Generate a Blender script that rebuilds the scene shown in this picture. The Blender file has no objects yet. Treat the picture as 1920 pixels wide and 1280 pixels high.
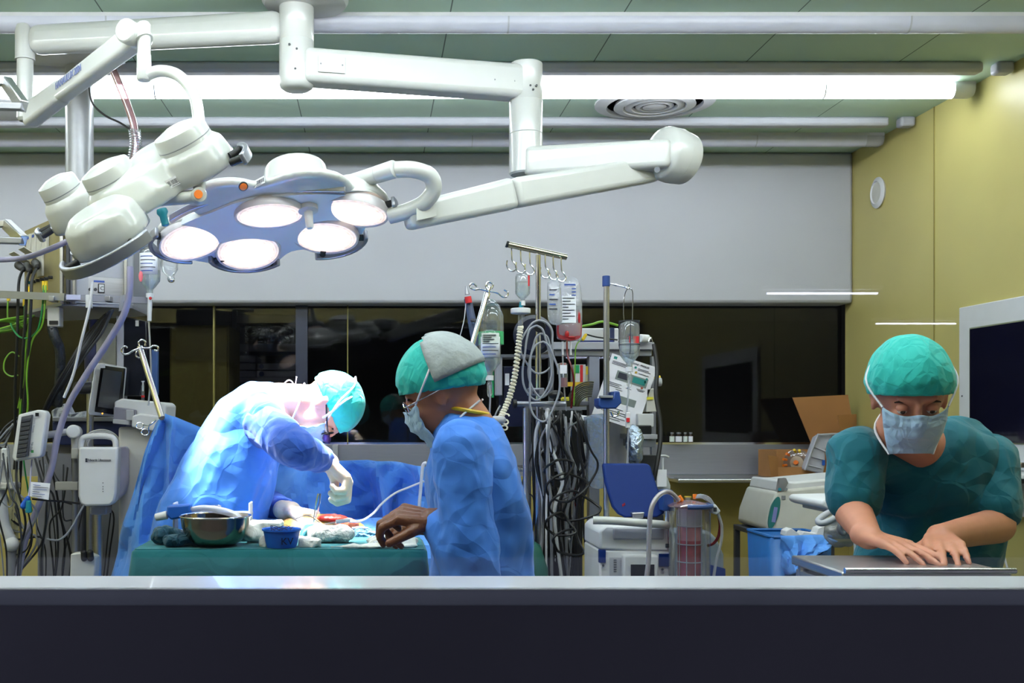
import bpy, bmesh, math, random
from mathutils import Vector, Matrix, noise
random.seed(4)
sc = bpy.context.scene
col = sc.collection
PI = math.pi
V = Vector
F = 2000.0                      # focal length in pixels of the 1920-wide frame
VX, VY, EYE = 700.0, 785.0, 1.5  # the one-point vanishing point and the eye height

# ---------------------------------------------------------------- camera, world, exposure
cam = bpy.data.objects.new('camera', bpy.data.cameras.new('camera'))
col.objects.link(cam)
cam.location = (0, 0, EYE)
cam.rotation_euler = (PI / 2, 0, 0)
cam.data.sensor_width = 36
cam.data.lens = F / 1920 * 36
cam.data.shift_x = (960 - VX) / 1920
cam.data.shift_y = (VY - 640) / 1920
cam.data.clip_start = 0.05
sc.camera = cam
w = bpy.data.worlds.new('dim_corridor'); sc.world = w
w.use_nodes = True
w.node_tree.nodes['Background'].inputs[0].default_value = (0.33, 0.36, 0.5, 1)
w.node_tree.nodes['Background'].inputs[1].default_value = 0.8
sc.view_settings.view_transform = 'Standard'
sc.view_settings.look = 'None'
sc.view_settings.gamma = 1
sc.view_settings.use_curve_mapping = False
sc.view_settings.exposure = 0.56
TUBE = 18.0        # emission of the fluorescent diffusers
SPOT = 190.0        # watts per surgical spot

def P(px, py, Y):
    """world point at depth Y seen at a pixel of the photograph"""
    return V(((px - VX) * Y / F, Y, EYE - (py - VY) * Y / F))

def onplane(px, py, p0, n):
    d = V(((px - VX) / F, 1, -(py - VY) / F))
    o = V((0, 0, EYE))
    return o + d * ((p0 - o).dot(n) / d.dot(n))

# ---------------------------------------------------------------- materials
def lin(c):
    c = c / 255
    return c / 12.92 if c <= 0.04045 else ((c + 0.055) / 1.055) ** 2.4
def rgb(c): return (lin(c[0]), lin(c[1]), lin(c[2]), 1)

MATS = {}
def mat(name, c, rough=0.5, metal=0, var=0.08, nscale=20, bump=0.0, bscale=60, emit=0, ecol=None,
        alpha=1, coat=0, spec=0.5, brushed=False, sheen=0, sss=0):
    if name in MATS: return MATS[name]
    m = bpy.data.materials.new(name); m.use_nodes = True
    nt = m.node_tree; N = nt.nodes; L = nt.links
    b = N['Principled BSDF']
    base = rgb(c)
    tc = N.new('ShaderNodeTexCoord')
    nz = N.new('ShaderNodeTexNoise'); nz.inputs['Scale'].default_value = nscale; nz.inputs['Detail'].default_value = 4
    mp = N.new('ShaderNodeMapping')
    if brushed: mp.inputs['Scale'].default_value = (0.5, 0.5, 25)
    L.new(tc.outputs['Object'], mp.inputs[0]); L.new(mp.outputs[0], nz.inputs['Vector'])
    cr = N.new('ShaderNodeValToRGB')
    cr.color_ramp.elements[0].position = 0.3; cr.color_ramp.elements[1].position = 0.7
    cr.color_ramp.elements[0].color = tuple(x * (1 - var) for x in base[:3]) + (1,)
    cr.color_ramp.elements[1].color = tuple(min(1, x * (1 + var)) for x in base[:3]) + (1,)
    L.new(nz.outputs['Fac'], cr.inputs[0]); L.new(cr.outputs[0], b.inputs['Base Color'])
    b.inputs['Roughness'].default_value = rough
    b.inputs['Metallic'].default_value = metal
    b.inputs['Alpha'].default_value = alpha
    b.inputs['Coat Weight'].default_value = coat
    b.inputs['Specular IOR Level'].default_value = spec
    if sheen: b.inputs['Sheen Weight'].default_value = sheen
    if sss:
        b.inputs['Subsurface Weight'].default_value = sss
        b.inputs['Subsurface Radius'].default_value = (0.02, 0.008, 0.004)
        b.inputs['Subsurface Scale'].default_value = 0.5
    if emit:
        b.inputs['Emission Color'].default_value = rgb(ecol or c)
        b.inputs['Emission Strength'].default_value = emit
    if bump:
        n2 = N.new('ShaderNodeTexNoise'); n2.inputs['Scale'].default_value = bscale; n2.inputs['Detail'].default_value = 6
        L.new(mp.outputs[0], n2.inputs['Vector'])
        bp = N.new('ShaderNodeBump'); bp.inputs['Strength'].default_value = bump; bp.inputs['Distance'].default_value = 0.02
        L.new(n2.outputs['Fac'], bp.inputs['Height']); L.new(bp.outputs[0], b.inputs['Normal'])
    MATS[name] = m
    return m

def cloth(name, c, crease=0.6, cs=7, rough=0.75, sheen=0.15):
    """non-woven drape: flat facets with sharp fold lines plus a fine weave"""
    if name in MATS: return MATS[name]
    m = mat(name, c, rough, var=0.06, nscale=9, sheen=sheen, spec=0.3)
    nt = m.node_tree; N = nt.nodes; L = nt.links
    tc = N.new('ShaderNodeTexCoord')
    nz = N.new('ShaderNodeTexNoise'); nz.inputs['Scale'].default_value = 5; nz.inputs['Detail'].default_value = 2
    L.new(tc.outputs['Object'], nz.inputs['Vector'])
    mx = N.new('ShaderNodeMix'); mx.data_type = 'RGBA'; mx.inputs[0].default_value = 0.13
    L.new(tc.outputs['Object'], mx.inputs[6]); L.new(nz.outputs['Color'], mx.inputs[7])
    vo = N.new('ShaderNodeTexVoronoi'); vo.feature = 'F2'; vo.inputs['Scale'].default_value = cs
    L.new(mx.outputs[2], vo.inputs['Vector'])
    v2 = N.new('ShaderNodeTexVoronoi'); v2.feature = 'F2'; v2.inputs['Scale'].default_value = cs * 2.7
    L.new(mx.outputs[2], v2.inputs['Vector'])
    ad = N.new('ShaderNodeMath'); ad.operation = 'MULTIPLY_ADD'; ad.inputs[1].default_value = 0.3
    L.new(v2.outputs['Distance'], ad.inputs[0]); L.new(vo.outputs['Distance'], ad.inputs[2])
    bp = N.new('ShaderNodeBump'); bp.inputs['Strength'].default_value = crease * 1.05; bp.inputs['Distance'].default_value = 0.11
    L.new(ad.outputs[0], bp.inputs['Height'])
    L.new(bp.outputs[0], N['Principled BSDF'].inputs['Normal'])
    return m

def clear(name, c=(255, 255, 255), refl=0.12, rough=0.05, body=0.0, bodycol=(255, 255, 255), spots=0.0):
    """thin clear glass or plastic film: see-through tint, a little mirror and a little milkiness"""
    if name in MATS: return MATS[name]
    m = bpy.data.materials.new(name); m.use_nodes = True
    nt = m.node_tree; N = nt.nodes; L = nt.links
    N.remove(N['Principled BSDF'])
    t = N.new('ShaderNodeBsdfTransparent'); t.inputs[0].default_value = rgb(c)
    g = N.new('ShaderNodeBsdfGlossy'); g.inputs['Roughness'].default_value = rough
    d = N.new('ShaderNodeBsdfDiffuse'); d.inputs[0].default_value = rgb(bodycol)
    a = N.new('ShaderNodeMixShader'); a.inputs[0].default_value = body
    L.new(t.outputs[0], a.inputs[1]); L.new(d.outputs[0], a.inputs[2])
    lw = N.new('ShaderNodeLayerWeight'); lw.inputs['Blend'].default_value = 0.25
    mu = N.new('ShaderNodeMath'); mu.operation = 'MULTIPLY_ADD'; mu.inputs[1].default_value = 0.6; mu.inputs[2].default_value = refl
    L.new(lw.outputs['Fresnel'], mu.inputs[0])
    s = N.new('ShaderNodeMixShader')
    if refl > 0.0: L.new(mu.outputs[0], s.inputs[0])
    L.new(a.outputs[0], s.inputs[1]); L.new(g.outputs[0], s.inputs[2])
    L.new(s.outputs[0], N['Material Output'].inputs[0])
    if spots:
        tc = N.new('ShaderNodeTexCoord')
        nz = N.new('ShaderNodeTexNoise'); nz.inputs['Scale'].default_value = spots; nz.inputs['Detail'].default_value = 5
        bp = N.new('ShaderNodeBump'); bp.inputs['Strength'].default_value = 0.8; bp.inputs['Distance'].default_value = 0.02
        L.new(tc.outputs['Object'], nz.inputs['Vector']); L.new(nz.outputs['Fac'], bp.inputs['Height']); L.new(bp.outputs[0], g.inputs['Normal'])
    MATS[name] = m
    return m

white = mat('white_enamel', (190, 192, 190), 0.28, coat=0.3, var=0.02)
white2 = mat('matt_white_plastic', (205, 206, 210), 0.45, var=0.03)
offw = mat('warm_white_plastic', (196, 194, 188), 0.45, var=0.04)
greyp = mat('grey_plastic', (120, 122, 128), 0.5, var=0.04)
lgrey = mat('light_grey_plastic', (165, 166, 174), 0.45, var=0.04)
dgrey = mat('dark_grey_plastic', (48, 50, 56), 0.5)
black = mat('black_plastic', (14, 14, 17), 0.4)
rubber = mat('black_rubber', (10, 10, 12), 0.6)
steel = mat('brushed_steel', (190, 190, 194), 0.3, 1, brushed=True, var=0.1)
chrome = mat('chrome', (215, 215, 220), 0.12, 1, var=0.02)
satin = mat('satin_grey_metal', (150, 152, 162), 0.35, 0.7, var=0.05)
navy = mat('navy_plastic', (28, 62, 128), 0.45, var=0.05)
bluep = mat('bright_blue_plastic', (28, 92, 190), 0.4, var=0.05)
tealp = mat('teal_plastic', (20, 120, 140), 0.4)
orange = mat('orange_plastic', (235, 120, 30), 0.4)
yellow = mat('yellow_plastic', (225, 190, 40), 0.4)
redp = mat('red_plastic', (200, 40, 45), 0.4)
greenp = mat('green_plastic', (30, 150, 90), 0.4)
paper = mat('white_paper', (225, 225, 235), 0.7, var=0.03)
ink = mat('dark_ink', (45, 48, 62), 0.7)
blueink = mat('blue_ink', (50, 80, 160), 0.7)
bluecloth = cloth('blue_drape_cloth', (84, 146, 230), 0.5, 4)
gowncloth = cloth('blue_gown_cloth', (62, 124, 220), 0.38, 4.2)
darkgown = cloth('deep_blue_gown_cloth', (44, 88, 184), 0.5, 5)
greencloth = cloth('green_table_cloth', (5, 98, 106), 0.22, 4)
petrol = cloth('petrol_towel_cloth', (16, 66, 86), 0.6, 14)
tealscrub = cloth('teal_scrub_cloth', (8, 98, 114), 0.42, 5)
capcloth = cloth('teal_cap_cloth', (38, 178, 170), 0.22, 15)
maskcloth = cloth('pale_blue_mask_cloth', (165, 195, 222), 0.3, 14)
gauze = cloth('white_gauze', (222, 222, 216), 0.3, 14)
skin = mat('skin', (214, 160, 134), 0.5, var=0.07, nscale=30, sss=0.15, bump=0.06, bscale=120)
glove = mat('latex_glove', (226, 206, 188), 0.35, var=0.06, nscale=25, bump=0.25, bscale=40, sss=0.15)
clearp = clear('clear_plastic', (250, 252, 254), 0.07, 0.08, 0.09, (235, 240, 248))
cleartube = clear('clear_tubing', (240, 243, 248), 0.12, 0.1, 0.35, (225, 228, 236))

# ---------------------------------------------------------------- mesh helpers
def frame(d, up=V((0, 0, 1))):
    d = d.normalized()
    if abs(d.dot(up)) > 0.98: up = V((0, 1, 0))
    x = up.cross(d).normalized(); y = d.cross(x)
    return x, y, d

class MB:
    def __init__(s): s.bm = bmesh.new()
    def loft(s, rings, cap=True, close=True):
        bm = s.bm
        vr = [[bm.verts.new(p) for p in r] for r in rings]
        n = len(vr[0])
        for a, b in zip(vr, vr[1:]):
            for i in range(n if close else n - 1):
                j = (i + 1) % n
                try: bm.faces.new((a[i], a[j], b[j], b[i]))
                except ValueError: pass
        if cap:
            try: bm.faces.new(list(reversed(vr[0]))); bm.faces.new(vr[-1])
            except ValueError: pass
        return s
    def box(s, c, size, M=None):
        c = V(c); h = V(size) / 2
        M = M or Matrix.Identity(3)
        q = [[c + M @ V((x * h.x, y * h.y, z * h.z)) for x, y in ((-1, -1), (1, -1), (1, 1), (-1, 1))] for z in (-1, 1)]
        return s.loft(q)
    def bar(s, p0, p1, w, h0, h1=None, up=V((0, 0, 1))):
        p0, p1 = V(p0), V(p1); h1 = h1 or h0
        x, y, d = frame(p1 - p0, up)
        return s.loft([[p + x * (a * w / 2) + y * (b * h / 2) for a, b in ((-1, -1), (1, -1), (1, 1), (-1, 1))] for p, h in ((p0, h0), (p1, h1))])
    def cyl(s, p0, p1, r0, r1=None, n=24):
        p0, p1 = V(p0), V(p1); r1 = r0 if r1 is None else r1
        x, y, d = frame(p1 - p0)
        return s.loft([[p + (x * math.cos(2 * PI * i / n) + y * math.sin(2 * PI * i / n)) * r for i in range(n)] for p, r in ((p0, r0), (p1, r1))])
    def lathe(s, c, prof, axis=V((0, 0, 1)), n=32, cap=True, sx=1):
        x, y, d = frame(V(axis)); c = V(c)
        return s.loft([[c + d * h + (x * math.cos(2 * PI * i / n) * sx + y * math.sin(2 * PI * i / n)) * max(r, 1e-4) for i in range(n)] for r, h in prof], cap)
    def tube(s, pts, r, n=8, sm=6, closed=False):
        pts = [V(p) for p in pts]
        if sm > 1 and len(pts) > 2: pts = spline(pts, sm)
        m = len(pts); rr = r if isinstance(r, (list, tuple)) else None
        rings = []; x = None
        for i, p in enumerate(pts):
            d = (pts[min(i + 1, m - 1)] - pts[max(i - 1, 0)])
            if d.length < 1e-7: d = V((0, 0, 1))
            d.normalize()
            if x is None: x, y, _ = frame(d)
            else:
                x = x - d * x.dot(d); x = x.normalized() if x.length > 1e-6 else frame(d)[0]; y = d.cross(x)
            if rr:
                t = i / (m - 1) * (len(rr) - 1); k = min(int(t), len(rr) - 2); ri = rr[k] + (rr[k + 1] - rr[k]) * (t - k)
            else: ri = r
            rings.append([p + (x * math.cos(2 * PI * j / n) + y * math.sin(2 * PI * j / n)) * ri for j in range(n)])
        return s.loft(rings)
    def prism(s, pts, d):
        """closed outline of world points pushed along the vector d"""
        pts = [V(p) for p in pts]
        return s.loft([pts, [p + V(d) for p in pts]])
    def ell(s, c, r, M=None, n=20):
        M = M or Matrix.Identity(3); c = V(c)
        bmesh.ops.create_uvsphere(s.bm, u_segments=n, v_segments=max(8, n * 2 // 3), radius=1,
                                  matrix=Matrix.Translation(c) @ M.to_4x4() @ Matrix.Diagonal((*r, 1)))
        return s
    def cap(s, p0, p1, r0, r1=None, n=14):
        """capsule with two radii"""
        p0, p1 = V(p0), V(p1); r1 = r0 if r1 is None else r1
        s.ell(p0, (r0,) * 3, n=n); s.ell(p1, (r1,) * 3, n=n)
        if (p1 - p0).length > 1e-5: s.cyl(p0, p1, r0, r1, n)
        return s
    def chain(s, pts, rs):
        for i in range(len(pts) - 1): s.cap(pts[i], pts[i + 1], rs[i], rs[i + 1])
        return s

def spline(pts, k):
    out = []
    for i in range(len(pts) - 1):
        p0 = pts[max(i - 1, 0)]; p1 = pts[i]; p2 = pts[i + 1]; p3 = pts[min(i + 2, len(pts) - 1)]
        for j in range(k):
            t = j / k
            out.append(0.5 * ((2 * p1) + (p2 - p0) * t + (2 * p0 - 5 * p1 + 4 * p2 - p3) * t * t + (3 * p1 - p0 - 3 * p2 + p3) * t ** 3))
    out.append(pts[-1])
    return out

ORG = {}
def tag(o, label=None, cat=None, group=None, kind=None):
    if label: o['label'] = label
    if cat: o['category'] = cat
    if group: o['group'] = group
    if kind: o['kind'] = kind
    return o
def thing(name, label, cat, loc, group=None):
    o = bpy.data.objects.new(name, None); o.empty_display_size = 0.05
    col.objects.link(o); o.location = V(loc); ORG[o] = V(loc)
    return tag(o, label, cat, group)
def build(name, mb, m, parent=None, bevel=0, seg=2, sub=0, ang=40, vox=0, smooth=0, disp=0, dscale=0.15, solid=0, label=None):
    bm = mb.bm if isinstance(mb, MB) else mb
    if not (vox or solid): bmesh.ops.recalc_face_normals(bm, faces=bm.faces)
    elif solid: bmesh.ops.recalc_face_normals(bm, faces=bm.faces)
    vs = [v.co for v in bm.verts]
    lo = V([min(v[i] for v in vs) for i in range(3)]); hi = V([max(v[i] for v in vs) for i in range(3)])
    c = (lo + hi) / 2
    if parent is None: c.z = lo.z
    for v in bm.verts: v.co -= c
    me = bpy.data.meshes.new(name); bm.to_mesh(me); bm.free()
    me.materials.append(m)
    me.polygons.foreach_set('use_smooth', [True] * len(me.polygons))
    if not (vox or sub): me.set_sharp_from_angle(angle=math.radians(ang))
    o = bpy.data.objects.new(name, me); col.objects.link(o)
    ORG[o] = c
    if parent: o.parent = parent; o.location = c - ORG[parent]
    else: o.location = c
    if bevel:
        b = o.modifiers.new('bevel', 'BEVEL'); b.width = bevel; b.segments = seg; b.limit_method = 'ANGLE'; b.angle_limit = math.radians(35)
        b.harden_normals = False
    if vox:
        r = o.modifiers.new('remesh', 'REMESH'); r.mode = 'VOXEL'; r.voxel_size = vox; r.use_smooth_shade = True
    if smooth:
        r = o.modifiers.new('smooth', 'SMOOTH'); r.factor = 0.5; r.iterations = smooth
    if solid:
        r = o.modifiers.new('solid', 'SOLIDIFY'); r.thickness = solid; r.offset = 0
    if sub:
        r = o.modifiers.new('sub', 'SUBSURF'); r.levels = sub; r.render_levels = sub
    if disp:
        t = bpy.data.textures.new(name + '_folds', 'CLOUDS'); t.noise_scale = dscale; t.noise_depth = 2
        r = o.modifiers.new('folds', 'DISPLACE'); r.texture = t; r.strength = disp; r.mid_level = 0.5
        r.texture_coords = 'LOCAL'
    if label: o['label'] = label
    return o
def single(name, mb, m, label, cat, group=None, **k):
    o = build(name, mb, m, None, **k)
    return tag(o, label, cat, group)
def struct(name, mb, m, parent=None, **k):
    o = build(name, mb, m, parent, **k)
    if parent is None: o['kind'] = 'structure'
    return o
def on_surface(o, px, py, lift=0.0015):
    """point and normal where the surface of o (modifiers applied) meets a sight line of the photograph"""
    bpy.context.view_layer.update()
    ev = o.evaluated_get(bpy.context.evaluated_depsgraph_get()); mi = ev.matrix_world.inverted()
    a = V((0, 0, EYE)); d = V(((px - VX) / F, 1, -(py - VY) / F)).normalized()
    hit, loc, nor, _ = ev.ray_cast(mi @ a, (mi.to_3x3() @ d).normalized())
    if not hit: return None, None
    nor = (ev.matrix_world.to_3x3() @ nor).normalized(); loc = ev.matrix_world @ loc
    if nor.dot(d) > 0: nor = -nor
    return loc + nor * lift, nor
def dup(root, dloc=None, label=None, group=None, loc=None):
    r = root.copy(); col.objects.link(r)
    r.location = V(loc) if loc is not None else root.location + V(dloc)
    if label: r['label'] = label
    if group: r['group'] = group
    for ch in list(root.children):
        c = ch.copy(); col.objects.link(c); c.parent = r
        for g in list(ch.children):
            d = g.copy(); col.objects.link(d); d.parent = c
    return r
def text(s, origin, xdir, ydir, h, m, parent, name='lettering', off=0.0015, squash=1.0):
    """flat letters lying in the plane of xdir, ydir, with real thickness"""
    cu = bpy.data.curves.new(name, 'FONT'); cu.body = s; cu.size = 1; cu.extrude = 0.001 / h
    ob = bpy.data.objects.new(name, cu); col.objects.link(ob)
    dg = bpy.context.evaluated_depsgraph_get()
    me = bpy.data.meshes.new_from_object(ob.evaluated_get(dg))
    bpy.data.objects.remove(ob)
    xd = V(xdir).normalized(); yd = V(ydir).normalized(); n = xd.cross(yd).normalized()
    bm = bmesh.new(); bm.from_mesh(me); bpy.data.meshes.remove(me)
    for v in bm.verts:
        v.co = V(origin) + xd * (v.co.x * h * squash) + yd * (v.co.y * h) + n * (v.co.z * h + off)
    return build(name, bm, m, parent)
# ================================================================ THE ROOM
CZ, BY, RX, LX, GY = 2.95, 5.8, 2.61, -3.3, 1.62      # ceiling, back wall, right wall, left wall, observation glass
ceilm = mat('green_ceiling_panels', (184, 210, 190), 0.55, var=0.04, nscale=3)
nt = ceilm.node_tree; N = nt.nodes; L = nt.links
tc = N.new('ShaderNodeTexCoord'); bk = N.new('ShaderNodeTexBrick')
bk.inputs['Scale'].default_value = 1; bk.inputs['Brick Width'].default_value = 0.62; bk.inputs['Row Height'].default_value = 0.8
bk.inputs['Mortar Size'].default_value = 0.0025; bk.offset = 0.0
bk.inputs['Color1'].default_value = rgb((184, 210, 190)); bk.inputs['Color2'].default_value = rgb((178, 205, 184)); bk.inputs['Mortar'].default_value = rgb((85, 100, 90))
L.new(tc.outputs['Object'], bk.inputs['Vector']); L.new(bk.outputs['Color'], N['Principled BSDF'].inputs['Base Color'])
olive = mat('olive_wall_paint', (190, 178, 112), 0.42, var=0.03, nscale=4, bump=0.02, bscale=200)
greyw = mat('light_grey_wall_laminate', (176, 178, 186), 0.5, var=0.02, nscale=3)
floorm = mat('grey_vinyl_floor', (92, 100, 104), 0.35, var=0.08, nscale=12)
frontm = mat('dark_anodised_panel', (134, 128, 138), 0.4, 0.0, brushed=False, var=0.15, nscale=1.2)
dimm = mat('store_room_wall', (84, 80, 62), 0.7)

struct('floor', MB().box((-0.3, 3.6, -0.05), (14, 19, 0.1)), floorm)
struct('ceiling', MB().box(((LX + RX) / 2, (GY + BY + 0.4) / 2, CZ + 0.05), (RX - LX + 0.2, BY + 0.4 - GY, 0.1)), ceilm)
wr = struct('wall_right', MB().box((RX + 0.05, (GY + BY) / 2, CZ / 2), (0.1, BY - GY + 0.2, CZ)), olive)
struct('trim_1', MB().box((RX - 0.002, 4.96, CZ / 2), (0.006, 0.006, CZ)), mat('wall_seam', (140, 128, 70), 0.5))
struct('wall_left', MB().box((LX - 0.05, (GY + BY) / 2, CZ / 2), (0.1, BY - GY + 0.2, CZ)), olive)
# back wall: overhanging grey upper part, dark window band, steel strip, ledge, olive dado
zt = P(0, 568, BY).z; zb = P(0, 833, BY + .12).z; zs = P(0, 894, BY).z
struct('wall_back_upper', MB().box(((LX + RX) / 2, BY + 0.1, (zt + CZ) / 2), (RX - LX, 0.2, CZ - zt)), greyw, bevel=0.018)
struct('wall_back_lower', MB().box(((LX + RX) / 2, BY + 0.12, zs / 2), (RX - LX, 0.14, zs)), mat('olive_dado', (168, 152, 84), 0.5, var=0.03, nscale=4))
struct('wall_back_strip', MB().box(((LX + RX) / 2, BY + 0.14, (zs + zb) / 2), (RX - LX, 0.12, zb - zs)), mat('steel_strip', (150, 152, 164), 0.38, 0.55, brushed=True, var=0.05))
struct('trim_2', MB().box(((0.9 + RX) / 2 + .35, BY + 0.03, zs), (RX - 1.6, 0.1, 0.03)), chrome, bevel=0.008)
wb = struct('window_1', MB().box(((LX + RX) / 2, BY + 0.14, zb + 0.006), (RX - LX, 0.05, 0.012)), chrome)
for px, wpx, mm in ((566, 22, mat('blue_mullion', (26, 34, 58), 0.4)), (402, 3, mat('pale_mullion', (120, 112, 50), 0.4)), (652, 2, mat('pale_mullion', (120, 112, 50), 0.4))):
    a = P(px, 700, BY + .14)
    build('mullion', MB().box((a.x, a.y, (zt + zb) / 2), (wpx * 5.94 / F, 0.05, zt - zb)), mm, wb)
build('pane', MB().box(((LX + RX) / 2, BY + 0.15, (zt + zb) / 2), (RX - LX, 0.006, zt - zb + 0.02)), clear('dark_window_glass', (205, 205, 208), 0.015, 0.02), wb)
# steel door-like frames in the strip under the window, left of the middle
for px in (606, 628):
    a = P(px, 860, BY)
    struct('trim_3', MB().box((a.x, BY + 0.05, (zs + zb) / 2), (0.03, 0.06, zb - zs)), lgrey, bevel=0.004)
# front wall round the observation window, its glass, sill and the dark panel below
fz = 2.42
struct('wall_front', MB().box((-2.9, GY, CZ / 2), (0.8, 0.12, CZ)).box((0.1, GY, (CZ + fz) / 2), (5.2, 0.12, CZ - fz)), olive)
zs1 = P(0, 1103, 1.5).z
struct('trim_4', MB().box((0.06, 1.56, zs1 - 0.012), (5.08, 0.125, 0.024)), mat('satin_sill', (196, 196, 204), 0.3, 0.0, coat=.3, brushed=False, var=0.08, nscale=5, bump=0.03, bscale=6), bevel=0.003)
struct('wall_front_lower', MB().box((0.06, 1.575, (zs1 - 0.024) / 2), (5.08, 0.1, zs1 - 0.024)), frontm)
w2 = struct('window_2', MB().box((0.06, 1.51, fz - 0.02), (5.08, 0.06, 0.04)).box((-2.46, 1.51, (fz + zs1) / 2), (0.04, 0.06, fz - zs1)).box((2.58, 1.51, (fz + zs1) / 2), (0.04, 0.06, fz - zs1)), steel)
build('pane', MB().box((0.06, 1.504, (fz + zs1) / 2), (5.0, 0.008, fz - zs1)), clear('observation_glass', (250, 252, 252), 0.012, 0.0), w2)

# ceiling luminaires: wide ones every 0.8 m, slim rails between them
tubem = mat('lit_diffuser', (250, 252, 255), 0.5, emit=TUBE, ecol=(244, 248, 255))
unlit = mat('unlit_diffuser', (190, 192, 208), 0.3, var=0.03)
railm = mat('grey_rail', (168, 170, 178), 0.4, var=0.03)
def luminaire(Y, lit, w, h, x1, label, x0=LX + 0.12):
    t = thing('ceiling_light', label, 'ceiling light', (0, Y, CZ), 'ceiling luminaires')
    build('housing', MB().box(((x0 + x1) / 2, Y, CZ - 0.008), (x1 - x0, w * 0.8, 0.016)), white2, t)
    def ring(x, k=1.0):
        return [V((x, Y + w / 2 * k * math.cos(a), CZ - 0.016 - h * k * math.sin(a) ** 0.8)) for a in [PI * i / 12 for i in range(13)]]
    build('diffuser', MB().loft([ring(x0), ring(x1 - 0.09)]), tubem if lit else unlit, t)
    build('end_cap', MB().loft([ring(x1 - 0.09, 1.01), ring(x1 - 0.02, 1.01), ring(x1, 0.8)]), white2 if lit else lgrey, t)
    for k in range(4):
        xx = x0 + (x1 - x0) * (k + 0.55) / 4
        build('joint_band', MB().loft([ring(xx, 1.02), ring(xx + 0.006, 1.02)]), lgrey, t)
    return t
luminaire(3.83, 0, 0.066, 0.05, RX - .05, 'wide unlit luminaire across the very top of the picture')
luminaire(4.61, 1, 0.066, 0.05, RX - .02, 'brightly lit long fluorescent luminaire above the round vent')
luminaire(5.43, 0, 0.066, 0.05, RX - .02, 'wide unlit grey luminaire nearest the back wall')
luminaire(2.93, 1, 0.09, 0.06, RX - .3, 'lit luminaire closer to the observation window')
luminaire(2.1, 1, 0.09, 0.06, RX - .3, 'lit luminaire right above the observation window')
for Y, lab in ((4.35, 'slim grey ceiling rail just in front of the lit luminaire'), (5.14, 'slim grey ceiling rail behind the round vent')):
    t = thing('ceiling_rail', lab, 'ceiling rail', (0, Y, CZ), 'slim ceiling rails')
    build('rail_profile', MB().box((-.38, Y, CZ - 0.022), (RX - LX - 0.2, 0.06, 0.044)), railm, t, bevel=0.012)
    build('end_cap', MB().box((RX - 0.045, Y, CZ - 0.022), (0.07, 0.064, 0.047)), lgrey, t, bevel=0.012)
# round ceiling diffuser with cones
c = V(((1222 - VX) * 4.93 / F, 4.88, CZ))
t = thing('ceiling_vent', 'round white air vent with concentric rings beside the lit luminaire', 'vent', c)
R0 = 110 * 4.9 / F
build('flange', MB().lathe(c, [(R0, 0), (R0, -0.008), (R0 * .8, -0.02), (R0 * .8, 0)], n=48, cap=False), white2, t)
build('throat', MB().lathe(c, [(R0 * .8, -0.001), (0.01, -0.001)], n=48), dgrey, t)
for k in (0.66, 0.48, 0.31):
    build('ring', MB().lathe(c, [(R0 * k, -0.004), (R0 * k * 1.03, -0.022), (R0 * k * .8, -0.028), (R0 * k * .76, -0.012)], n=48, cap=False), white2, t)
build('hub', MB().lathe(c, [(R0 * .16, -0.002), (R0 * .2, -0.026), (R0 * .05, -0.034)], n=32), white2, t)
# round cover on the right wall
c = V((RX, 2.61 * F / (1649 - VX), 0)); c.z = P(0, 361, c.y).z
t = thing('wall_cover', 'small round white cover on the olive right wall', 'wall cover', c)
build('rim', MB().lathe(c, [(0.07, -0.001), (0.08, 0.012), (0.058, 0.022), (0.055, 0.012)], axis=V((-1, 0, 0)), cap=False), white2, t)
build('disc', MB().lathe(c, [(0.056, 0), (0.056, 0.014), (0.01, 0.014)], axis=V((-1, 0, 0))), offw, t)

# dark store room behind the back window
sy = 8.3
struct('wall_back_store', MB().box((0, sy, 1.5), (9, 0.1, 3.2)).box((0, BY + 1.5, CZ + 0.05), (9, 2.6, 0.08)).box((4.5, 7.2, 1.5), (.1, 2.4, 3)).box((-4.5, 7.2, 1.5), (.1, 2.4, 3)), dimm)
def shelfunit():
    Y = 6.9
    a = P(440, 620, Y); b = P(562, 720, Y)
    t = thing('shelf_rack', 'dim shelf rack with metal drawers seen through the back window', 'shelf rack', (a.x / 2 + b.x / 2, Y, 0))
    for x in (a.x, b.x):
        for y in (Y, Y + .4): build('post', MB().box((x, y, 1.1), (0.03, 0.03, 2.2)), greyp, t)
    for pz in (598, 652): build('shelf', MB().box(((a.x + b.x) / 2, Y + .2, P(0, pz, Y).z), (b.x - a.x, .42, .05)), lgrey, t)
    for k, (x0, x1, y0, y1) in enumerate(((442, 479, 666, 679), (442, 479, 681, 693), (442, 479, 695, 707), (482, 557, 681, 693), (482, 557, 695, 707))):
        p, q = P(x0, y0, Y), P(x1, y1, Y)
        d = build('drawer', MB().box(((p.x + q.x) / 2, Y + .18, (p.z + q.z) / 2), (q.x - p.x, .36, p.z - q.z)), lgrey, t, bevel=.003)
        if k > 2: build('knob', MB().cyl((p.x + .03, Y, (p.z + q.z) / 2), (p.x + .03, Y - .012, (p.z + q.z) / 2), .016), navy, d)
    build('shelf', MB().box(((a.x + b.x) / 2, Y + .2, P(0, 709, Y).z - .01), (b.x - a.x, .42, .03)), lgrey, t)
    g = P(450, 648, Y)
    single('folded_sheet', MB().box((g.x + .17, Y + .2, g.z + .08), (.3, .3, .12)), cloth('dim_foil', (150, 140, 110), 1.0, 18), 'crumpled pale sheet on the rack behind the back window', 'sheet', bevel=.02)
shelfunit()
a, b = P(330, 615, 6.5), P(438, 900, 6.5)
t = thing('store_cabinet', 'tall dim yellowish cabinet seen behind the back window', 'cabinet', ((a.x + b.x) / 2, 6.6, 0))
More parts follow.
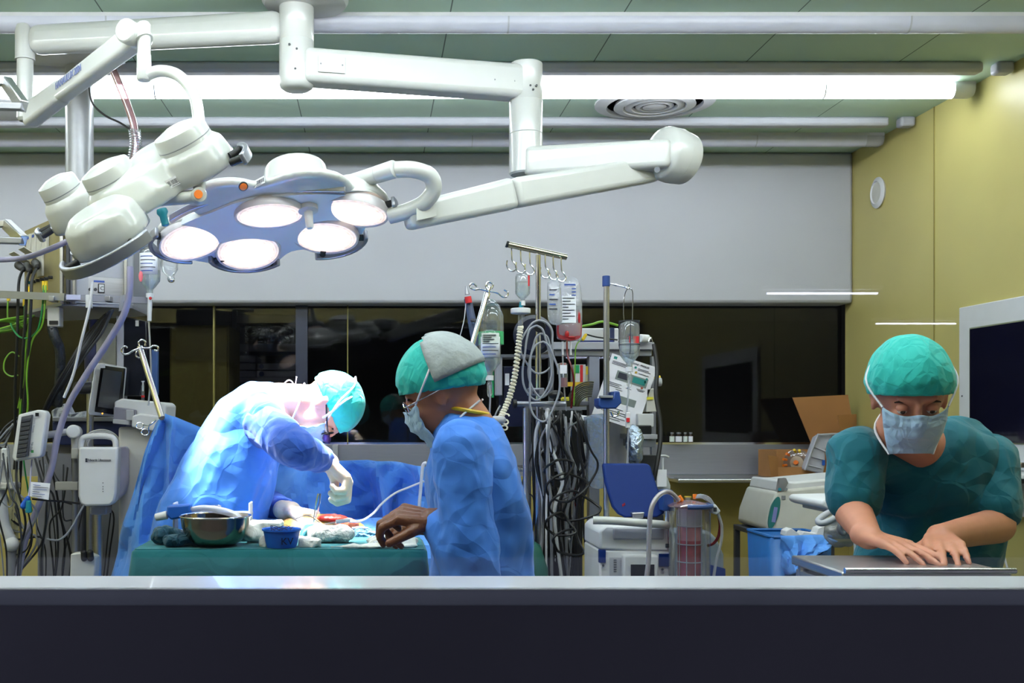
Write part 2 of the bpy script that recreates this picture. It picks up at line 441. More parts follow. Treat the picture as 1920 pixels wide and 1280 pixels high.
build('body', MB().box(((a.x + b.x) / 2, 6.55, a.z / 2), (b.x - a.x, .5, a.z)), mat('yellow_laminate', (150, 138, 60), .5), t, bevel=.004)
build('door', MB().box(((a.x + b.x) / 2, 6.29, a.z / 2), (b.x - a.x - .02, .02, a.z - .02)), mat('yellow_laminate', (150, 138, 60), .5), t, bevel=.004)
# corridor tubes behind the viewer, mirrored by the observation glass
for Yr, x0, x1, lab in ((-5.5, 3.14, 4.02, 'corridor tube light nearer the observation window'), (-8.2, 5.28, 6.12, 'corridor tube light further down the corridor')):
    t = thing('corridor_light', lab, 'ceiling light', ((x0 + x1) / 2, Yr, 2.56), 'corridor tube lights')
    build('housing', MB().box(((x0 + x1) / 2, Yr, 2.545), (x1 - x0 + .05, .09, .03)), white2, t)
    build('tube', MB().cyl((x0, Yr, 2.5), (x1, Yr, 2.5), .009), mat('corridor_tube', (255, 255, 255), .5, emit=20, ecol=(225, 228, 255)), t)
struct('wall_corridor_back', MB().box((2, -8.6, 1.3), (14, .1, 2.6)), mat('dark_corridor', (30, 30, 38), .7))
struct('ceiling_corridor', MB().box((2, -3.5, 2.6), (14, 10.2, .08)), mat('dark_corridor', (30, 30, 38), .7))
# ================================================================ SURGICAL LIGHTS
lensm = bpy.data.materials.new('lamp_lens'); lensm.use_nodes = True
nt = lensm.node_tree; N = nt.nodes; L = nt.links; b = N['Principled BSDF']
b.inputs['Roughness'].default_value = 0.15; b.inputs['Base Color'].default_value = (.8, .75, .7, 1)
tc = N.new('ShaderNodeTexCoord'); at = N.new('ShaderNodeAttribute'); at.attribute_name = 'rad'
wv = N.new('ShaderNodeMath'); wv.operation = 'MULTIPLY'; wv.inputs[1].default_value = 75; L.new(at.outputs['Fac'], wv.inputs[0])
sn = N.new('ShaderNodeMath'); sn.operation = 'SINE'; L.new(wv.outputs[0], sn.inputs[0])
nz = N.new('ShaderNodeTexNoise'); nz.inputs['Scale'].default_value = 55; nz.inputs['Detail'].default_value = 4; L.new(tc.outputs['Object'], nz.inputs['Vector'])
r1 = N.new('ShaderNodeMapRange'); r1.inputs['From Min'].default_value = 0.1; r1.inputs['From Max'].default_value = 1.0
r1.inputs['To Min'].default_value = 2.0; r1.inputs['To Max'].default_value = 0.42; L.new(at.outputs['Fac'], r1.inputs['Value'])
m1 = N.new('ShaderNodeMath'); m1.operation = 'MULTIPLY_ADD'; m1.inputs[1].default_value = 0.16; L.new(sn.outputs[0], m1.inputs[0]); L.new(r1.outputs[0], m1.inputs[2])
m2 = N.new('ShaderNodeMath'); m2.operation = 'MULTIPLY_ADD'; m2.inputs[1].default_value = 1.0; m2.inputs[2].default_value = -0.5; L.new(nz.outputs['Fac'], m2.inputs[0])
m3 = N.new('ShaderNodeMath'); m3.operation = 'ADD'; L.new(m1.outputs[0], m3.inputs[0]); L.new(m2.outputs[0], m3.inputs[1])
b.inputs['Emission Color'].default_value = rgb((255, 226, 208)); L.new(m3.outputs[0], b.inputs['Emission Strength'])
rimm = mat('lens_rim', (200, 196, 200), 0.3)
panelm = mat('lamp_underside', (222, 227, 236), 0.35, var=0.02)
stickw = mat('white_sticker', (215, 215, 220), 0.5)
darkstick = mat('sticker_ink', (60, 60, 70), 0.5)

def lens(c, n, r, parent):
    x, y, d = frame(n)
    build('lens_rim', MB().lathe(c, [(r * .96, 0), (r * 1.03, 0.004), (r * 1.06, -0.012), (r * .98, -0.03)], axis=n, n=40, cap=False), rimm, parent)
    bm = bmesh.new(); prof = [(0.001, .014)] + [(r * k / 12, .014 * (1 - (k / 12) ** 2)) for k in range(1, 13)]
    mb = MB(); mb.bm = bm; mb.lathe(c, prof, axis=n, n=40, cap=False)
    bmesh.ops.recalc_face_normals(bm, faces=bm.faces)
    lay = bm.verts.layers.float.new('rad')
    for v in bm.verts: v[lay] = (v.co - c).length / r
    return build('lens', mb, lensm, parent)

def grip(c, n, u, v, R, a0, a1, parent, rr=0.011, st=0.045):
    """grey bumper handle curving round a lobe, held off by black stubs"""
    pts = [c + (u * math.cos(a) + v * math.sin(a)) * R for a in [a0 + (a1 - a0) * i / 10 for i in range(11)]]
    mb = MB(); rings = []
    for i, p in enumerate(pts):
        o = (p - c).normalized()
        rings.append([p + o * (s * 0.007) + n * (t * 0.017) for s, t in ((-1, -1), (1, -1), (1, 1), (-1, 1))])
    g = build('grip_handle', mb.loft(rings), satin, parent, bevel=0.004)
    for i in (1, 9):
        o = (pts[i] - c).normalized()
        build('grip_stub', MB().cyl(pts[i], pts[i] - o * st, 0.011), rubber, g)

def barcode(o, x, y, wd, parent):
    n = x.cross(y)
    s = build('sticker', MB().box(o, (wd, wd * .5, 0.002), Matrix((x, y, n)).transposed()), stickw, parent)
    mb = MB(); random.seed(3)
    for i in range(14):
        mb.box(o + x * (wd * (i / 14 - .46)) + n * .0012, (wd * random.choice((.02, .035, .045)), wd * .26, 0.001), Matrix((x, y, n)).transposed())
    mb.box(o - y * wd * .19 + n * .0012, (wd * .5, wd * .03, .001), Matrix((x, y, n)).transposed())
    build('bars', mb, darkstick, s)

# ---- the ceiling boom of the two lamps: hub, arms, joints
hub = P(556, 60, 3.69); hub.z = CZ
boom = thing('lamp_boom', 'white ceiling mount with two long arms that carry both surgical lights', 'ceiling arm', hub)
build('ceiling_plate', MB().lathe(hub + V((0.03, 0, 0)), [(0.15, 0), (0.15, -0.006), (0.14, -0.02), (0.06, -0.03)], n=48), white, boom)
z1 = EYE + (785 - 78) * 3.69 / F; z2 = EYE + (785 - 158) * 3.69 / F
build('hub_column', MB().lathe(V((hub.x, hub.y, 0)), [(0.06, CZ - .002), (0.06, z1 + .002), (0.0585, z1), (0.06, z1 - .002), (0.06, z2), (.056, z2 - .012), (0.045, z2 - .02)]), white, boom)
for dx, z in ((-.02, z1 - .03), (.005, z1 - .045), (.0, z2 + .035)):
    build('screw', MB().cyl((hub.x + dx, hub.y - .056, z), (hub.x + dx, hub.y - .0615, z), 0.004, n=10), dgrey, boom)
jl = P(47, 76, 3.83)
def roundbar(p0, p1, w, h0, h1, name, parent, m=white, bev=0.018):
    return build(name, MB().bar(p0, p1, w, h0, h1), m, parent, bevel=bev, seg=4)
h1 = P(532, 51, 3.69)
roundbar(h1, jl + V((.02, 0, 0)), .085, .107, .1, 'upper_arm', boom, bev=.035)
za, zb_ = P(0, 50, 3.83).z, P(0, 113, 3.83).z
build('upper_joint', MB().lathe(V((jl.x, jl.y, 0)), [(.03, za + .004), (.035, za), (.035, zb_ + .005), (.036, zb_ + .004), (.036, zb_)]), white, boom)
zc = P(0, 222, 3.83).z
build('upper_drop_tube', MB().lathe(V((jl.x, jl.y, 0)), [(.029, zb_), (.029, zc), (.02, zc - .01)]), white, boom)
jr = P(986, 160, 3.9)
a0 = P(566, 126, 3.675)
arm = roundbar(a0, P(985, 157, 3.9), .1, .118, .122, 'lower_arm', boom, bev=.022)
dirx = (P(960, 155, 3.89) - a0).normalized()
for px, py, Y in ((622, 121, 3.70 - .052), (946, 151, 3.88 - .052)):
    c0 = P(px, py, Y)
    x, y = dirx, V((0, 0, 1)); nn = y.cross(x).normalized() * -1; y = V((0, 0, 1))
    pl = build('cover_plate', MB().box(c0, (.096, .004, .056), Matrix((x, x.cross(y) * -1, y)).transposed()), white, boom, bevel=.0015)
    for s in (-1, 1): build('screw', MB().cyl(c0 + x * (.038 * s), c0 + x * (.038 * s) + V((0, -.004, 0)), .003, n=10), greyp, pl)
zz = [P(0, y, 3.9).z for y in (121, 190, 252, 325)]
build('lower_joint', MB().lathe(V((jr.x, jr.y, 0)), [(.055, zz[0] + .004), (.06, zz[0]), (.06, zz[1] + .002), (.0585, zz[1]), (.06, zz[1] - .002), (.0605, zz[2] + .002), (.0585, zz[2]), (.0605, zz[2] - .002), (.061, zz[3]), (.055, zz[3] - .006)]), white, boom)
for dx, z in ((.008, zz[1] + .04), (.03, zz[1] + .04), (.018, zz[1] + .025)):
    build('screw', MB().cyl((jr.x + dx, jr.y - .05, z), (jr.x + dx, jr.y - .061, z), 0.004, n=10), dgrey, boom)
el = P(1258, 290, 3.74)
roundbar(P(985, 306, 3.88), el, .09, .108, .1, 'fore_arm', boom, bev=.02)
# elbow drum, its axis leaning towards the viewer's right
ax = V((.86, .46, -.12)).normalized()
ed = P(1262, 292, 3.8)
build('elbow_drum', MB().lathe(ed - ax * .045, [(.06, -.03), (.088, -.012), (.094, 0), (.097, .05), (.0955, .052), (.096, .055), (.09, .1), (.072, .112), (.02, .118)], axis=ax, n=40), white, boom)
build('elbow_button', MB().cyl(P(1232, 318, 3.69), P(1232, 318, 3.67), .01), greyp, boom)
# spring arm back to the main lamp
e1 = P(762, 408, 3.42)
mid = P(960, 363, 3.58)
roundbar(P(1225, 318, 3.83), mid, .075, .09, .1, 'spring_arm', boom, bev=.02)
roundbar(mid, e1, .078, .104, .082, 'spring_arm_cover', boom, bev=.02)
a = (e1 - mid).normalized()
build('spring_arm_plate', MB().box(P(800, 398, 3.39), (.075, .004, .04), Matrix((a, a.cross(V((0, 0, 1))).normalized() * -1, V((0, 0, 1)))).transposed()), white, boom, bevel=.0015)

# ---- main lamp head
nd = V((.10, -.27, -.96)).normalized()       # where the lenses look
p0 = P(525, 420, 3.5)
main = thing('surgical_light', 'lit surgical light with glowing round lenses tilted towards the viewer', 'surgical lamp', p0, 'surgical lights')
ux = V((1, 0, 0)); ux = (ux - nd * ux.dot(nd)).normalized(); uy = nd.cross(ux)   # in-plane axes
def pl(px, py, off=0.0): return onplane(px, py, p0 - nd * off, nd)
LENS = [(360, 447), (465, 466), (610, 440), (505, 398), (664, 393)]
lc = [pl(*q) for q in LENS]
LR = .108
hc = pl(545, 402)
# body: lobes round the lenses, blended, above the lens plane
mb = MB()
for c_ in lc:
    mb.lathe(c_ - nd * .004, [(.112, 0), (.119, -.012), (.113, -.03), (.09, -.048), (.05, -.054)], axis=nd, n=28)
mb.lathe(hc - nd * .004, [(.2, 0), (.215, -.012), (.205, -.03), (.14, -.046), (.05, -.05)], axis=nd, n=40)
rear = pl(430, 385)
mb.lathe(rear - nd * .004, [(.12, 0), (.13, -.012), (.12, -.03), (.08, -.045)], axis=nd, n=28)
rear2 = pl(575, 375)
mb.lathe(rear2 - nd * .004, [(.14, 0), (.155, -.012), (.145, -.03), (.1, -.045)], axis=nd, n=28)
mbody = build('lamp_body', mb, white, main, vox=.007, smooth=6)
# dome on top
dc = pl(560, 388) - nd * .035
build('lamp_dome', MB().lathe(dc, [(.13, .03), (.125, 0), (.115, -.03), (.1125, -.032), (.1105, -.032), (.1, -.095), (.094, -.104), (.05, -.114), (.01, -.116)], axis=nd, n=40), white, main)
dc = pl(662, 388) - nd * .035
build('lamp_dome', MB().lathe(dc, [(.1, .03), (.098, -.01), (.07, -.045), (.02, -.052)], axis=nd, n=40), white, main)
# underside panel between the lenses
cen = sum(lc, V()) / 5
outl = [pl(*q) for q in ((300, 455), (330, 425), (400, 395), (470, 372), (600, 362), (700, 372), (735, 398), (690, 420), (668, 448), (610, 462), (545, 470), (500, 500), (420, 495), (330, 478))]
build('underside_panel', MB().prism([q + nd * .004 for q in spline(outl + [outl[0]], 5)[:-1]], -nd * .02), panelm, main)
LN = [V(q).normalized() for q in ((.28, -.35, -.9), (.12, -.42, -.9), (-.02, -.31, -.95), (.08, -.17, -.98), (-.12, -.2, -.97))]
for c_, n_ in zip(lc, LN): lens(c_ + nd * .012, n_, LR, main)
hp = pl(577, 385)
hd = build('centre_handle', MB().lathe(hp, [(.03, 0), (.032, .02), (.014, .024), (.0125, .075), (.009, .08)], axis=nd, n=24), white2, main)
# grey trim band along the near rim
for q in ([(514, 356), (560, 355), (605, 354), (648, 355)], [(318, 410), (350, 392), (385, 380), (418, 372)]):
    pts = [P(x, y, 3.32 + (0.0 if x > 450 else .02)) for x, y in q]
    mb = MB(); pp = spline(pts, 4)
    mb.loft([[p + V((0, dy, dz)) for dy, dz in ((-.012, -.011), (.03, -.011), (.03, .011), (-.012, .011))] for p in pp])
    build('trim_band', mb, satin, main, bevel=.003)
for i, (a0_, a1_) in ((0, (PI * .75, PI * 1.45)), (1, (PI * 1.05, PI * 1.75)), (2, (PI * 1.4, PI * 2.0)), (4, (-.5, .45))):
    grip(lc[i] + nd * .012, nd, ux, -uy if (-uy).z > 0 else uy, .137, a0_, a1_, main)
bx = ux; by = V((0, -.15, 1)); by = (by - bx * by.dot(bx)).normalized()
def stick(o, px, py, slope, wd, parent):
    p, n = on_surface(o, px, py)
    if p is None: return
    x = V((1, 0, slope)); x = (x - n * x.dot(n)).normalized(); y = n.cross(x)
    barcode(p, x, y, wd, parent)
def badge(o, px, py, parent):
    p, n = on_surface(o, px, py)
    if p is None: return
    b_ = build('orange_badge', MB().lathe(p - n * .004, [(.0115, 0), (.0115, .007), (.009, .008)], axis=n), orange, parent)
    build('badge_rim', MB().lathe(p - n * .004, [(.0118, 0), (.0145, .0), (.0145, .006), (.0118, .006)], axis=n), dgrey, b_)
stick(mbody, 486, 342, .05, .05, main); badge(mbody, 456, 349, main)
# yoke tube
ya, yb = P(655, 344, 3.42), P(742, 316, 3.33)
build('yoke_pivot', MB().lathe(ya, [(.024, 0), (.027, .01), (.027, (yb - ya).length * .6), (.0262, (yb - ya).length * .605), (.0275, (yb - ya).length * .61), (.0285, (yb - ya).length - .004), (.022, (yb - ya).length)], axis=yb - ya), white, main)
build('yoke_tube', MB().tube([P(742, 318, 3.34), P(775, 318, 3.33), P(806, 330, 3.35), P(813, 355, 3.37), P(795, 380, 3.39), P(765, 395, 3.41), P(730, 405, 3.43)], .026, n=16), white, main)

# ---- left lamp head, seen from above its back
nu = V((-.42, -.46, .78)).normalized()
q0 = P(250, 395, 3.05)
side = thing('surgical_light', 'surgical light turned away at the left, with its domed white back to the viewer', 'surgical lamp', q0, 'surgical lights')
vx = V((1, 0, 0)); vx = (vx - nu * vx.dot(nu)).normalized(); vy = nu.cross(vx)
def pq(px, py, off=0.0): return onplane(px, py, q0 + nu * off, nu)
lob = [((380, 326), .105), ((243, 394), .1), ((152, 416), .082), ((213, 452), .108)]
mb = MB()
for (x, y), r in lob:
    mb.lathe(pq(x, y), [(r, 0), (r * 1.03, .03), (r * .95, .075), (r * .7, .1)], axis=nu, n=30)
mb.lathe(pq(275, 375), [(.17, .0), (.17, .04), (.13, .095), (.06, .11)], axis=nu, n=36)
mb.lathe(pq(320, 345), [(.12, .0), (.125, .03), (.1, .1), (.05, .12)], axis=nu, n=30)
mb.lathe(pq(170, 405), [(.1, .0), (.1, .03), (.08, .085), (.04, .1)], axis=nu, n=30)
sbody = build('lamp_body', mb, white, side, vox=.006, smooth=7)
for (x, y), r in (((380, 326), .078), ((243, 394), .074), ((152, 416), .06)):
    build('lamp_dome', MB().lathe(pq(x, y) + nu * .072, [(r * 1.05, 0), (r, .06), (r * .96, .067), (r * .5, .078), (.01, .08)], axis=nu, n=40), white, side)
    c0 = pq(x, y) + nu * .072; build('dome_seam', MB().lathe(c0, [(r * 1.02, .03), (r * 1.032, .032), (r * 1.02, .034)], axis=nu, n=40, cap=False), greyp, side)
for (x, y), r in lob:
    build('rim_band', MB().lathe(pq(x, y, -.012), [(r * 1.0, 0), (r * 1.07, .004), (r * 1.075, .03), (r * .9, .036), (r * .9, 0)], axis=nu, n=40), satin, side)
    c_ = pq(x, y, -.012)
    lens(c_, -nu, r * .85, side)
wx = vx; wy = vy
grip(pq(213, 455, .0), nu, wx, wy, .15, -PI * .98, -PI * .18, side)
grip(pq(380, 326, .02), nu, wx, wy, .14, -.35, .7, side)
grip(pq(132, 408, -.01), nu, wx, wy, .115, PI * 1.0, PI * 1.25, side)
stick(sbody, 327, 340, .5, .05, side)
# yoke of the left lamp
t1 = P(376, 368, 2.98); t0 = P(300, 374, 3.0)
build('yoke_pivot', MB().cyl(t0, t1, .019), white, side)
build('yoke_end', MB().lathe(t1 + V((-.012, .02, 0)), [(.022, -.0), (.022, .04), (.019, .044)], axis=V((.3, -1, 0))), white, side)
build('orange_badge', MB().lathe(t1 + V((-.002, -.026, 0)), [(.012, 0), (.012, .004)], axis=V((.3, -1, 0))), orange, side)
build('yoke_tube', MB().tube([P(268, 144, 3.2), P(300, 133, 3.19), P(335, 142, 3.16), P(362, 175, 3.12), P(372, 220, 3.06), P(373, 290, 3.0), P(374, 368, 2.98)], .0175, n=16), white, side)
build('teal_knob', MB().lathe(P(303, 392, 2.93), [(.014, 0), (.016, .01), (.0105, .02), (.0105, .045), (.006, .048)], axis=V((.25, 0, -1))), tealp, side)
# its spring arm and elbow
s0, s1 = P(55, 218, 3.81), P(258, 66, 3.22)
sb = V((0, 0, 1))
roundbar(s0, P(120, 170, 3.6), .06, .085, .075, 'spring_arm_cover', boom, bev=.016)
roundbar(P(112, 176, 3.62), s1, .056, .066, .078, 'spring_arm', boom, bev=.016)
build('spring_elbow', MB().cyl(s1 + V((-.03, -.045, 0)), s1 + V((.01, .045, 0)), .036), white, boom, bevel=.006)
build('spring_joint', MB().lathe(V((P(270, 0, 3.2).x, 3.2, 0)), [(.015, P(0, 42, 3.2).z), (.021, P(0, 47, 3.2).z), (.02, P(0, 102, 3.2).z), (.0215, P(0, 103, 3.2).z), (.0215, P(0, 148, 3.2).z), (.018, P(0, 151, 3.2).z)]), white, boom)
build('elbow_bridge', MB().tube([s1, P(264, 60, 3.21), P(270, 75, 3.2)], .028, n=14), white, boom)
tdir = (s1 - P(112, 176, 3.62)).normalized()
tn = tdir.cross(V((0, 0, 1))).normalized()
if tn.y > 0: tn = -tn
tup = tn.cross(tdir).normalized(); tup = tup if tup.z > 0 else -tup
text('HANAULUX 2004', P(112, 176, 3.62) + tdir * .035 + tn * .0285 - tup * .004, tdir, tup, .033, mat('pale_blue_ink', (110, 120, 165), .5), boom, off=.003, squash=.74)

# ---- the beams themselves
FIELD = P(545, 900, 3.3)
def spot(c, target, power, ang=34, size=.06):
    l = bpy.data.lights.new('lens_beam', 'SPOT'); l.energy = power; l.spot_size = math.radians(ang); l.spot_blend = .5; l.shadow_soft_size = size
    l.color = (1, .97, .96)
    o = bpy.data.objects.new('lens_beam', l); col.objects.link(o); o.location = c
    o.rotation_euler = (V(target) - V(c)).to_track_quat('-Z', 'Y').to_euler()
for c_ in lc: spot(c_ + nd * .04, P(590, 965, 3.36), SPOT * .9, ang=30)
for (x, y), r in lob: spot(pq(x, y, -.06), P(462, 885, 3.32), SPOT * .7, ang=24)
# ================================================================ PEOPLE
def ortho(f, u):
    f = V(f).normalized(); u = V(u); u = (u - f * u.dot(f)).normalized()
    return f, u, u.cross(f)          # forward, up, the person's left
def head_into(mb, C, Fw, Up, s=1.0):
    f, u, l = ortho(Fw, Up); M = Matrix((l, f, u)).transposed()
    def E(a, b, c, r): mb.ell(C + (l * a + f * b + u * c) * s, V(r) * s, M, 18)
    E(0, -.012, .018, (.076, .094, .092))       # skull
    E(0, .03, -.045, (.06, .06, .065))          # face
    E(0, .05, -.084, (.03, .028, .026))        # chin
    E(0, .012, -.085, (.052, .055, .035))       # jaw
    E(0, .074, .022, (.045, .014, .014))        # brow
    E(0, .097, -.028, (.011, .014, .011)); E(0, .088, -.005, (.008, .012, .026))   # nose
    for k in (-1, 1):
        E(.036 * k, .066, -.032, (.021, .02, .02))                   # cheek
        E(.077 * k, -.008, -.01, (.006, .018, .03)); E(.081 * k, -.016, .004, (.006, .014, .018))    # ear
    E(0, .085, -.062, (.02, .01, .006)); E(0, .083, -.071, (.018, .01, .007))      # lips
    mb.cap(C + (-f * .025 - u * .04) * s, C + (-f * .04 - u * .12) * s, .056 * s, .056 * s)
def eyes(C, Fw, Up, parent, s=1.0, lid=None):
    f, u, l = ortho(Fw, Up)
    for k in (-1, 1):
        c = C + (l * (.031 * k) + f * .0735 + u * -.004) * s
        e = build('eye', MB().ell(c, (.012 * s,) * 3, n=14), mat('eye_white', (225, 220, 215), .2), parent)
        build('iris', MB().ell(c + f * .0075 * s - u * .003 * s, (.0062 * s,) * 3, n=12), mat('iris', (50, 35, 28), .2), e)
        build('eyelid', MB().ell(c + u * .003 * s + f * .0002 * s, (.0135 * s, .0128 * s, .0112 * s), Matrix((l, f, u)).transposed(), n=14), lid or skin, parent)
        build('eyebrow', MB().tube([c + (u * .02 + f * .002 + l * (k * d) - u * abs(d) * .15) * s for d in (-.016, -.006, .006, .018)], [.002, .004, .0035, .0015], n=6), mat('brown_hair', (48, 34, 26), .8), parent)
def cap_of(C, Fw, Up, parent, s=1.0, k=1.16, tilt=.25, lift=.0, m=None):
    """surgical cap: gathered cloth shell over the skull, open towards face and neck"""
    f, u, l = ortho(Fw, Up)
    bm = bmesh.new()
    bmesh.ops.create_uvsphere(bm, u_segments=56, v_segments=36, radius=1)
    cut = (u + f * -tilt * 0 ).normalized()
    kill = []
    for v in bm.verts:
        p = v.co.copy(); a = math.atan2(p.y, p.x)
        edge = -.18 + .30 * max(0, math.sin(a)) - .28 * max(0, -math.sin(a)) + tilt * .0
        if p.z < edge - .086: kill.append(v)
        if p.z < edge: p.z = edge
        g = 1 + .016 * math.sin(a * 19 + p.z * 3) * (1 - abs(p.z)) + .02 * noise.noise(p * 3)
        if p.z < edge + .16: g -= .05
        v.co = C + (l * p.x * .083 * g + f * (p.y * .101 * g - .012) + u * (p.z * .102 * g + .02 + lift)) * (s * k / 1.1)
    bmesh.ops.delete(bm, geom=kill, context='VERTS')
    o = build('surgical_cap', bm, m or capcloth, parent, solid=.003, ang=80)
    return o
def mask_of(C, Fw, Up, parent, s=1.0, tie=None):
    f, u, l = ortho(Fw, Up)
    rings = []
    for j in range(13):
        t = j / 12; z = -.018 - .092 * t
        out = .104 + .012 * math.sin(PI * min(1, t * 1.3)) - .008 * t * t + (.004 if j % 3 == 0 else 0)
        row = []
        for i in range(17):
            a = (i / 16 - .5) * 2.05
            pinch = 1 - .10 * abs(i / 16 - .5) * (1 if 0 < j < 12 else .5)
            nosek = .012 * math.exp(-(a / .25) ** 2) * (1 - t)
            row.append(C + (l * (.079 * math.sin(a) * (1 - .28 * t * t)) * (1 + .03 * math.cos(t * PI)) + f * (out * math.cos(a * .82) * pinch - .012 + nosek) + u * (z + .012 * nosek / .012 + (t - .45) * -.03 * (abs(a) / 1.02) ** 2)) * s)
        rings.append(row)
    mb = MB().loft(rings, cap=False, close=False)
    o = build('face_mask', mb, maskcloth, parent, solid=.002, ang=80)
    for k, idx in ((-1, 0), (1, 16)):
        top, bot = rings[0][idx], rings[12][idx]
        crown = C + (-f * .08 + u * .105 + l * (.03 * k)) * s
        nape = C + (-f * .085 - u * .06 + l * (.03 * k)) * s
        side = C + (l * (.098 * k) + u * .045 + f * .0) * s
        build('mask_tie', MB().tube([top, side, C + (-f * .05 + u * .10 + l * .06 * k) * s, crown], .0028, n=6), paper, parent)
        build('mask_tie', MB().tube([bot, C + (l * (.07 * k) - u * .085 - f * .01) * s, nape], .0028, n=6), paper, parent)
    return o
def hand(mb, W, D, Nn, side, curl=(.5, .5, .5, .5), thumb=.3, inf=0.0, s=1.0):
    """W wrist, D towards the fingers, Nn out of the palm, side +1/-1 picks the thumb's side"""
    W = V(W); D = V(D).normalized(); N0 = V(Nn); N0 = (N0 - D * N0.dot(D)).normalized(); T = D.cross(N0) * side
    mb.cap(W - D * .02 * s, W + D * .01 * s, .026 * s + inf, .026 * s + inf)
    for k, (off, a, b, c) in enumerate(((.034, .046, .028, .02), (.012, .05, .031, .021), (-.01, .047, .028, .02), (-.03, .037, .023, .018))):
        kn = W + (T * off + D * (.088 - abs(off - .012) * .25)) * s
        mb.cap(W + (T * off * .6 + D * .01) * s, kn, .0145 * s + inf, .0115 * s + inf, 10)
        d = (D + T * off * 2.2).normalized(); ax = d.cross(N0).normalized(); p = kn; r = .0092
        for ln, q in ((a, .8), (b, 1.1), (c, .8)):
            d = Matrix.Rotation(curl[k] * q, 3, ax) @ d
            nx = p + d * ln * s
            mb.cap(p, nx, r * s + inf, (r - .001) * s + inf, 10)
            p = nx; r -= .0009
    p = W + (T * .022 + D * .02 + N0 * .006) * s; d = (T * .75 + D * .7 + N0 * .25).normalized(); r = .0135
    for ln in (.042, .032, .027):
        nx = p + d * ln * s; mb.cap(p, nx, r * s + inf, (r - .0018) * s + inf, 10); p = nx; r -= .0018
        d = (d - T * thumb * .8 + N0 * thumb * .8 + D * .15).normalized()

def ering(c, ax, w, d, n=22, ref=V((0, 1, 0)), lump=0, seed=0):
    """ring round an axis: half-width w across, half-depth d along ref"""
    ax = ax.normalized(); r = (ref - ax * ref.dot(ax)).normalized(); q = ax.cross(r)
    out = []
    for i in range(n):
        a = 2 * PI * i / n
        g = 1 + lump * noise.noise(V((math.cos(a) * 2, math.sin(a) * 2, seed)))
        out.append(c + (q * math.cos(a) * w + r * math.sin(a) * d) * g)
    return out
def body_loft(mb, rings, ref=V((0, 1, 0)), lump=0):
    cs = [r[0] for r in rings]; out = []
    for i, (c, w_, d_) in enumerate(rings):
        ax = cs[min(i + 1, len(cs) - 1)] - cs[max(0, i - 1)]
        out.append(ering(c, ax, w_, d_, ref=ref, lump=lump, seed=i * .6))
    mb.loft(out)
def fold(p, amp, k, seed): return noise.noise(V(p) * k + V((seed, seed * 2, 0))) * amp

# ---------------- surgeon, bent over the table, facing right
S = 3.5
def Q(px, py, Y=S): return P(px, py, Y)
m_px = S / F
surg = thing('person', 'bent-over surgeon in a brightly lit blue gown and teal cap, gloved hands at the wound', 'person', (Q(370, 1000).x, S, 0))
HC = Q(612, 764); HF = V((.12, -.10, -.98)); HU = V((.98, -.02, .12))
skel = {'pel': Q(365, 1060), 'waist': Q(392, 960), 'chest': Q(450, 830), 'neck': Q(522, 750)}
shR, shL = Q(494, 796, S - .17), Q(500, 780, S + .19)
elR, wrR = Q(556, 842, S - .34), Q(613, 864, S - .17)
elL, wrL = Q(462, 925, S + .28), Q(541, 957, S - .0)
bod = MB()
body_loft(bod, [(skel['pel'], .13, .17), (skel['waist'], .11, .15), (skel['chest'], .12, .18), (Q(492, 775), .1, .17), (skel['neck'], .06, .07)])
bod.cap(skel['neck'], Q(572, 752), .058, .056); head_into(bod, HC, HF, HU, 1.0)
for a, b_, c_ in ((shR, elR, wrR), (shL, elL, wrL)): bod.chain([a, b_, c_], [.055, .042, .028])
for dy in (-.1, .1):
    hip = skel['pel'] + V((0, dy, 0)); bod.chain([hip, V((hip.x + .04, S + dy, .52)), V((hip.x - .02, S + dy, .08))], [.085, .06, .04])
    bod.cap(V((hip.x - .02, S + dy, .05)), V((hip.x + .15, S + dy, .04)), .045, .035)
HR = dict(D=V((.72, -.12, -.68)), Nn=V((-.66, -.2, -.7)), side=1, curl=(1.0, 1.08, 1.15, 1.2), thumb=.7, s=1.08)
HL = dict(D=V((.93, -.25, -.12)), Nn=V((-.1, -.12, -1)), side=-1, curl=(.95, .95, .95, .95), thumb=.55, s=1.1)
hand(bod, wrR, **HR); hand(bod, wrL, **HL)
build('body', bod, skin, surg, vox=.006, smooth=2)
gw = MB()
kn = (P(372, 1330, S), .2, .2)
body_loft(gw, [kn, (Q(366, 1180), .19, .2), (Q(368, 1080), .183, .2), (Q(384, 1000), .178, .19), (Q(424, 898), .158, .19), (Q(452, 832), .138, .2), (Q(474, 782), .118, .21), (Q(497, 752), .082, .19), (Q(522, 748), .06, .1)], lump=.12)
gw.cap(shR + V((0, 0, .02)), shL, .066, .066)
gw.cap(Q(480, 764, S - .08), Q(480, 764, S + .1), .085)
build('gown', gw, gowncloth, surg, vox=.011, smooth=5, disp=.03, dscale=.16)
for (a, b_, c_), k in (((shR, elR, wrR), 0), ((shL, elL, wrL), 1)):
    sv = MB(); e = c_ + (b_ - c_) * .12
    sv.chain([a, b_, e], [.07, .062, .04])
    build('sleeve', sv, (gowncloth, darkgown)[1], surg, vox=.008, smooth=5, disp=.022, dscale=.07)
for W_, H_, E_ in ((wrR, HR, elR), (wrL, HL, elL)):
    gm = MB(); hand(gm, W_, inf=.0035, **H_)
    gm.cap(W_ - (W_ - E_).normalized() * .065, W_, .036, .031)
    build('glove', gm, glove, surg, vox=.0032, smooth=2)
cap_of(HC, HF, HU, surg, k=1.15)
mask_of(HC, HF, HU, surg)
f, u, l = ortho(HF, HU)
eyes(HC, HF, HU, surg)
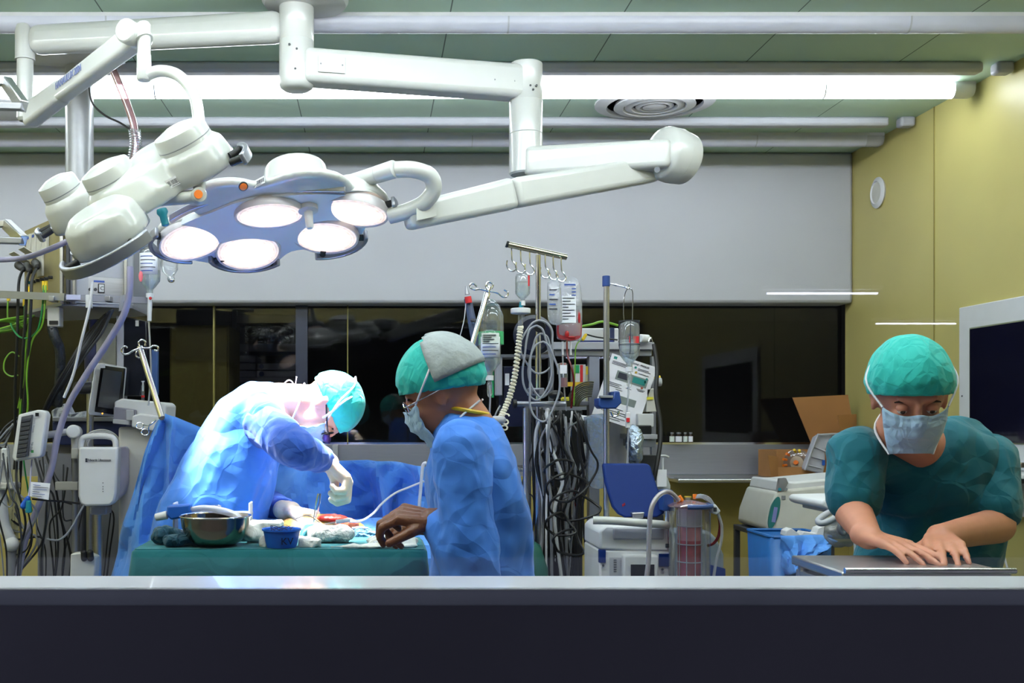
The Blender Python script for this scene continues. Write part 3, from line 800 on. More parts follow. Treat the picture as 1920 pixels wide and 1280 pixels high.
# near side of his head is his right: spectacles, sideburn, loop of the ties
gl = MB()
for k in (-1, 1): gl.tube([HC + f * .088 + l * (.034 * k) + (l * math.cos(a) * .021 + u * math.sin(a) * .019) - u * .004 for a in [2 * PI * i / 16 for i in range(17)]], .0022, n=6, sm=1)
gl.tube([HC + f * .09 + l * .012, HC + f * .093, HC + f * .09 - l * .012], .002, n=6)
for k in (-1, 1): gl.tube([HC + f * .088 + l * .056 * k, HC + f * .07 + l * .078 * k, HC + l * .083 * k + u * .006], .003, n=6)
g_ = build('spectacles', gl, black, surg)
for k in (-1, 1): build('loupe', MB().lathe(HC + f * .092 + l * .03 * k - u * .008, [(.011, 0), (.012, .012), (.009, .02), (.01, .023)], axis=f * .9 - u * .25), mat('loupe_violet', (70, 50, 110), .2, .3), g_)
top = Q(671, 738, S - .03)
build('mask_bow', MB().tube([top, Q(663, 718, S - .03), Q(667, 706, S - .02), Q(669, 722, S - .02), top], .0022, n=6).tube([top, Q(676, 742, S - .04), Q(681, 748, S - .04)], .0024, n=6), paper, surg)
nb = Q(553, 728, S - .02)
build('neck_tie', MB().tube([Q(530, 722, S - .02), Q(540, 713, S - .02), Q(548, 716, S - .02), nb], .0024, n=6).tube([nb, Q(556, 706, S - .03)], .0024, n=6), paper, surg)
build('mask_tie', MB().tube([Q(606, 783, S - .088), Q(622, 772, S - .108), Q(645, 752, S - .1), top], .0036, n=6), paper, surg)

# ---------------- nurse in the middle, seen from behind the shoulder, facing left
S2 = 2.67
def Q2(px, py, Y=S2): return P(px, py, Y)
nur = thing('person', 'nurse in a long blue gown and teal cap, turned left with one arm out', 'person', (Q2(895, 900).x, S2, 0))
NC = Q2(826, 735); NF = V((-.90, .22, -.42)); NU = V((-.38, .03, .9))
neck = Q2(872, 786)
pel = V((Q2(905, 0).x, S2 + .03, .95))
b2 = MB()
body_loft(b2, [(pel, .12, .16), (pel + V((-.0, 0, .2)), .1, .14), (V((pel.x - .01, S2, 1.3)), .10, .165), (V((neck.x, S2, 1.42)), .07, .12), (neck, .05, .055)])
b2.cap(neck, NC + V((.03, 0, -.06)), .046, .046); head_into(b2, NC, NF, NU, .98)
shn, shf = V((neck.x - .02, S2 - .155, 1.425)), V((neck.x - .01, S2 + .16, 1.425))
eln, wrn = V((neck.x + .0, S2 - .2, 1.13)), P(815, 975, S2 - .12)
elf, wrf = V((neck.x + .02, S2 + .24, 1.12)), P(820, 990, S2 + .14)
for q in ((shn, eln, wrn), (shf, elf, wrf)): b2.chain(list(q), [.05, .04, .026])
for dy in (-.09, .09):
    h_ = pel + V((0, dy, 0)); b2.chain([h_, V((h_.x - .02, h_.y, .5)), V((h_.x, h_.y, .08))], [.085, .058, .038])
    b2.cap(V((h_.x, h_.y, .05)), V((h_.x - .16, h_.y, .04)), .042, .033)
hn = dict(D=V((-.95, .1, .18)), Nn=V((0, .4, -1)), side=1, curl=(.8, .85, .9, .95), thumb=.3)
hand(b2, wrn, **hn); hand(b2, wrf, **dict(hn, side=-1))
build('body', b2, mat('skin_warm', (176, 116, 88), .5, var=.06, nscale=30, sss=.1), nur, vox=.006, smooth=2)
for W_, E_ in ((wrn, eln), (wrf, elf)):
    gm = MB(); hand(gm, W_, inf=.002, **dict(hn, side=1 if W_ is wrn else -1)); gm.cap(W_ - (W_ - E_).normalized() * .03, W_, .033, .03)
    build('glove', gm, mat('brown_glove', (120, 72, 48), .4, bump=.2, bscale=60), nur, vox=.0032, smooth=2)
g2 = MB()
body_loft(g2, [(V((pel.x, S2, .45)), .175, .23), (V((pel.x, S2, .9)), .155, .215), (V((pel.x - .005, S2, 1.12)), .135, .2), (V((pel.x - .01, S2, 1.27)), .125, .205), (V((pel.x - .03, S2, 1.38)), .115, .19), (V((neck.x + .0, S2, 1.475)), .088, .12), (neck + V((0, 0, .012)), .062, .066)], lump=.1)
g2.cap(shn, shf, .066, .066)
build('gown', g2, gowncloth, nur, vox=.01, smooth=5, disp=.03, dscale=.15)
for q in ((shn, eln, wrn), (shf, elf, wrf)):
    sv = MB(); sv.chain([q[0], q[1], q[2] + (q[1] - q[2]) * .1], [.072, .066, .042])
    build('sleeve', sv, gowncloth, nur, vox=.008, smooth=5, disp=.022, dscale=.08)
build('collar', MB().tube([neck + V((math.cos(a) * .06, math.sin(a) * .066, .022 - .01 * math.cos(a))) for a in [2 * PI * i / 12 for i in range(13)]], .005, n=8), yellow, nur)
cap_of(NC, NF, NU, nur, k=1.24, s=1.0)
mask_of(NC, NF, NU, nur)
eyes(NC, NF, NU, nur, lid=MATS['skin_warm'])
f, u, l = ortho(NF, NU)
# grey hair-net part of the cap on the back of the head
bm = bmesh.new(); bmesh.ops.create_uvsphere(bm, u_segments=40, v_segments=28, radius=1)
kill = []
for v in bm.verts:
    p = v.co.copy()
    if p.y > -.1 + .2 * p.x or p.z < -.05: kill.append(v)
    g = 1.06 + .02 * math.sin(p.x * 14 + p.z * 9)
    v.co = NC + (l * p.x * .094 * g + f * (p.y * .115 * g - .012) + u * (p.z * .116 * g + .024))
bmesh.ops.delete(bm, geom=kill, context='VERTS')
build('cap_net', bm, mat('grey_cap_net', (150, 158, 162), .6, bump=.3, bscale=40), nur, solid=.002, ang=80)
gl = MB()
for k in (-1, 1):
    gl.tube([NC + f * .09 + l * (.034 * k) + (l * math.cos(a) * .022 + u * math.sin(a) * .018) - u * .004 for a in [2 * PI * i / 16 for i in range(17)]], .0018, n=6, sm=1)
    gl.tube([NC + f * .09 + l * .056 * k, NC + f * .06 + l * .08 * k, NC + l * .083 * k + u * .004 - f * .02], .0018, n=6)
build('spectacles', gl, chrome, nur)

# ---------------- nurse at the right, facing the viewer, leaning on the trolley
S3 = 2.6
def Q3(px, py, Y=S3): return P(px, py, Y)
nr = thing('person', 'scrub nurse in short-sleeved teal scrubs and cap, masked, looking down at the trolley', 'person', (Q3(1770, 900).x, S3 + .15, 0))
RC = Q3(1706, 742, S3 - .08); RF = V((-.22, -.86, -.36)); RU = V((-.10, -.33, .94))
pel = V((Q3(1800, 0).x, S3 + .2, .95)); nk = Q3(1722, 838, S3 + .01)
b3 = MB(); X_ = V((1, 0, 0))
body_loft(b3, [(pel, .15, .11), (pel + V((-.01, -.03, .2)), .13, .1), (Q3(1755, 910, S3 + .14), .13, .08), (Q3(1740, 870, S3 + .09), .13, .06), (nk, .055, .055)])
b3.cap(nk, RC + V((.0, .05, -.08)), .054, .054); head_into(b3, RC, RF, RU, 1.0)
sa, sb_ = Q3(1608, 856, S3 + .02), Q3(1852, 868, S3 + .08)
ea, eb = Q3(1600, 960, S3 - .02), Q3(1868, 985, S3 - .0)
wa, wb_ = Q3(1628, 1006, 2.37), Q3(1762, 1007, 2.37)
for q in ((sa, ea, wa), (sb_, eb, wb_)): b3.chain(list(q), [.054, .044, .029])
for dx in (-.09, .09):
    h_ = pel + V((dx, 0, 0)); b3.chain([h_, V((h_.x, h_.y - .03, .5)), V((h_.x, h_.y, .08))], [.09, .06, .04])
    b3.cap(V((h_.x, h_.y, .05)), V((h_.x - .02, h_.y - .16, .04)), .045, .035)
hA = dict(D=V((.3, -.93, -.1)), Nn=V((0, -.1, -1)), side=1, curl=(.12, .15, .18, .22), thumb=.2)
hB = dict(D=V((-.35, -.93, -.1)), Nn=V((0, -.1, -1)), side=-1, curl=(.12, .15, .18, .22), thumb=.2)
hand(b3, wa, **hA); hand(b3, wb_, **hB)
build('body', b3, mat('skin_rosy', (196, 132, 106), .5, var=.06, nscale=30, sss=.12), nr, vox=.0055, smooth=2)
g3 = MB()
body_loft(g3, [(pel + V((0, 0, -.06)), .185, .15), (pel + V((-.005, -.02, .1)), .18, .15), (Q3(1772, 930, S3 + .12), .175, .13), (Q3(1745, 880, S3 + .09), .185, .125), (Q3(1730, 848, S3 + .05), .13, .085), (Q3(1724, 832, S3 + .03), .085, .072)], lump=.1)
g3.cap(sa + V((0, 0, -.012)), sb_ + V((0, 0, -.012)), .05)
build('scrub_top', g3, tealscrub, nr, vox=.01, smooth=5, disp=.03, dscale=.14)
for q in ((sa, ea), (sb_, eb)):
    sv = MB(); e = q[0] + (q[1] - q[0]) * .72
    sv.chain([q[0], e], [.074, .068]); build('sleeve', sv, tealscrub, nr, vox=.008, smooth=4, disp=.02, dscale=.08)
for dx in (-.09, .09):
    h_ = pel + V((dx, 0, 0)); sv = MB(); sv.chain([h_, V((h_.x, h_.y - .03, .5)), V((h_.x, h_.y, .14))], [.12, .09, .075]); build('trouser_leg', sv, tealscrub, nr, vox=.01, smooth=4, disp=.02, dscale=.1)
cap_of(RC, RF, RU, nr, k=1.27)
mask_of(RC, RF, RU, nr)
eyes(RC, RF, RU, nr, lid=MATS['skin_rosy'])
# ================================================================ DRAPES, TABLES AND WHAT LIES ON THEM
def sheet(top, bot, nx, ny, amp, freq, seed, rad=0.0):
    """hanging cloth between two world polylines; folds run from top to bottom"""
    top = [V(p) for p in top]; bot = [V(p) for p in bot]
    def at(pl, t):
        x = t * (len(pl) - 1); k = min(int(x), len(pl) - 2); return pl[k].lerp(pl[k + 1], x - k)
    rows = []
    for j in range(ny + 1):
        v = j / ny; row = []
        for i in range(nx + 1):
            u = i / nx
            p = at(top, u).lerp(at(bot, u), v)
            n1 = noise.noise(V((u * freq + seed, v * .9, seed)))
            rid = 1 - 2 * abs(n1) * 2.2
            n2 = noise.noise(V((u * freq * 2.3, v * 4 + seed, 1.7)))
            a = amp * (rad + (1 - rad) * min(1, v * 1.6 + .15))
            n3 = noise.noise(V((u * freq * 2.1 + v * 2.0 + seed, v * 1.7 - u * 1.2, seed + 4))); n4 = noise.noise(V((u * freq * 1.6 - v * 3.5, v * 3 + seed, seed + 9)))
            rid += (abs(n3) * 1.5 - .4) + abs(n4) * .9
            p = p + V((0, -1, 0)) * (rid * a + n2 * a * .35) + V((noise.noise(V((v * 3, u * 5, seed))) * amp * .3, 0, 0))
            row.append(p)
        rows.append(row)
    return MB().loft(rows, cap=False, close=False)

# left screen drape hung from the slanted hook pole
single('screen_drape', sheet([P(292, 798, 3.87), P(300, 784, 3.85), P(312, 775, 3.83), P(326, 782, 3.84), P(400, 812, 3.87), P(470, 840, 3.87)],
       [P(122, 1260, 3.83), P(205, 1260, 3.79), P(275, 1260, 3.83), P(340, 1260, 3.87), P(420, 1260, 3.88), P(500, 1260, 3.88)], 40, 30, .075, 2.6, 2.3),
       bluecloth, 'tall blue drape hanging from the slanted pole behind the surgeon', 'drape', solid=.003, ang=28)
# drape behind the patient
single('screen_drape', sheet([P(470, 880, 4.0), P(520, 862, 4.0), P(600, 866, 3.98), P(690, 862, 3.96), P(740, 866, 3.96), P(795, 874, 3.96), P(850, 880, 3.96)],
       [P(470, 1100, 3.95), P(520, 1100, 3.93), P(600, 1100, 3.9), P(690, 1100, 3.9), P(740, 1100, 3.9), P(795, 1100, 3.9), P(850, 1100, 3.92)], 50, 24, .1, 3.6, 7.1, rad=.4),
       bluecloth, 'low creased blue drape stretched behind the patient', 'drape', solid=.003, ang=28)
t = thing('drape_frame', 'thin steel frame carrying the low blue drape behind the patient', 'frame', P(700, 1000, 4.03) * V((1, 1, 0)) if False else V((P(700, 0, 4.05).x, 4.08, 0)))
xa, xb = P(480, 0, 4.08).x, P(860, 0, 4.08).x
zt_ = P(0, 880, 4.08).z
build('cross_bar', MB().cyl((xa, 4.08, zt_), (xb, 4.08, zt_), .009), steel, t)
for x in (xa, xb): build('post', MB().cyl((x, 4.08, 0), (x, 4.08, zt_), .011), steel, t)
# operating table, patient, covering drape
ot = thing('operating_table', 'operating table hidden under blue drapes in the middle of the room', 'operating table', (-.1, 3.62, 0))
build('mattress', MB().box((.02, 3.62, .95), (.8, .5, .08)), dgrey, ot, bevel=.02)
build('column', MB().box((.1, 3.62, .5), (.25, .25, .88)), steel, ot, bevel=.02)
build('base', MB().box((.1, 3.62, .05), (.7, .45, .1)), greyp, ot, bevel=.03)
pat = thing('person', 'patient lying under blue drapes with a patch of yellow-stained skin showing', 'person', (-.1, 3.6, 1.02))
pb = MB()
fx = P(603, 0, 3.5).x
body_loft(pb, [(V((x, 3.6, z)), wz, wy) for x, z, wz, wy in ((fx - .2, 1.04, .05, .1), (fx - .16, 1.05, .06, .15), (fx - .1, 1.06, .07, .17), (fx + .1, 1.06, .07, .17), (fx + .25, 1.06, .065, .15), (fx + .33, 1.055, .05, .1), (fx + .38, 1.055, .045, .05))])
pb.ell((fx + .48, 3.6, 1.07), (.1, .075, .075))
pb.ell((fx - .01, 3.47, 1.125), (.165, .1, .068))
stain = mat('iodine_stained_skin', (206, 158, 84), .45, var=.12, nscale=14, bump=.15, bscale=30, sss=.1)
build('body', pb, stain, pat, vox=.01, smooth=6, disp=.012, dscale=.05)
# the cover: a height field with a window over the wound
bm = bmesh.new(); NX, NY = 70, 34; grid = []
def cover(x, y):
    d = (y - 3.62) / .24
    z = 1.085 + .065 * math.exp(-d * d) + .012 * noise.noise(V((x * 9, y * 7, 3)))
    z += .016 * abs(noise.noise(V((x * 4 + y * 5, y * 3 - x, 8)))) * 2
    return z
for i in range(NX + 1):
    x = -.36 + .85 * i / NX; colv = []
    for j in range(NY + 1):
        y = 3.32 + .6 * j / NY
        colv.append(bm.verts.new((x, y, cover(x, y))))
    low = []
    for k in range(5):
        z = cover(x, 3.32) - .1 * (k + 1)
        low.append(bm.verts.new((x, 3.30 + .02 * math.sin(x * 22 + k * .3), z)))
    grid.append(list(reversed(low)) + colv)
for i in range(NX):
    for j in range(len(grid[0]) - 1):
        q = (grid[i][j], grid[i + 1][j], grid[i + 1][j + 1], grid[i][j + 1]); c_ = (q[0].co + q[2].co) / 2
        if ((c_.x - fx + .01) / .15) ** 2 + ((c_.y - 3.45) / .09) ** 2 < 1: continue
        bm.faces.new(q)
single('patient_drape', bm, bluecloth, 'blue surgical cover over the patient with an opening at the wound', 'drape', solid=.003, ang=28)
# wound and what is in it
t = thing('surgical_wound', 'open red surgical wound in the yellow-stained skin', 'wound', P(610, 982, 3.42))
build('tissue', MB().ell(P(622, 972, 3.42), (.05, .03, .014), n=24), mat('red_tissue', (176, 40, 30), .3, var=.3, nscale=60, bump=.4, bscale=50), t, disp=.012, dscale=.02)
build('tissue_edge', MB().ell(P(650, 985, 3.4), (.04, .03, .024), n=24), mat('pink_tissue', (226, 120, 84), .3, var=.2, nscale=60, bump=.3, bscale=50), t, disp=.01, dscale=.02)
for k, (a, b_) in enumerate((((555, 972), (600, 980)), ((590, 990), (640, 978)), ((600, 985), (575, 1000)), ((640, 985), (668, 1000)))):
    build('suture', MB().tube([P(*a, 3.38), P((a[0] + b_[0]) / 2, a[1] - 6 + 3 * k, 3.36), P(*b_, 3.37)], .0012, n=5), ink, t)
t = thing('forceps', 'thin steel forceps held in the surgeon\'s lower hand', 'forceps', P(594, 950, 3.4))
for d in (-2, 2):
    build('blade', MB().tube([P(599 + d, 925, 3.4), P(595 + d * 1.5, 948, 3.4), P(588 + d * .2, 979, 3.4)], [.0035, .003, .0012], n=6), chrome, t)
t = thing('suction_wand', 'pale suction wand lying in the wound with its white hose', 'suction wand', P(640, 978, 3.38))
build('wand', MB().cyl(P(606, 983, 3.36), P(655, 975, 3.38), .003).cyl(P(650, 976, 3.38), P(658, 975, 3.38), .006), clearp, t)
build('grip', MB().cyl(P(630, 978, 3.35), P(656, 974, 3.36), .0065), white2, t)
build('hose', MB().tube([P(655, 978, 3.37), P(678, 976, 3.4), P(700, 962, 3.5), P(715, 945, 3.62), P(740, 925, 3.75), P(770, 912, 3.8), P(795, 902, 3.8)], .004), white2, t)
single('white_hose', MB().tube([P(800, 868, 3.8), P(793, 872, 3.8), P(790, 900, 3.8), P(787, 935, 3.8), P(783, 960, 3.8), P(760, 985, 3.78), P(757, 1010, 3.76)], .006), white2, 'thick white hose hanging at the right edge of the low blue drape', 'hose')
single('bent_hose', MB().tube([P(660, 990, 3.34), P(680, 989, 3.34), P(690, 992, 3.33), P(692, 1000, 3.32), P(690, 1012, 3.3)], .004), white2, 'thin white hose bent over the blue cloth beside the wound', 'hose')
single('folded_teal_cloth', MB().ell(P(590, 1000, 3.31), (.05, .05, .034)).ell(P(612, 1004, 3.3), (.035, .04, .022)), cloth('teal_pad_cloth', (72, 150, 160), .7, 16), 'folded grey-teal cloth between blue bowl and wound', 'cloth', vox=.006, smooth=2, disp=.02, dscale=.04)
single('crumpled_film', MB().ell(P(680, 1003, 3.31), (.05, .05, .02)).ell(P(712, 1008, 3.33), (.05, .05, .014)), cloth('pale_blue_film', (110, 175, 225), 1.0, 26, rough=.25), 'crumpled pale blue film beside the bent hose', 'film', vox=.006, disp=.03, dscale=.03)

# instrument table with its green cloth
TX0, TX1, TY0, TY1, TZ = -.672, .15, 2.95, 3.27, 1.139
t = thing('instrument_table', 'steel instrument table under the green cloth in front of the patient', 'table', ((TX0 + TX1) / 2, 3.11, 0))
build('tabletop', MB().box(((TX0 + TX1) / 2, 3.11, TZ - .02), (TX1 - TX0 - .02, TY1 - TY0 - .02, .03)), steel, t)
for x in (TX0 + .05, TX1 - .05):
    for y in (TY0 + .04, TY1 - .04): build('leg', MB().cyl((x, y, 0), (x, y, TZ - .03), .013), steel, t)
rings = []
def rrect(x0, x1, y0, y1, r, z, n=9, wob=0, seed=0):
    out = []
    for cx, cy, a0 in ((x1 - r, y1 - r, 0), (x0 + r, y1 - r, PI / 2), (x0 + r, y0 + r, PI), (x1 - r, y0 + r, 3 * PI / 2)):
        for i in range(n):
            a = a0 + PI / 2 * i / (n - 1)
            out.append(V((cx + r * math.cos(a), cy + r * math.sin(a), z)))
    full = []
    for i, p in enumerate(out):
        q = out[(i + 1) % len(out)]; m = max(1, int((q - p).length / .03))
        for k in range(m): full.append(p.lerp(q, k / m))
    if wob:
        c_ = V(((x0 + x1) / 2, (y0 + y1) / 2, z))
        full = [p + (p - c_).normalized() * (noise.noise(V((p.x * 6, p.y * 6, seed))) * wob) for p in full]
    return full
rings = [rrect(TX0 + .01, TX1 - .01, TY0 + .01, TY1 - .01, .012, TZ), rrect(TX0, TX1, TY0, TY1, .018, TZ - .008)]
for k in range(1, 12):
    e = .004 * k + .003; rings.append(rrect(TX0 - e * 1.5, TX1 + e * .55, TY0 - e * .35, TY1 + e * .2, .018 + .002 * k, TZ - .008 - .055 * k, wob=.008 + .007 * k, seed=1 + k * .12))
nmin = min(len(r) for r in rings)
def resamp(r, n):
    L_ = [0]
    for i in range(len(r)): L_.append(L_[-1] + (r[(i + 1) % len(r)] - r[i]).length)
    out = []; j = 0
    for k in range(n):
        d = L_[-1] * k / n
        while L_[j + 1] < d: j += 1
        out.append(r[j].lerp(r[(j + 1) % len(r)], (d - L_[j]) / max(1e-9, L_[j + 1] - L_[j])))
    return out
single('table_cloth', MB().loft([resamp(r, 150) for r in rings], cap=False), greencloth, 'dark green cloth hanging over the instrument table', 'cloth', ang=50)
bpy.data.objects['table_cloth'].location.z += 0.0
single('flat_towel', MB().prism(rrect(TX0 + .008, TX1 - .008, TY0 + .008, TY1 - .008, .012, TZ - .003), V((0, 0, .003))), greencloth, 'flat green towel spread on top of the instrument table', 'towel')
TZ += .001
def onT(px, Y, z=None): return V((P(px, 0, Y).x, Y, z if z is not None else TZ))
# steel bowl
c_ = onT(404, 3.04)
r_ = 66 * 3.04 / F
t = thing('steel_bowl', 'big round polished steel bowl on the green table', 'bowl', c_)
prof = [(.4, .0), (.55, .002), (.72, .012), (.86, .03), (.95, .055), (.99, .082), (1.0, .084)]
build('shell', MB().lathe(c_, [(.01, .002)] + [(r_ * a, b_) for a, b_ in prof] + [(r_ * .97, .082), (r_ * .93, .056), (r_ * .83, .032), (r_ * .5, .008), (.01, .006)], n=56), mat('bowl_steel', (165, 150, 132), .14, 1, var=.03), t)
build('rim', MB().tube([c_ + V((r_ * math.cos(a), r_ * math.sin(a), .084)) for a in [2 * PI * i / 48 for i in range(49)]], .0025, n=8, sm=1), chrome, t)
# tray with side plates behind the bowl
t = thing('instrument_stand', 'small steel rack with upright white plates behind the steel bowl', 'stand', onT(390, 3.2))
for px in (329, 470): build('side_plate', MB().box(onT(px, 3.2, TZ + .055), (.006, .06, .11)), white2, t, bevel=.002)
build('tray', MB().box(onT(400, 3.2, TZ + .075), (.23, .09, .01)), mat('grey_tray', (150, 155, 170), .4, .4), t, bevel=.003)
build('shelf', MB().box(onT(400, 3.2, TZ + .02), (.22, .09, .008)), white2, t, bevel=.002)
single('glass_cup', MB().lathe(onT(404, 3.18, TZ + .08), [(.014, 0), (.017, .022), (.0155, .022), (.012, .004)], n=24), clear('cut_glass', (235, 240, 245), .3, .05, .1, spots=60), 'small faceted clear cup on the grey tray', 'cup')
t = thing('suction_tool', 'blue suction handle with white nozzle and thick clear tube above the bowl', 'suction tool', P(335, 958, 3.16))
build('body', MB().prism([P(312, 948, 3.13), P(340, 946, 3.13), P(357, 945, 3.13), P(356, 954, 3.13), P(361, 966, 3.13), P(345, 970, 3.13), P(320, 975, 3.13), P(312, 966, 3.13)], V((0, .04, 0))), bluep, t, bevel=.006)
build('nozzle', MB().cyl(P(291, 970, 3.15), P(314, 965, 3.15), .011, .013), white2, t, bevel=.003)
build('switch', MB().box(P(338, 948, 3.15), (.018, .012, .008)), white2, t, bevel=.002)
build('tube', MB().tube([P(356, 957, 3.15), P(380, 953, 3.14), P(410, 956, 3.13), P(435, 963, 3.12), P(452, 975, 3.11), P(464, 990, 3.1), P(468, 1010, 3.1)], .0105, n=14), clear('milky_tube', (225, 230, 240), .1, .2, .45, (215, 220, 230)), t)
# petrol towel
single('rolled_towel', MB().cap(onT(300, 3.06, TZ + .026), onT(330, 3.08, TZ + .02), .027, .022).cap(onT(318, 3.0, TZ + .018), onT(368, 3.02, TZ + .016), .02, .018).cap(onT(312, 3.07, TZ + .035), onT(345, 3.06, TZ + .02), .02, .018), petrol, 'dark petrol towel rolled up left of the steel bowl', 'towel', vox=.006, smooth=3, disp=.012, dscale=.03)
# gauze
single('gauze_stack', MB().box(onT(496, 3.16, TZ + .03), (.105, .1, .055)).ell(onT(472, 3.12, TZ + .03), (.03, .05, .028)), gauze, 'stack of white gauze pads between the steel and blue bowls', 'gauze', vox=.006, smooth=3, disp=.012, dscale=.04)
single('gauze_pad', MB().cap(onT(497, 3.02, TZ + .012), onT(515, 3.06, TZ + .014), .016), gauze, 'small crumpled gauze in front of the gauze stack', 'gauze', vox=.005, disp=.02, dscale=.02)
single('gauze_pad', MB().prism([onT(560, 3.0), onT(604, 2.985), onT(596, 3.02), onT(585, 3.07), onT(560, 3.08)], V((0, 0, .022))), gauze, 'small crumpled gauze right of the blue bowl', 'gauze', vox=.005, smooth=3, disp=.02, dscale=.03)
single('gauze_roll', MB().cap(onT(592, 3.13, TZ + .025), onT(648, 3.11, TZ + .025), .025, .025).ell(onT(620, 3.12, TZ + .022), (.07, .035, .024)), mat('fluffy_gauze', (225, 226, 224), .9, bump=1, bscale=90, sheen=.5), 'fluffy white gauze roll lying before the wound', 'gauze', vox=.005, disp=.014, dscale=.02)
single('gauze_swab', MB().prism([onT(618, 2.97), onT(660, 2.99), onT(690, 3.02), onT(745, 3.08), onT(775, 3.06), onT(785, 3.0), onT(765, 2.975), onT(700, 2.965)], V((0, 0, .008))).ell(onT(735, 3.04, TZ + .014), (.075, .045, .017)), gauze, 'wide folded white gauze at the right end of the green table', 'gauze', vox=.0045, smooth=2, disp=.014, dscale=.04)
t = thing('steel_probe', 'thin steel probe lying across the wide folded gauze', 'probe', onT(760, 3.0))
build('rod', MB().cyl(onT(700, 2.99, TZ + .014), onT(798, 3.03, TZ + .034), .0016), chrome, t)
# blue bowl with threads
c_ = onT(528, 3.0); r_ = 37 * 3.0 / F
t = thing('blue_bowl', 'small bright blue plastic bowl with dark threads in it', 'bowl', c_)
build('shell', MB().lathe(c_, [(.01, .001), (r_ * .74, 0), (r_ * .82, .015), (r_ * .93, .046), (r_ * 1.0, .047), (r_ * 1.0, .052), (r_ * .9, .05), (r_ * .78, .012), (.01, .006)], n=48), bluep, t)
random.seed(8)
for k in range(7):
    a = random.uniform(0, 6.28)
    build('thread', MB().tube([c_ + V((r_ * .6 * math.cos(a + q * 1.3), r_ * .6 * math.sin(a + q), .047 + .012 * math.sin(q * 2 + k))) for q in range(5)], .0009, n=5, sm=5), (ink, blueink)[k % 2], t)
text('KV', c_ + V((.002, -.0545 + .005, .012)), V((1, .22, 0)), V((0, -.12, 1)), .028, mat('black_marker', (20, 30, 60), .5), t, squash=1.0, off=.0005)
# ================================================================ LEFT SIDE: CEILING PENDANT AND MACHINES
def pbox(x0, y0, x1, y1, Y, d):
    """box whose front face fills a pixel rectangle at depth Y and which is d deep"""
    a, b_ = P(x0, y0, Y), P(x1, y1, Y)
    return V(((a.x + b_.x) / 2, Y + d / 2, (a.z + b_.z) / 2)), V((b_.x - a.x, d, a.z - b_.z))
def PB(x0, y0, x1, y1, Y, d): return MB().box(*pbox(x0, y0, x1, y1, Y, d))
def quadbox(a, b_, zlo, zhi, d):
    """upright slab from floor point a to b_ (world xy), pushed back by vector d"""
    return MB().prism([V((a.x, a.y, zlo)), V((b_.x, b_.y, zlo)), V((b_.x, b_.y, zhi)), V((a.x, a.y, zhi))], d)
def cable(name, pts, r, m, label, cat='cable', group=None, n=7):
    return single(name, MB().tube(pts, r, n=n), m, label, cat, group)
def PY(pts): return [P(*q) for q in pts]
blackc = mat('black_cable', (16, 16, 20), .5)
greyc = mat('grey_cable', (120, 122, 130), .45)
whitec = mat('white_cable', (205, 206, 212), .45)
lilac = mat('lilac_hose', (150, 146, 172), .3)
gyc = mat('green_yellow_cable', (110, 160, 40), .45)
gncable = mat('green_cable', (24, 120, 60), .45)
beige = mat('beige_pendant_panel', (160, 150, 112), .35, .3)

pc = V((P(149, 0, 4.33).x, 4.33, CZ))
pen = thing('ceiling_pendant', 'steel ceiling pendant with socket box hanging behind the left surgical light', 'ceiling pendant', pc)
build('ceiling_plate', MB().lathe(pc, [(.19, 0), (.19, -.012), (.17, -.02), (.05, -.024)], n=48), offw, pen)
zb0 = P(0, 402, 3.95).z; zb1 = P(0, 566, 3.95).z
build('column', MB().cyl((pc.x, pc.y, CZ - .02), (pc.x, pc.y, zb0 - .05), .056, n=36), mat('column_grey', (160, 162, 166), .35, .3), pen)
K = P(116, 0, 3.95); A_ = P(46, 0, 4.3); B_ = P(248, 0, 4.06)
K.z = A_.z = B_.z = 0
back = V((.02, .3, 0))
build('side_panel', quadbox(A_, K, zb1, zb0 - .0, V((.03, .02, 0))), beige, pen)
build('box_body', MB().prism([V((q.x, q.y, zb1)) for q in (A_ + V((.02, .02, 0)), K + V((.01, .02, 0)), B_ + V((0, .02, 0)), B_ + V((0, .3, 0)), A_ + V((.05, .25, 0)))], V((0, 0, zb0 - zb1))), greyp, pen)
build('front_panel', quadbox(K + V((.03, 0, 0)), B_, zb1, zb0, V((0, .02, 0))), lgrey, pen)
for px in (116, 128, 140, 236): 
    q = P(px, 0, 3.93 if px < 150 else 4.03)
    build('corner_profile', MB().box((q.x, q.y, (zb0 + zb1) / 2), (.012, .02, zb0 - zb1 + .02)), steel if px != 128 else dgrey, pen, bevel=.002)
sd = (K - A_).normalized(); sn_ = V((sd.y, -sd.x, 0))
def onside(px, py):
    return onplane(px, py, A_ + sn_ * .001, sn_)
sM = Matrix((sd, -sn_, V((0, 0, 1)))).transposed()
for k in range(4):
    pz = P(0, 457, 4.1)
    g = onside(58 + 10 * k, 460 - 3.5 * k)
    s_ = build('socket_cover', MB().box(g + sn_ * .006, (.05, .012, .085), sM), offw, pen, bevel=.002)
    build('name_tag', MB().box(g + sn_ * .013 + V((0, 0, .028)), (.02, .003, .01), sM), blueink, s_)
for k, (px, py) in enumerate(((45, 492), (64, 484))):
    g = onside(px + 6, py - 2)
    fl = build('socket_flap', MB().box(g + sn_ * .03 + V((0, 0, .012)), (.07, .075, .004), Matrix.Rotation(-.5, 3, sd) @ sM), offw, pen, bevel=.001)
    build('name_tag', MB().box(g + sn_ * .03 + V((0, 0, .018)), (.02, .012, .003), Matrix.Rotation(-.5, 3, sd) @ sM), blueink, fl)
build('socket_plate', MB().box(onside(78, 492) + sn_ * .005, (.06, .01, .11), sM), offw, pen, bevel=.002)
for k in range(6):
    g = onside(58 + 8 * k, 530 - 2 * k)
    build('ground_pin', MB().cyl(g, g + sn_ * .015, .006, n=12), dgrey if k not in (0,) else tealp, pen)
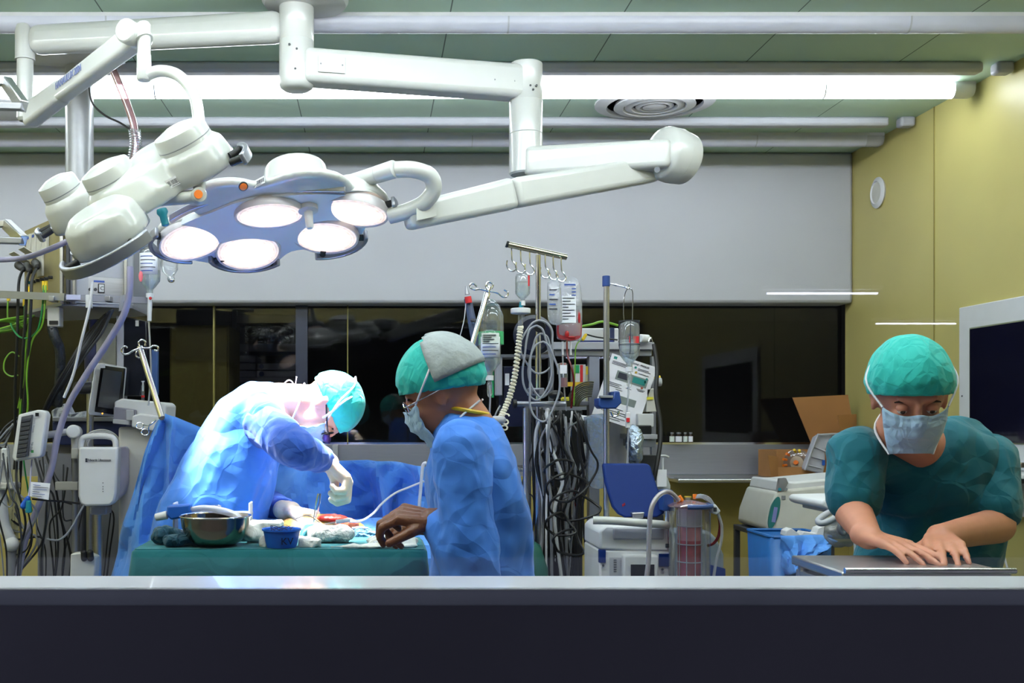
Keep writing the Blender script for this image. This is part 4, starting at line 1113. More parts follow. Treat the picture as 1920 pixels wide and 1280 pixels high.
fd = (B_ - K).normalized(); fn = V((fd.y, -fd.x, 0))
def onfront(px, py): return onplane(px, py, K + fn * .001, fn)
fM = Matrix((fd, -fn, V((0, 0, 1)))).transposed()
build('outlet_plate', MB().box(onfront(192, 537) + fn * .004, (.16, .008, .07), fM), steel, pen, bevel=.002)
g = onfront(189, 541) + fn * .01
sw = build('letter_switch', MB().box(g, (.024, .008, .034), fM), black, pen, bevel=.001)
build('switch_face', MB().box(g + fn * .004, (.018, .003, .028), fM), white2, sw)
text('C', g + fn * .006 - fd * .0055 - V((0, 0, .007)), fd, V((0, 0, 1)), .02, ink, sw, off=.0005)
build('blue_label', MB().box(onfront(185, 528) + fn * .009, (.04, .002, .007), fM), blueink, pen)
for px in (168, 178): build('gas_port', MB().cyl(onfront(px, 543), onfront(px, 543) + fn * .012, .006, n=14), dgrey, pen)
r0, r1, r2 = P(-60, 549, 4.1), P(112, 557, 3.9), P(276, 563, 3.98)
build('equipment_rail', MB().bar(r0, r1 + V((.02, 0, 0)), .012, .027), satin, pen)
build('equipment_rail', MB().bar(P(124, 558, 3.9), r2, .012, .024), satin, pen)
for px in (100, 132, 205): build('rail_bracket', MB().box(P(px, 561, 3.93), (.02, .06, .02)), steel, pen, bevel=.002)
build('rail_label', MB().box(P(138, 557, 3.885), (.052, .003, .018)), mat('lilac_label', (170, 172, 205), .5), pen)
build('under_shelf', MB().prism([V((q.x, q.y, zb1 - .012)) for q in (A_, K, B_, B_ + V((0, .3, 0)), A_ + V((.05, .3, 0)))], V((0, 0, .012))), satin, pen)
build('latch_box', PB(88, 575, 112, 612, 3.98, .05), offw, pen, bevel=.004)
build('latch_window', PB(92, 601, 108, 608, 3.975, .01), black, pen)
# plugs and their cables
for k, (g, pts) in enumerate((
    ((44, 498), ((43, 505, 4.12), (36, 525, 4.08), (34, 560, 4.05), (32, 640, 4.05), (28, 740, 4.1), (30, 900, 4.2))),
    ((60, 500), ((56, 508, 4.06), (50, 530, 4.02), (49, 570, 4.0), (44, 650, 4.02), (38, 760, 4.1), (25, 900, 4.2))),
    ((76, 494), ((70, 500, 4.0), (60, 525, 3.98), (58, 570, 3.97), (54, 650, 4.0), (44, 780, 4.1), (36, 930, 4.2))))):
    t = thing('power_cable', ('black power cable from the leftmost pendant socket', 'black power cable from the middle pendant socket', 'black power cable from the right pendant socket')[k], 'cable', P(*pts[0]), 'power cables of the pendant')
    build('plug', MB().cap(onside(*g) + sn_ * .02, P(*pts[0]), .017, .011), rubber, t)
    build('cord', MB().tube(PY(pts), .006, n=8), blackc, t)
for k, (pts, m_) in enumerate((
    (((82, 530, 4.0), (80, 570, 3.97), (72, 615, 3.98), (56, 632, 4.0), (38, 632, 4.02), (25, 618, 4.05), (20, 606, 4.06)), gncable),
    (((86, 530, 3.99), (84, 575, 3.96), (78, 612, 3.97), (60, 640, 4.0), (50, 700, 4.02), (52, 765, 4.05), (40, 820, 4.1)), gyc),
    (((56, 540, 4.08), (55, 600, 4.05), (49, 650, 4.05), (42, 720, 4.08), (36, 790, 4.1)), gyc),
    (((16, 550, 4.2), (14, 590, 4.2), (18, 604, 4.18), (30, 606, 4.12), (46, 615, 4.05), (48, 650, 4.05), (46, 700, 4.06), (34, 765, 4.1)), gyc),
    (((46, 560, 4.1), (45, 640, 4.08), (40, 760, 4.1), (44, 860, 4.15), (60, 960, 4.2)), gncable))):
    t = thing('ground_cable', ('green earth cable looping left under the pendant', 'green and yellow cable hanging from the yellow plug', 'green and yellow cable left of the yellow plugs', 'green and yellow cable leaving the coil', 'green cable running straight down')[k], 'cable', P(*pts[0]), 'earth cables of the pendant')
    build('plug', MB().cyl(P(pts[0][0], pts[0][1] - 3, pts[0][2]), P(pts[0][0], pts[0][1] + 14, pts[0][2]), .007), yellow, t)
    build('cord', MB().tube(PY(pts), .0035, n=6), m_, t)
mb = MB(); random.seed(5)
for k in range(7):
    r_ = .045 + .008 * k; c_ = P(6, 612, 4.12)
    mb.tube([c_ + V((r_ * 1.5 * math.cos(a), -.01 * k + .012 * math.sin(3 * a + k), r_ * .42 * math.sin(a + .2 * k))) for a in [2 * PI * i / 10 for i in range(11)]], .0033, n=6, sm=3)
single('cable_coil', mb, gyc, 'coil of green and yellow cable at the left edge under the pendant', 'cable')
cable('cable_loop', PY([(36, 668, 4.1), (22, 660, 4.1), (9, 675, 4.1), (8, 695, 4.1), (20, 705, 4.1), (34, 703, 4.1)]), .003, gyc, 'small loop of green and yellow cable below the coil')
cable('corrugated_hose', PY([(97, 612, 4.0), (103, 632, 4.0), (112, 655, 4.02), (113, 700, 4.05), (108, 760, 4.1)]), .019, mat('black_corrugated', (30, 34, 42), .4, bump=.6, bscale=40), 'black ribbed hose hanging from the pendant latch box', 'hose', n=14)
cable('spiral_hose', PY([(208, 122, 4.2), (222, 155, 4.2), (240, 200, 4.2), (252, 240, 4.2), (254, 280, 4.2), (246, 312, 4.2)]), .015, clear('pink_hose', (225, 190, 195), .2, .08, .45, (200, 160, 165)), 'pinkish clear hose hanging from the ceiling behind the left light', 'hose', n=14)
mb = MB(); sp = spline(PY([(252, 244, 4.2), (255, 268, 4.2), (250, 296, 4.2), (246, 312, 4.2)]), 40); m = len(sp)
mb.tube([p + V((.022 * math.cos(i * .9), .022 * math.sin(i * .9), 0)) for i, p in enumerate(sp)], .0035, n=5, sm=1)
single('cable_spiral', mb, clearp, 'clear spiral wrap round the lower end of the pinkish hose', 'spiral wrap')
cable('ceiling_cable', PY([(172, 98, 4.2), (167, 150, 4.2), (172, 190, 4.2), (195, 215, 4.2), (225, 230, 4.2), (245, 243, 4.2)]), .004, blackc, 'thin black cable curving from the ceiling plate to the pinkish hose')
cable('lilac_tube', PY([(-70, 488, 3.5), (0, 487, 3.5), (50, 482, 3.45), (100, 464, 3.4), (150, 440, 3.38), (205, 408, 3.36)]), .009, lilac, 'long lilac tube arching across the left edge to the surgical light', 'tube', n=12)
cable('lilac_tube', PY([(244, 500, 3.7), (243, 545, 3.7), (232, 590, 3.72), (200, 645, 3.76), (160, 705, 3.8), (128, 760, 3.84), (108, 820, 3.86), (96, 880, 3.88), (75, 940, 3.9), (48, 1010, 3.92), (30, 1100, 3.95)]), .012, lilac, 'thick lilac hose falling from the pendant rail to the lower left', 'hose', n=12)
cable('pale_rod', PY([(173, 528, 3.85), (168, 575, 3.85), (152, 640, 3.86), (138, 700, 3.88), (120, 745, 3.9)]), .0055, whitec, 'thin pale cable hanging from the white clamp on the pendant rail')
single('rail_clamp', PB(160, 552, 170, 577, 3.86, .03), white2, 'small white clamp on the pendant rail', 'clamp', bevel=.003)
single('hose_hook', MB().prism(PY([(228, 553, 3.88), (238, 551, 3.88), (240, 560, 3.88), (232, 566, 3.88), (230, 582, 3.88), (222, 584, 3.88), (224, 564, 3.88)]), V((0, .03, 0))), satin, 'metal hook on the pendant rail holding the lilac hose', 'hook', bevel=.002)
for k in range(6):
    cable('black_cable', PY([(212 - 3 * k, 580 + 2 * k, 4.0), (190 - 5 * k, 625, 4.0 + .01 * k), (160 - 6 * k, 665 + 3 * k, 4.02), (125 - 6 * k, 715 + 5 * k, 4.05), (90 - 3 * k, 765 + 4 * k, 4.1)]), .0055, blackc if k % 3 else dgrey, 'black cable in the bundle slanting down left behind the white monitor', group='slanting black cable bundle')
# frames at the very left edge
for y0, y1, lab, Y in ((150, 206, 'metal monitor frame at the upper left edge below the long arm', 3.2), (416, 457, 'metal monitor frame at the left edge beside the pendant', 3.5)):
    t = thing('bracket_frame', lab, 'bracket', P(0, (y0 + y1) / 2, Y), 'metal frames at the left edge')
    build('slanted_bar', MB().bar(P(12, y0 + 4, Y - .05), P(44, y1 - 6, Y - .15), .025, .035), steel, t, bevel=.003)
    build('cross_bar', MB().bar(P(-60, y0 + 2, Y - .05), P(14, y0 + 4, Y - .05), .025, .022), steel, t, bevel=.003)
    build('cross_bar', MB().bar(P(-60, y1 - 8, Y - .12), P(44, y1 - 5, Y - .15), .025, .02), satin, t, bevel=.003)
    build('holder_rod', MB().cyl(P(-55, y0, Y - .06), V((P(-55, 0, Y).x, Y - .06, CZ)), .02), steel, t)
c_ = V((P(6, 215, 5.0).x, 5.0, CZ))
t = thing('ceiling_vent', 'round white air vent cut by the left edge of the picture', 'vent', c_)
build('flange', MB().lathe(c_, [(.2, 0), (.2, -.01), (.15, -.022), (.15, 0)], n=40, cap=False), white2, t)
build('ring', MB().lathe(c_, [(.11, -.004), (.11, -.022), (.07, -.026), (.03, -.03)], n=40), white2, t)

def iv_bottle(name, label, x, ytop, ybot, w_, Y, level, tilt=0, liquid=(235, 240, 245), lab=True, group=None, labcol=(225, 228, 238)):
    """upside-down infusion bottle: shell, liquid, paper label, stopper and drip chamber"""
    a = P(x, ytop, Y); b_ = P(x + tilt, ybot, Y); h = (a - b_).length; ax = (a - b_) / h; r = w_ / 2 * Y / F
    t = thing(name, label, 'infusion bottle', b_, group)
    prof = [(r * .3, 0), (r * .3, h * .1), (r * .55, h * .16), (r * .95, h * .28), (r, h * .36), (r, h * .86), (r * .85, h * .95), (r * .3, h * 1.0)]
    build('shell', MB().lathe(b_, prof, axis=ax, n=28), clearp, t)
    lh = level
    build('liquid', MB().lathe(b_, [(r * .25, h * .02), (r * .27, h * .11), (r * .52, h * .17), (r * .92, h * .29), (r * .95, h * .37), (r * .95, h * lh)], axis=ax, n=28), clear('liquid_%d' % liquid[0], (240, 246, 246), .03, .05, .22, liquid), t)
    if lab:
        n = 9; rings = []
        for i in range(n):
            an = -PI / 2 - .95 + 1.9 * i / (n - 1)
            rings.append([b_ + ax * (h * z) + V((math.cos(an), math.sin(an), 0)) * (r * 1.03) for z in (.4, .84)])
        l_ = build('paper_label', MB().loft(rings, cap=False, close=False), mat('label_%d' % labcol[0], labcol, .6), t, solid=.0006)
        for k in range(5):
            z = .46 + .075 * k
            rr = [[b_ + ax * (h * (z + q)) + V((math.cos(an), math.sin(an), 0)) * (r * 1.05) for q in (0, .018)] for an in [-PI / 2 - .75 + (1.2 + .25 * (k % 2)) * i / 6 for i in range(7)]]
            build('print_line', MB().loft(rr, cap=False, close=False), ink if k % 2 else blueink, l_, solid=.0003)
    build('stopper', MB().cyl(b_ - ax * .012, b_ + ax * .004, r * .36), white2, t)
    build('drip_chamber', MB().lathe(b_ - ax * .012, [(r * .15, 0), (r * .18, -.005), (r * .24, -.008), (r * .24, -.045), (r * .1, -.055)], axis=ax, n=16), clearp, t)
    return t
iv_bottle('infusion_bottle', 'clear infusion bottle with white label hanging right of the pendant', 281, 462, 552, 40, 3.95, .5)
single('pink_label', MB().ell(P(264, 518, 3.9), (.008, .004, .02)), mat('pink_plastic', (230, 110, 120), .4), 'pink sticker on the bottle right of the pendant', 'sticker')
t = thing('drip_flask', 'small round clear flask hanging beside the infusion bottle right of the pendant', 'flask', P(315, 500, 4.0))
build('shell', MB().lathe(P(321, 527, 4.0), [(.008, 0), (.015, .008), (.012, .018), (.03, .04), (.034, .07), (.024, .1), (.012, .11)], axis=V((-.12, 0, 1)), n=24), clearp, t)
build('tip', MB().ell(P(321, 525, 4.0), (.013, .013, .01)), chrome, t)
cable('drip_line', PY([(281, 572, 3.95), (279, 600, 3.95), (281, 640, 3.95), (283, 700, 3.95), (278, 760, 3.95)]), .0035, cleartube, 'clear drip line below the bottle right of the pendant', 'tube')
t = thing('line_clamp', 'clear connector with red dot on the drip line right of the pendant', 'connector', P(280, 570, 3.93))
build('body', MB().cyl(P(281, 556, 3.94), P(280, 602, 3.94), .008), white2, t, bevel=.002)
build('red_dot', MB().ell(P(282, 559, 3.925), (.006, .004, .006)), redp, t)
t = thing('iv_hanger', 'chromed slanted hook pole at the left, blue drape tied to it', 'infusion pole', P(262, 648, 3.85))
build('pole', MB().cyl(P(262, 650, 3.85), P(303, 782, 3.78), .011), chrome, t)
build('pole', MB().cyl(P(303, 782, 3.78) , P(311, 800, 3.99), .011).cyl(P(311, 800, 3.99), V((P(311, 0, 3.99).x, 3.99, 0)), .011), chrome, t)
for pts in (((264, 652), (250, 657), (240, 663), (231, 663), (228, 655), (234, 649), (239, 652)), ((266, 652), (280, 652), (288, 648), (296, 650), (296, 657), (289, 656)), ((262, 650), (260, 642), (266, 637), (273, 641), (272, 648)), ((262, 654), (256, 660), (256, 668), (262, 671))):
    build('hook', MB().tube([P(x, y, 3.84) for x, y in pts], .0035, n=8), chrome, t)
t = thing('towel_clamp', 'small steel ring-handled clamp gripping the drape at its peak', 'clamp', P(275, 800, 3.7))
for dy in (0, 10):
    c_ = P(262 + dy, 798 + dy * 1.2, 3.74)
    build('ring_handle', MB().tube([c_ + V((.013 * math.cos(a), 0, .011 * math.sin(a))) for a in [2 * PI * i / 12 for i in range(13)]], .002, n=6, sm=2), chrome, t)
    build('arm', MB().tube([c_ + V((.012, 0, .004)), P(280, 797, 3.73), P(294, 786, 3.75)], .0025, n=6), chrome, t)

# ---- machines on the left
t = thing('equipment_cabinet', 'grey metal cabinet low at the left behind the cables', 'cabinet', V((P(112, 0, 4.3).x, 4.45, 0)))
c_, s_ = pbox(70, 832, 152, 900, 4.3, .4)
build('body', MB().box((c_.x, 4.5, P(0, 832, 4.3).z / 2), (s_.x, .4, P(0, 832, 4.3).z)), mat('cabinet_grey', (122, 122, 132), .45, var=.03), t, bevel=.004)
for z0, z1_ in ((.15, .8), (.82, 1.36)):
    build('door', MB().box((c_.x + .03, 4.293, (z0 + z1_) / 2), (s_.x - .07, .012, z1_ - z0)), mat('cabinet_grey', (122, 122, 132), .45, var=.03), t, bevel=.003)
t = thing('equipment_cabinet', 'grey upright cabinet behind the white handled device', 'cabinet', V((P(205, 0, 4.3).x, 4.45, 0)))
c_, s_ = pbox(155, 832, 262, 900, 4.34, .4)
build('body', MB().box((c_.x, 4.56, P(0, 832, 4.34).z / 2), (s_.x, .4, P(0, 832, 4.34).z)), greyp, t, bevel=.004)
build('door', MB().box((c_.x, 4.352, .7), (s_.x - .03, .012, 1.2)), greyp, t, bevel=.003)
t = thing('blue_worktop', 'dark blue equipment shelf with steel front rail at the left', 'shelf', P(165, 810, 4.25))
build('panel', PB(98, 790, 236, 834, 4.25, .35), mat('deep_navy', (22, 36, 84), .4), t, bevel=.004)
build('front_rail', PB(98, 781, 236, 790, 4.23, .37), satin, t, bevel=.003)
single('paper_bag', MB().prism(PY([(95, 770, 4.3), (122, 755, 4.3), (132, 775, 4.3), (160, 770, 4.3), (165, 782, 4.3), (150, 788, 4.3), (98, 784, 4.3)]), V((0, .08, 0))), cloth('white_film', (205, 210, 228), .8, 20), 'crumpled white packaging on the blue shelf at the left', 'packaging', solid=0, bevel=.006)
t = thing('monitor_pole', 'steel pole standing behind the white-framed monitor', 'pole', V((P(169, 0, 4.15).x, 4.15, 0)))
build('tube', MB().cyl((P(169, 0, 4.15).x, 4.15, 0), (P(169, 0, 4.15).x, 4.15, P(0, 690, 4.15).z), .014), steel, t)
build('clamp', PB(159, 715, 176, 737, 4.12, .05), satin, t, bevel=.003)
build('clamp_arm', MB().tube(PY([(140, 726, 4.1), (155, 728, 4.12), (172, 726, 4.13)]), .022, n=12), dgrey, t)
# tall dark display
t = thing('tall_display', 'tall dark screen in a pale frame behind the slanted hook pole', 'display', V((P(252, 0, 4.1).x, 4.15, P(0, 740, 4.1).z)))
build('frame', MB().prism([P(x, y, 4.1) for x, y in ((218, 592), (232, 592), (232, 752), (218, 752))], V((0, .06, 0))), lgrey, t, bevel=.003)
build('screen', MB().prism([P(232, 593, 4.1), P(274, 602, 4.1), P(276, 690, 4.1), P(262, 742, 4.1), P(231, 742, 4.1)], V((0, .05, 0))), mat('screen_dark', (22, 24, 32), .2), t, bevel=.003)
build('badge', MB().box(P(257, 606, 4.095), (.012, .004, .022)), offw, t)
single('white_canister', MB().lathe(P(194, 690, 4.2), [(.045, 0), (.048, .01), (.048, .16), (.04, .175)], n=24), mat('canister_grey', (170, 170, 158), .5), 'pale grey canister between cables and the tall dark screen', 'canister')
single('blue_bottle', MB().lathe(P(174, 700, 4.18), [(.03, 0), (.032, .02), (.032, .12), (.015, .15), (.015, .2), (.02, .21)], n=20), mat('dark_blue_bottle', (34, 40, 90), .4), 'dark blue bottle left of the pale grey canister', 'bottle')
# white framed tablet monitor
def tilted(pts, m_, name, parent, d=.03, bevel=.006, **k): return build(name, MB().prism(PY(pts), V((0, d, 0))), m_, parent, bevel=bevel, **k)
t = thing('tablet_monitor', 'white-framed monitor with dark tilted screen left of the drape', 'monitor', P(198, 775, 4.0))
tilted([(183, 681, 3.98), (191, 680, 3.98), (234, 688, 4.06), (234, 694, 4.06), (226, 778, 4.06), (222, 781, 4.05), (168, 778, 3.96), (164, 773, 3.96), (177, 687, 3.97)], white2, 'housing', t, .035, .005)
tilted([(189, 684, 3.955), (233, 690, 4.035), (225, 779, 4.035), (177, 772, 3.94)], mat('bezel_black', (20, 20, 24), .2), 'bezel', t, .02, .002)
tilted([(194, 692, 3.942), (228, 697, 4.02), (220, 768, 4.02), (183, 762, 3.93)], mat('screen_grey', (60, 62, 66), .15), 'screen', t, .02, 0)
build('power_lamp', MB().ell(P(192, 775, 3.93), (.003, .002, .003)), mat('amber', (255, 160, 60), .5, emit=1.5), t)
build('sticker', MB().box(P(192, 686, 3.94), (.02, .003, .014)), lgrey, t)
# printer-like anaesthesia unit
t = thing('patient_monitor', 'pale anaesthesia unit with grey drawer box below the tall dark screen', 'medical device', V((P(262, 0, 4.05).x, 4.15, 0)))
tilted([(214, 753, 4.0), (228, 747, 4.0), (306, 754, 4.0), (312, 760, 4.0), (310, 790, 4.0), (215, 790, 4.0)], white2, 'top_cover', t, .2, .006)
tilted([(213, 762, 3.985), (255, 768, 3.985), (255, 787, 3.985), (245, 797, 3.985), (212, 792, 3.985)], mat('mauve_grey', (128, 126, 140), .45), 'drawer', t, .2, .004)
tilted([(211, 785, 3.98), (243, 788, 3.98), (243, 797, 3.98), (211, 794, 3.98)], lgrey, 'drawer_tray', t, .2, .003)
build('latch', PB(236, 768, 250, 788, 3.975, .02), lgrey, t, bevel=.003)
tilted([(248, 779, 3.96), (262, 775, 3.96), (300, 780, 3.96), (304, 812, 3.96), (246, 800, 3.96)], white2, 'hopper', t, .1, .006)
build('column', MB().box((P(262, 0, 4.05).x, 4.12, P(0, 800, 4.05).z / 2), (.15, .2, P(0, 800, 4.05).z)), offw, t, bevel=.01)
t = thing('syringe', 'upright syringe with red mark on the pale anaesthesia unit', 'syringe', P(268, 748, 4.0))
build('barrel', MB().cyl(P(268, 750, 3.99), P(268, 722, 3.99), .006), clearp, t)
build('plunger', MB().cyl(P(268, 733, 3.99), P(268, 714, 3.99), .003).cyl(P(268, 716, 3.99), P(268, 714, 3.99), .006), white2, t)
build('red_mark', MB().cyl(P(268, 745, 3.99), P(268, 741, 3.99), .0062), redp, t)
single('blue_syringe_stand', PB(284, 655, 295, 740, 4.1, .03), mat('steel_blue', (50, 80, 130), .4), 'narrow steel-blue holder behind the slanted hook pole', 'holder', bevel=.003)
# handled white device
t = thing('white_device', 'white upright device with carrying handle, small dark logo and lamps', 'medical device', P(190, 948, 3.92))
out = [(158, 818), (168, 815), (208, 817), (218, 822), (221, 835), (218, 925), (214, 940), (206, 947), (160, 949), (151, 945), (147, 930), (147, 850)]
hole = [(161, 826), (203, 825), (203, 834), (161, 836)]
bm = bmesh.new()
def ringv(pts, Y): return [bm.verts.new(P(x, y, Y)) for x, y in pts]
tilted([(155, 838), (220, 838), (219, 925), (214, 940), (206, 948), (160, 949), (151, 945), (147, 930), (147, 848)] and [(147, 838, 3.9), (221, 838, 3.9), (218, 925, 3.9), (214, 940, 3.9), (206, 948, 3.9), (160, 949, 3.9), (151, 945, 3.9), (146, 930, 3.9)], white2, 'front_shell', t, .06, .008)
bm.free()
build('carry_handle', MB().tube(PY([(151, 842, 3.93), (153, 826, 3.93), (161, 819, 3.93), (185, 817, 3.93), (208, 819, 3.93), (216, 827, 3.93), (217, 842, 3.93)]), .011, n=14), white2, t)
tilted([(219, 838, 3.95), (236, 836, 4.0), (240, 842, 4.0), (240, 905, 4.0), (232, 925, 3.98), (216, 940, 3.95)], mat('lilac_grey', (176, 172, 190), .45), 'side_shell', t, .05, .006)
fM2 = V((0, -1, 0))
text('Edwards Lifesciences', P(165, 864, 3.898), V((1, 0, 0)), V((0, 0, 1)), .0125, ink, t, squash=.8)
build('logo_mark', PB(160, 859, 163.5, 866, 3.897, .003), ink, t)
for k, y in enumerate((905, 912, 916.5, 921)): build('lamp_dot', MB().ell(P(193, y, 3.899), (.0018, .001, .0018), n=8), ink, t)
build('mount', PB(168, 949, 200, 965, 3.96, .08), lgrey, t, bevel=.006)
build('pole', MB().cyl((P(184, 0, 4.0).x, 4.0, 0), (P(184, 0, 4.0).x, 4.0, P(0, 950, 4.0).z), .016), steel, t)
# coiled grey cable above the handle
mb = MB()
for k in range(4):
    c_ = P(190, 836, 4.02 + .01 * k); r_ = .052 + .007 * k
    mb.tube([c_ + V((r_ * 1.0 * math.cos(a), 0, r_ * .85 * math.sin(a))) for a in [PI * (-.1 + 1.2 * i / 10) for i in range(11)]], .0032, n=6, sm=3)
single('cable_coil', mb, whitec, 'loops of pale cable behind the carrying handle', 'cable')
# button module on a jointed arm
t = thing('button_module', 'tilted white module with a strip of dark buttons at the left', 'medical device', P(55, 866, 3.85))
tilted([(34, 777, 3.84), (70, 768, 3.82), (84, 770, 3.82), (88, 778, 3.82), (78, 852, 3.82), (74, 857, 3.82), (28, 865, 3.84), (22, 858, 3.84)], white2, 'housing', t, .05, .006)
tilted([(40, 781, 3.825), (60, 777, 3.815), (52, 854, 3.815), (30, 858, 3.825)], mat('button_grey', (72, 74, 84), .6), 'button_strip', t, .02, .002)
for k in range(9):
    x0, y0 = 41 - 1.1 * k, 786 + 8.3 * k
    tilted([(x0 - 1, y0, 3.82), (x0 + 17, y0 - 3.5, 3.812), (x0 + 16.3, y0 + 3, 3.812), (x0 - 1.6, y0 + 6, 3.82)], mat('button_dark', (50, 52, 60), .6), 'button', t, .01, .002)
a = (P(62.5, 848, 3.81) - P(72, 780, 3.81)).normalized(); xr = V((a.z, 0, -a.x)) if False else a
text('TP1000', P(58, 829, 3.808), a, V((.99, 0, .14)) * 1, .0125, ink, t, squash=.85)
text('Edwards Lifesciences', P(64.5, 784, 3.808), a, V((.99, 0, .14)), .0098, mat('light_ink', (120, 122, 135), .6), t, squash=.62)
build('logo_mark', MB().box(P(69.5, 777, 3.815), (.012, .003, .013)), black, t)
build('status_lamp', MB().box(P(60.5, 846, 3.815), (.009, .003, .01)), mat('green_lamp', (60, 140, 80), .4), t)
t = thing('jointed_arm', 'pale jointed arm with round knuckle holding the button module', 'support arm', P(140, 810, 4.0))
build('arm_tube', MB().cyl(P(84, 816, 3.9), P(135, 808, 4.0), .013), lgrey, t)
build('knuckle', MB().cyl(P(137, 809, 3.96), P(142, 810, 4.04), .026), white2, t, bevel=.006)
build('post', MB().cyl(P(141, 815, 4.0), P(141, 860, 4.0), .016, .012), white2, t)
build('clamp', PB(133, 840, 146, 860, 3.98, .04), offw, t, bevel=.004)
build('bracket', PB(103, 903, 146, 919, 4.0, .03), offw, t, bevel=.003)
build('stem', MB().cyl(P(141, 850, 4.02), V((P(141, 0, 4.02).x, 4.02, 0)), .011), satin, t)
t = thing('jointed_arm', 'thick white jointed arm low at the left edge with hanging cables', 'support arm', V((P(8, 0, 4.0).x, 4.0, 0)))
build('upper_arm', MB().tube(PY([(-30, 880, 3.95), (-5, 905, 3.95), (3, 950, 3.95), (8, 985, 3.95), (24, 1020, 3.95)]), .022, n=14), white2, t)
build('knuckle', MB().ell(P(22, 1020, 3.94), (.028, .028, .028)), white2, t)
build('collar', PB(-10, 905, 26, 918, 3.9, .08), offw, t, bevel=.006)
build('drop_panel', PB(2, 840, 16, 905, 3.92, .02), white2, t, bevel=.004)
build('foot_post', MB().cyl(P(22, 1020, 3.95), V((P(22, 0, 3.95).x, 3.95, 0)), .018), greyp, t)
for k, x0 in enumerate((20, 27, 33)):
    cable('cream_cable', PY([(x0, 880, 3.98), (x0 + 1, 940, 3.98), (x0 - 2, 1000, 3.99), (x0 + 2, 1100, 4.0)]), .007, mat('cream', (212, 206, 160), .5), ('leftmost cream tube', 'middle cream tube', 'rightmost cream tube')[k] + ' hanging at the lower left', 'tube')
t = thing('info_card', 'white printed tag with small text hanging over the grey cabinet', 'tag', P(75, 920, 3.83))
tilted([(58, 903, 3.83), (94, 906, 3.83), (91, 937, 3.83), (55, 930, 3.83)], paper, 'card', t, .002, 0)
for k in range(6):
    y = 908 + 4.2 * k
    tilted([(62 - k * .4, y, 3.826), ((76, 90, 88, 74, 84, 78)[k], y + 1.6, 3.826), ((76, 90, 88, 74, 84, 78)[k], y + 2.4, 3.826), (62 - k * .4, y + .9, 3.826)], ink if k % 2 else blueink, 'print_line', t, .001, 0)
t = thing('blue_connector', 'bright blue cable connector under the printed tag', 'connector', P(48, 945, 3.82))
build('body', MB().cap(P(52, 934, 3.82), P(44, 948, 3.82), .009, .012), bluep, t)
build('cord', MB().tube(PY([(53, 932, 3.82), (56, 910, 3.84), (58, 880, 3.86), (60, 862, 3.88)]), .003, n=6), lilac, t)
t = thing('teal_connector', 'teal cable connector right of the blue one under the printed tag', 'connector', P(53, 958, 3.82))
build('body', MB().cyl(P(54, 938, 3.81), P(53, 961, 3.81), .009, .011), tealp, t, bevel=.002)
build('cord', MB().tube(PY([(53, 960, 3.82), (56, 975, 3.83), (60, 1000, 3.85), (50, 1030, 3.88), (30, 1040, 3.9)]), .003, n=6), blackc, t)
t = thing('power_strip', 'white power strip with black plugs low beside the blue drape', 'power strip', P(155, 1075, 3.85))
tilted([(132, 1038, 3.85), (160, 1036, 3.85), (180, 1044, 3.88), (176, 1110, 3.88), (130, 1110, 3.85)], offw, 'housing', t, .06, .005)
for x in (157, 169): build('plug', MB().cap(P(x, 1036, 3.86), P(x + 1, 1046, 3.86), .012), rubber, t)
build('stand', MB().box((P(155, 0, 3.88).x, 3.88, .45), (.04, .04, .9)), greyp, t)
random.seed(21)
for k in range(20):
    x = random.uniform(2, 175); y = random.uniform(835, 885); Y = random.uniform(4.1, 4.26) if x > 60 else random.uniform(3.84, 3.92)
    pts = [(x, y - 6, Y + .02), (x, y, Y)]
    dx = random.uniform(-40, 55)
    pts += [(x + dx * .3, y + 50 + random.uniform(-20, 40), Y - .03), (x + dx + random.uniform(-20, 20), y + random.uniform(70, 120), Y - .02), (x + dx * .8, y + 170, Y), (x + dx * .6, y + 260, Y)]
    cable('loose_cable', PY(pts), random.choice((.0028, .0035, .0045)), (blackc, greyc, blackc, dgrey)[k % 4], 'loose dark or grey cable dangling among the machines at the lower left', group='loose cables at the lower left')
cable('grey_cable', PY([(88, 1010, 3.86), (110, 1012, 3.86), (130, 995, 3.88), (150, 960, 3.9), (172, 920, 3.92)]), .004, greyc, 'grey cable sweeping up to the handled white device')
cable('black_cable', PY([(60, 935, 3.84), (90, 938, 3.86), (120, 940, 3.9), (150, 944, 3.92)]), .0035, blackc, 'thin black cable running right from the printed tag')
for k in range(5):
    cable('patient_cable', PY([(60 - 12 * k, 770 + 8 * k, 4.2), (10, 800 + 10 * k, 4.15), (-10, 850, 4.1), (20 - 4 * k, 920 + 20 * k, 4.0), (40 + 10 * k, 1010, 3.95), (20, 1090, 3.95)]), .004, (blackc, greyc)[k % 2], 'thin cable looping at the left edge beside the white arm', group='cables looping at the left edge')
# ================================================================ MIDDLE: INFUSION STANDS, RACK, CELL SAVER
def pole_to_floor(mb, px, ytop, Y, r):
    x = P(px, 0, Y).x; return mb.cyl((x, Y, 0), (x, Y, P(0, ytop, Y).z), r)
def tri_base(t, x, Y, m_=None, r=.28):
    for k in range(4):
        a = PI / 4 + k * PI / 2
        build('foot', MB().cyl((x, Y, .1), (x + r * math.cos(a), Y + r * .5 * math.sin(a), .04), .014), m_ or steel, t)
